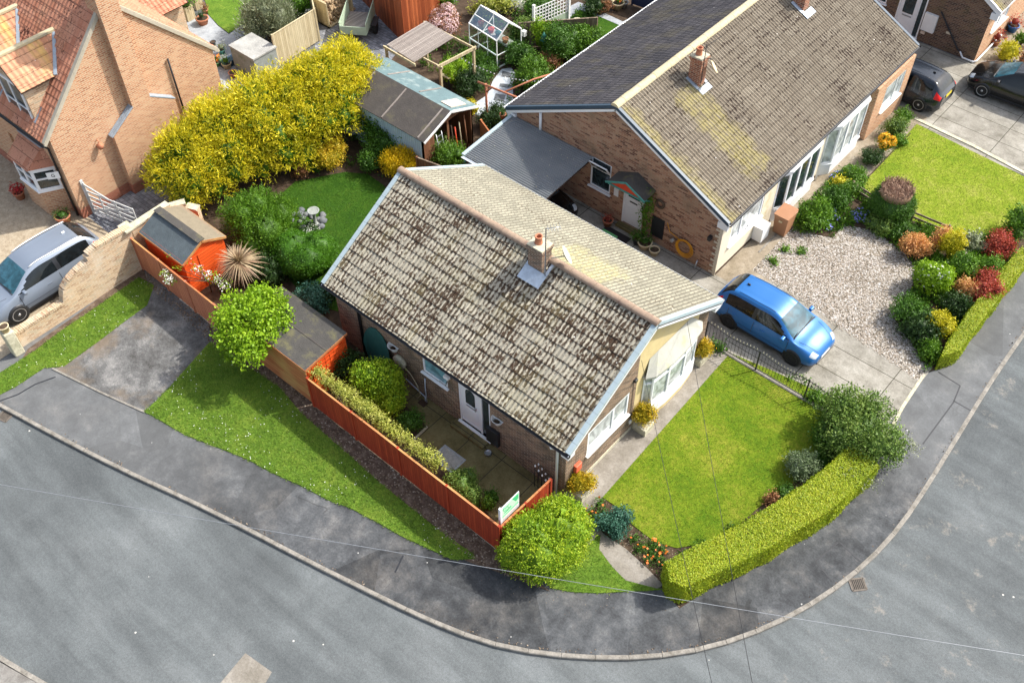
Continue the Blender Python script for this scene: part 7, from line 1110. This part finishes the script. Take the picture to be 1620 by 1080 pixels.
bedding('orange flowers at the lawn corner above the round glossy shrub', [(948, 795), (955, 808), (940, 815), (960, 818), (935, 808), (950, 822)], 'f_orange'); bedding('orange and yellow flowers between the round glossy shrub and the hedge', [(1005, 852), (1018, 862), (1030, 872), (1040, 882), (1025, 885), (1048, 868), (1035, 860), (1050, 890), (1010, 868)], 'f_orange', 6)
# right flower border
cx, cy = G(1412, 322, .75); t = thing('topiary', 'barrel shaped topiary with a brown twiggy top', 'topiary', (cx, cy, 0)); L_ = [(cx, cy, .75, .84, .84, .6), (cx, cy, .6, .82, .82, .6), (cx, cy, .9, .82, .82, .52), (cx+.1, cy-.1, .4, .7, .7, .4)]; crown('foliage', L_, 12000, 'l_green', .055, t, core=.9, rhi=1.03); q = rng.random((1500, 2)); a = q[:, 0]*6.283; r_ = .62*np.sqrt(q[:, 1]); P_ = np.c_[cx+r_*np.cos(a), cy+r_*np.sin(a), 1.5+0*a+.03*rng.normal(size=1500)]; V, Fq = leafcloud(P_, np.tile([0, 0, 1.], (1500, 1)), .2, .1, up=.2, along=.5); MT['l_twig'] = leafm('dead_twigs', [(.08, .04, .03), (.28, .17, .12), (.5, .35, .25)], .0, .9); arrmesh('twiggy_top', V, Fq, rng.random((len(Fq), 2)), 'l_twig', t); MB().lathe((cx, cy, 1.2), [(.6, 0), (.55, .26)], 18).build('cut_top', 'twig', t)
for a in [('strappy_plant', 'clump of strappy green leaves nearest the wheelie bin', (1287, 338), .4, .62, .4, 'l_mid', 3600, .11), ('shrub', 'soft green shrub between strappy clump and bluebells', (1322, 312), .35, .5, .35, 'l_green', 2400, .08), ('shrub', 'fresh green plants behind the little rail fence', (1345, 300), .25, .4, .25, 'l_mid', 1500, .08), ('shrub', 'fresh green fern like plants by the bare soil', (1352, 276), .25, .42, .25, 'l_mid', 1500, .08), ('yellow_tuft', 'small yellow grassy tuft in the flower border', (1329, 290), .25, .25, .2, 'l_yellow', 500, .09),
 ('shrub', 'rounded yellow-green shrub behind the amber azalea', (1417, 204), .35, .45, .35, 'l_holly', 2000, .07), ('shrub', 'green shrub at the path end of the flower border', (1428, 186), .3, .32, .3, 'l_mid', 1100, .08), ('shrub', 'dark shrub with tiny pink flowers below the amber azalea', (1378, 250), .3, .4, .3, 'l_dark', 1500, .07), ('shrub', 'small leafy plant right of the amber azalea', (1425, 222), .2, .28, .2, 'l_mid', 600, .08),
 ('shrub', 'mossy green shrub at the foot of the topiary', (1395, 358), .3, .55, .3, 'l_holly', 2200, .07), ('shrub', 'dark green shrub right of the topiary foot', (1430, 368), .3, .45, .3, 'l_green', 1700, .08), ('yellow_shrub', 'tall domed yellow-lime shrub beside the peach shrub', (1507, 388), .65, .42, .6, 'l_yellow', 3200, .06), ('shrub', 'yellow-peach shrub right behind the peach shrub', (1488, 378), .5, .35, .4, 'l_salmon', 1500, .07),
 ('shrub', 'broad fresh green shrub left of the red pieris by the hedge', (1528, 428), .5, .55, .5, 'l_mid', 3000, .08), ('shrub', 'fresh green shrub between the two red shrubs', (1562, 428), .5, .5, .5, 'l_mid', 2400, .08), ('red_shrub', 'dark red leaved shrub at the far corner of the border', (1582, 392), .6, .5, .5, 'l_red', 2600, .08), ('red_shrub', 'large red and pink shrub leaning over the right-hand hedge', (1560, 458), .6, .58, .5, 'l_red', 3200, .08), ('copper_shrub', 'peachy copper shrub joined to the large red shrub', (1535, 458), .5, .4, .4, 'l_salmon', 1500, .08),
 ('shrub', 'dark green ground shrub at the gravel side of the border', (1440, 498), .4, .6, .4, 'l_green', 3000, .09), ('shrub', 'dark broadleaf shrub nearest the driveway end', (1462, 520), .45, .55, .42, 'l_dark', 2400, .1), ('yellow_shrub', 'yellow tipped shrub near the driveway end of the border', (1487, 512), .55, .45, .45, 'l_yellow', 2000, .07), ('shrub', 'dark feathery shrub under the large red shrub', (1518, 485), .4, .45, .42, 'l_dark', 2000, .08), ('shrub', 'bright green shrub tip at the driveway corner of the hedge', (1470, 552), .3, .35, .28, 'l_mid', 1200, .08), ('shrub', 'leafy green shrub at the right edge beside the sunny lawn', (1612, 352), .55, .5, .5, 'l_mid', 2200, .09), ('spiky_plant', 'pale stemmed spiky plant beside the far red shrub', (1537, 388), .45, .35, .4, 'l_grey', 500, .12)]: blob(*a)
blob('azalea', 'amber yellow azalea in full flower beside the tan path', (1400, 228), .42, .42, .38, 'l_mid', 700, .06, flowers=('f_yor', 1100, .09)); blob('peach_shrub', 'peach and orange flowering shrub beside the gravel', (1452, 388), .45, .5, .42, 'l_salmon', 3200, .085)
blob('white_lilac', 'lime shrub with white flower heads in the middle of the border', (1473, 440), .6, .68, .55, 'l_lime', 4200, .085, flowers=('f_white', 160, .1), k=8)
for lb, pxs in (('bluebells beside the tan path', [(1318, 280), (1325, 276), (1340, 272), (1346, 268), (1333, 274)]), ('deep blue bluebells left of the topiary foot', [(1352, 340), (1360, 335), (1368, 342), (1375, 338), (1358, 348), (1370, 350)]), ('pale bluebells by the strappy clump', [(1305, 352), (1312, 345), (1318, 335), (1322, 345), (1310, 360), (1322, 328)]), ('few bluebells right of the topiary foot', [(1410, 370), (1416, 373)])): bedding(lb, pxs, 'f_blue', 26, 'l_mid')
for a, lb in (((1242, 395), 'small green weed on the gravel nearest the bin'), ((1222, 412), 'strappy weed at the gravel edge behind the blue car'), ((1268, 398), 'tiny weed in the gravel')): blob('weed', lb, a, .08, .16, .08, 'l_mid', 120, .09, stem=False)
# ================================================================ CARS
def paint(name, c, metal=.4):
    k = NT(name); k.col(c); k.set(rough=.22 if 'black' in name or 'grey' in name else .42, metal=metal*.6, coat=.35, spec=.5); MT[name] = k.m
paint('paint_blue', (.012, .125, .37), .35); paint('paint_silver', (.22, .26, .32), .7); paint('paint_grey', (.014, .02, .03), .4); paint('paint_black', (.003, .0035, .004), .1); MT['tail_red'] = plain('tail_light', (.6, .01, .008), .2, .1); MT['lamp'] = plain('headlamp_glass', (.55, .6, .65), .08, .2, 20, .8, .3); MT['plate_y'] = plain('yellow_plate', (.7, .55, .05), .4, .05); MT['plate_w'] = plain('white_plate', (.75, .75, .72), .4, .05); MT['alloy'] = plain('alloy_rim', (.55, .56, .58), .3, .1, 6, .5, .7); MT['seat'] = plain('seat_fabric', (.05, .05, .055), .9, .2)
HATCH = [(-2.0, [(.50, .30), (.64, .50), (.62, .80), (.50, .92), (.28, .95), (0, .96)]), (-1.9, [(.72, .24), (.82, .52), (.78, .90), (.60, 1.02), (.32, 1.06), (0, 1.07)]), (-1.66, [(.80, .21), (.87, .56), (.80, .91), (.60, 1.29), (.32, 1.34), (0, 1.35)]), (-1.36, [(.82, .2), (.875, .57), (.80, .91), (.55, 1.42), (.30, 1.48), (0, 1.49)]), (-.5, [(.83, .19), (.875, .56), (.80, .89), (.565, 1.46), (.3, 1.52), (0, 1.53)]), (.28, [(.83, .19), (.875, .56), (.80, .88), (.55, 1.41), (.3, 1.47), (0, 1.48)]), (1.08, [(.82, .19), (.87, .56), (.79, .91), (.70, .98), (.38, 1.04), (0, 1.06)]), (1.52, [(.81, .2), (.86, .55), (.77, .82), (.62, .89), (.33, .94), (0, .955)]), (1.86, [(.72, .23), (.79, .48), (.68, .68), (.5, .75), (.28, .79), (0, .80)]), (2.0, [(.45, .27), (.58, .42), (.52, .58), (.38, .62), (.2, .64), (0, .645)])]
def crm(P, sub):
    P = np.array(P, float); n = len(P); Q = np.concatenate([[2*P[0]-P[1]], P, [2*P[-1]-P[-2]]]); out = []
    for i in range(n-1):
        p0, p1, p2, p3 = Q[i:i+4]
        for k in range(sub): t = k/sub; out.append(.5*((2*p1)+(-p0+p2)*t+(2*p0-5*p1+4*p2-p3)*t*t+(-p0+3*p1-3*p2+p3)*t**3))
    out.append(P[-1]); return np.array(out)
def car(name, label, x, y, ang, L, W, Hh, pt, rim='alloy', rear=None, front=None, wr=.32, roofglass=False, rails=False, stations=HATCH, wb=(-1.25, 1.25)):
    NS_ = 6; A = np.array([[(s[0], *p) for p in s[1]] for s in stations]); A = A*vz((L/4.0, W/1.75, Hh/1.53)); Gd = crm(A, NS_); Gd = np.swapaxes(crm(np.swapaxes(Gd, 0, 1), NS_), 0, 1); nI, nJ = Gd.shape[:2]; Gd[:, -1, 1] = 0
    t = thing(name, label, 'car', (x, y, .02)); c, s = math.cos(ang), math.sin(ang); w = lambda p: (x+c*p[0]-s*p[1], y+s*p[0]+c*p[1], p[2]+.02)
    reg = {}
    def where(i, j):
        a, b = (i+.5)/NS_, (j+.5)/NS_
        if 5.1 < a < 6.0 and b > 3.17: return 'windscreen'
        if 1.15 < a < 2.8 and b > 3.2: return 'rear_window'
        if 2.1 < b < 2.9:
            if 4.16 < a < 5.83-(b-2.17)*.9: return 'front_side_window'
            if 2.5 < a < 4.0: return 'rear_side_window'
            if 4.0 <= a <= 4.16: return 'window_trim'
        if roofglass and 3.2 < a < 4.9 and b > 3.6: return 'sunroof'
        if 7.66 < a < 8.6 and 1.9 < b < 3.0: return 'headlight'
        if .5 < a < 1.9 and 1.75 < b < 2.75: return 'tail_light'
        if b < .34: return 'sill'
        return 'body'
    for i in range(nI-1):
        for j in range(nJ-1): reg.setdefault(where(i, j), []).append((i, j))
    mats = dict(windscreen='screen', rear_window='carglass', front_side_window='carglass', rear_side_window='carglass', sunroof='carglass', headlight='lamp', tail_light='tail_red', body=pt, sill='black', window_trim='black')
    for nm, cells in reg.items():
        both = nm in ('windscreen', 'rear_window', 'body', 'sunroof', 'sill')
        for sides in ([(1, -1)] if both else [(1,), (-1,)]):
            V, idx, Fq = [], {}, []
            for sg in sides:
                for (i, j) in cells:
                    q = []
                    for (a, b) in ((i, j), (i+1, j), (i+1, j+1), (i, j+1)):
                        key = (a, b, sg if b < nJ-1 else 0)
                        if key not in idx: p = Gd[a, b]; idx[key] = len(V); V.append(w((p[0], sg*p[1], p[2])))
                        q.append(idx[key])
                    Fq.append(q if sg < 0 else q[::-1])
            if nm == 'body':
                for end in (0, nI-1):
                    ring = [idx.get((end, b, 1)) for b in range(nJ-1)]+[idx.get((end, nJ-1, 0))]+[idx.get((end, b, -1)) for b in range(nJ-2, -1, -1)]; ring = [r for r in ring if r is not None]
                    cen = len(V); V.append(tuple(np.mean([V[r] for r in ring], 0)))
                    for a, b in zip(ring, ring[1:]+ring[:1]): Fq.append([a, b, cen, cen])
            Va = np.array(V); me = bpy.data.meshes.new(nm); me.from_pydata((Va-ORG[t]).tolist(), [], [tuple(dict.fromkeys(f)) for f in Fq]); me.uv_layers.new(name='UVMap'); me.materials.append(MT[mats[nm]]); me.polygons.foreach_set('use_smooth', [True]*len(me.polygons)); me.update(); o = bpy.data.objects.new(nm, me); COL.objects.link(o); o.parent = t; ORG[o] = ORG[t]
    S = lambda a, b: Gd[int(round(a*NS_)), int(round(b*NS_))]
    sm = MB()
    for sg in (1, -1):
        for a in (3.0, 4.16, 5.83): sm.tube([w(S(a, b/6)*vz((1, sg*1.004, 1))) for b in range(4, 13)], .009, 4)
        sm.tube([w(S(a/6, .8)*vz((1, sg*1.004, 1))) for a in range(18, 36)], .005, 4)
    sm.tube([w(S(6.6, b/6)*vz((1, 1, 1))+vz((0, 0, 0))) for b in range(16, 31)]+[w(S(6.6, b/6)*vz((1, -1, 1))) for b in range(30, 15, -1)], .0, 4) if False else None
    for sg in (1, -1): sm.tube([w(S(a/6, 3.3)*vz((1, sg, 1.003))) for a in range(38, 50)], .006, 4); sm.tube([w(S(a/6, 3.35)*vz((1, sg, 1.004))) for a in range(19, 30)], .007, 4)
    sm.build('panel_gaps', 'black', t)
    hw = W/2
    for wx in wb:
        for sg in (1, -1):
            cx_, cy_ = wx*L/4, sg*(hw-.155); ax = vz((-s*sg, c*sg, 0)); ctr = vz(w((cx_, cy_, wr))); ar = MB(); ar.lathe(vz(w((cx_, sg*(hw-.055), wr+.01))), [(wr+.04, 0), (wr+.035, .05), (wr*.5, .051)], 24, axis=ax); ar.build('wheel_arch', 'black', t)
            ty = MB(); ty.lathe(ctr, [(wr*.7, .16), (wr*.95, .165), (wr, .14), (wr, -.05), (wr*.7, -.06)], 26, axis=ax); wo = ty.build('wheel', 'rubber', t); rm = MB(); rm.lathe(ctr, [(wr*.72, .16), (wr*.66, .165), (wr*.62, .12)], 26, axis=ax, cap=False); rm.lathe(ctr, [(.055, .12), (.05, .165), (.02, .168)], 12, axis=ax)
            up = vz((0, 0, 1)); fw_ = vz((c, s, 0))
            for k in range(10): a = 2*PI*k/10; d = fw_*math.cos(a)+up*math.sin(a); rm.beam(ctr+ax*.15+d*.04, ctr+ax*.145+d*wr*.66, .035, .02, up=tuple(ax))
            rm.build('rim', rim, wo)
    for sg in (1, -1):
        p = S(5.75, 2.1); mm = MB(); q = vz((p[0]-.05, sg*(abs(p[1])+.12), p[2]+.06)); ex_ = vz((c, s, 0)); ey_ = vz((-s, c, 0)); mm.obox(vz(w(q)), ex_*.06, ey_*.1, (0, 0, .065)); mm.build('mirror', pt, t, bev=.03)
        for a in (3.35, 4.75): p = S(a, 1.75); mm = MB(); mm.obox(vz(w((p[0], sg*(abs(p[1])+.012), p[2]))), ex_*.09, ey_*.012, (0, 0, .015)); mm.build('door_handle', pt, t, bev=.005)
    pl = MB(); pl.obox(vz(w((L/2-.02, 0, .42))), vz((c, s, 0))*.03, vz((-s, c, 0))*.26, (0, 0, .06)); pl.build('front_plate', 'plate_w', t); pl = MB(); pl.obox(vz(w((-L/2+.03, 0, .75))), vz((c, s, 0))*.04, vz((-s, c, 0))*.26, (0, 0, .06)); pl.build('rear_plate', 'plate_y', t)
    gr = MB(); gr.obox(vz(w((L/2-.05, 0, .33))), vz((c, s, 0))*.07, vz((-s, c, 0))*W*.3, (0, 0, .05)); gr.build('grille', 'black', t, bev=.01)
    wp = MB(); p1, p2 = S(6, 3.3), S(6, 4.7); wp.tube([w((p1[0]-.02, -p1[1], p1[2]+.03)), w((p2[0]-.1, 0, p2[2]+.04))], .012, 4); wp.tube([w((p1[0]+.0, p1[1]*.0, p2[2]+.02)), w((p1[0]-.06, p1[1]*.9, p1[2]+.05))], .012, 4)
    for b in range(18, 30): pass
    wp.tube([w(S(6, b/6)*vz((1, 1, 1.008))) for b in range(19, 31)]+[w(S(6, b/6)*vz((1, -1, 1.008))) for b in range(30, 18, -1)], .022, 5); wp.build('wipers', 'black', t)
    an = MB(); p = S(3.15, 5); an.obox(vz(w((p[0]+.05, 0, p[2]+.03))), vz((c, s, 0))*.06, vz((-s, c, 0))*.02, (0, 0, .03)); an.build('aerial', 'black' if pt != 'paint_silver' else 'white', t, bev=.01)
    if rails:
        for sg in (1, -1): r_ = MB(); r_.tube([w(S(a/6, 3.15)*vz((1, sg, 1))+vz((0, 0, .035))) for a in range(16, 31)], .02, 6); r_.build('roof_rail', 'white', t)
    return t
hx = math.atan2(G(1300, 560)[1]-G(1190, 470)[1], G(1300, 560)[0]-G(1190, 470)[0])
MT['rim_dark'] = plain('dark_alloy', (.03, .03, .035), .4, .2, 6, .5, .5)
car('parked_car', 'bright blue hatchback parked on the driveway behind the railing', 11.38, 10.17, R(-1), 4.05, 1.78, 1.5, 'paint_blue', rim='rim_dark')
car('parked_car', 'dark grey hatchback half hidden behind the neighbouring bungalow', 8.1, 25.9, R(185)-PI*0 if False else R(180), 4.3, 1.82, 1.44, 'paint_grey')
car('parked_car', 'glossy black car facing the dark grey hatchback at the right edge', 12.36, 28.68, R(183), 4.3, 1.85, 1.48, 'paint_black')
car('parked_car', 'silver blue estate car on the beige gravel drive at the left edge', -9.9, -5.2, R(-90), 4.75, 1.95, 1.66, 'paint_silver', rails=True, wr=.36, wb=(-1.2, 1.22))
car('parked_car', 'black car parked under the translucent carport', .65, 9.55, R(0), 4.2, 1.75, 1.45, 'paint_black')
# ================================================================ OVERHEAD CABLES
def cable(label, a, b, sag=.35, r=.011, mat='iron'):
    a, b = vz(a), vz(b); m_ = MB(); m_.tube([a+(b-a)*s-vz((0, 0, 4*sag*s*(1-s))) for s in np.linspace(0, 1, 21)], r, 5); tag(m_.build('overhead_cable', mat), label, 'cable', 'overhead cables')
cable('pale overhead cable crossing the whole road from the left edge to the right edge', (*G(-80, 752, 6), 6), (*G(1720, 1052, 6), 6), .1, .006, 'galv')
p = GU(1087, 508, 10.2); cable('dark overhead cable running from the bow window gable down the lawn, right one', (10.2, *p), (*G(1196, 1110, 6), 6), .12, .007)
p = GU(1015, 570, 10.2); cable('dark overhead cable running from the brick gable over the path, left one', (10.2, *p), (*G(1133, 1110, 6), 6), .12, .007)
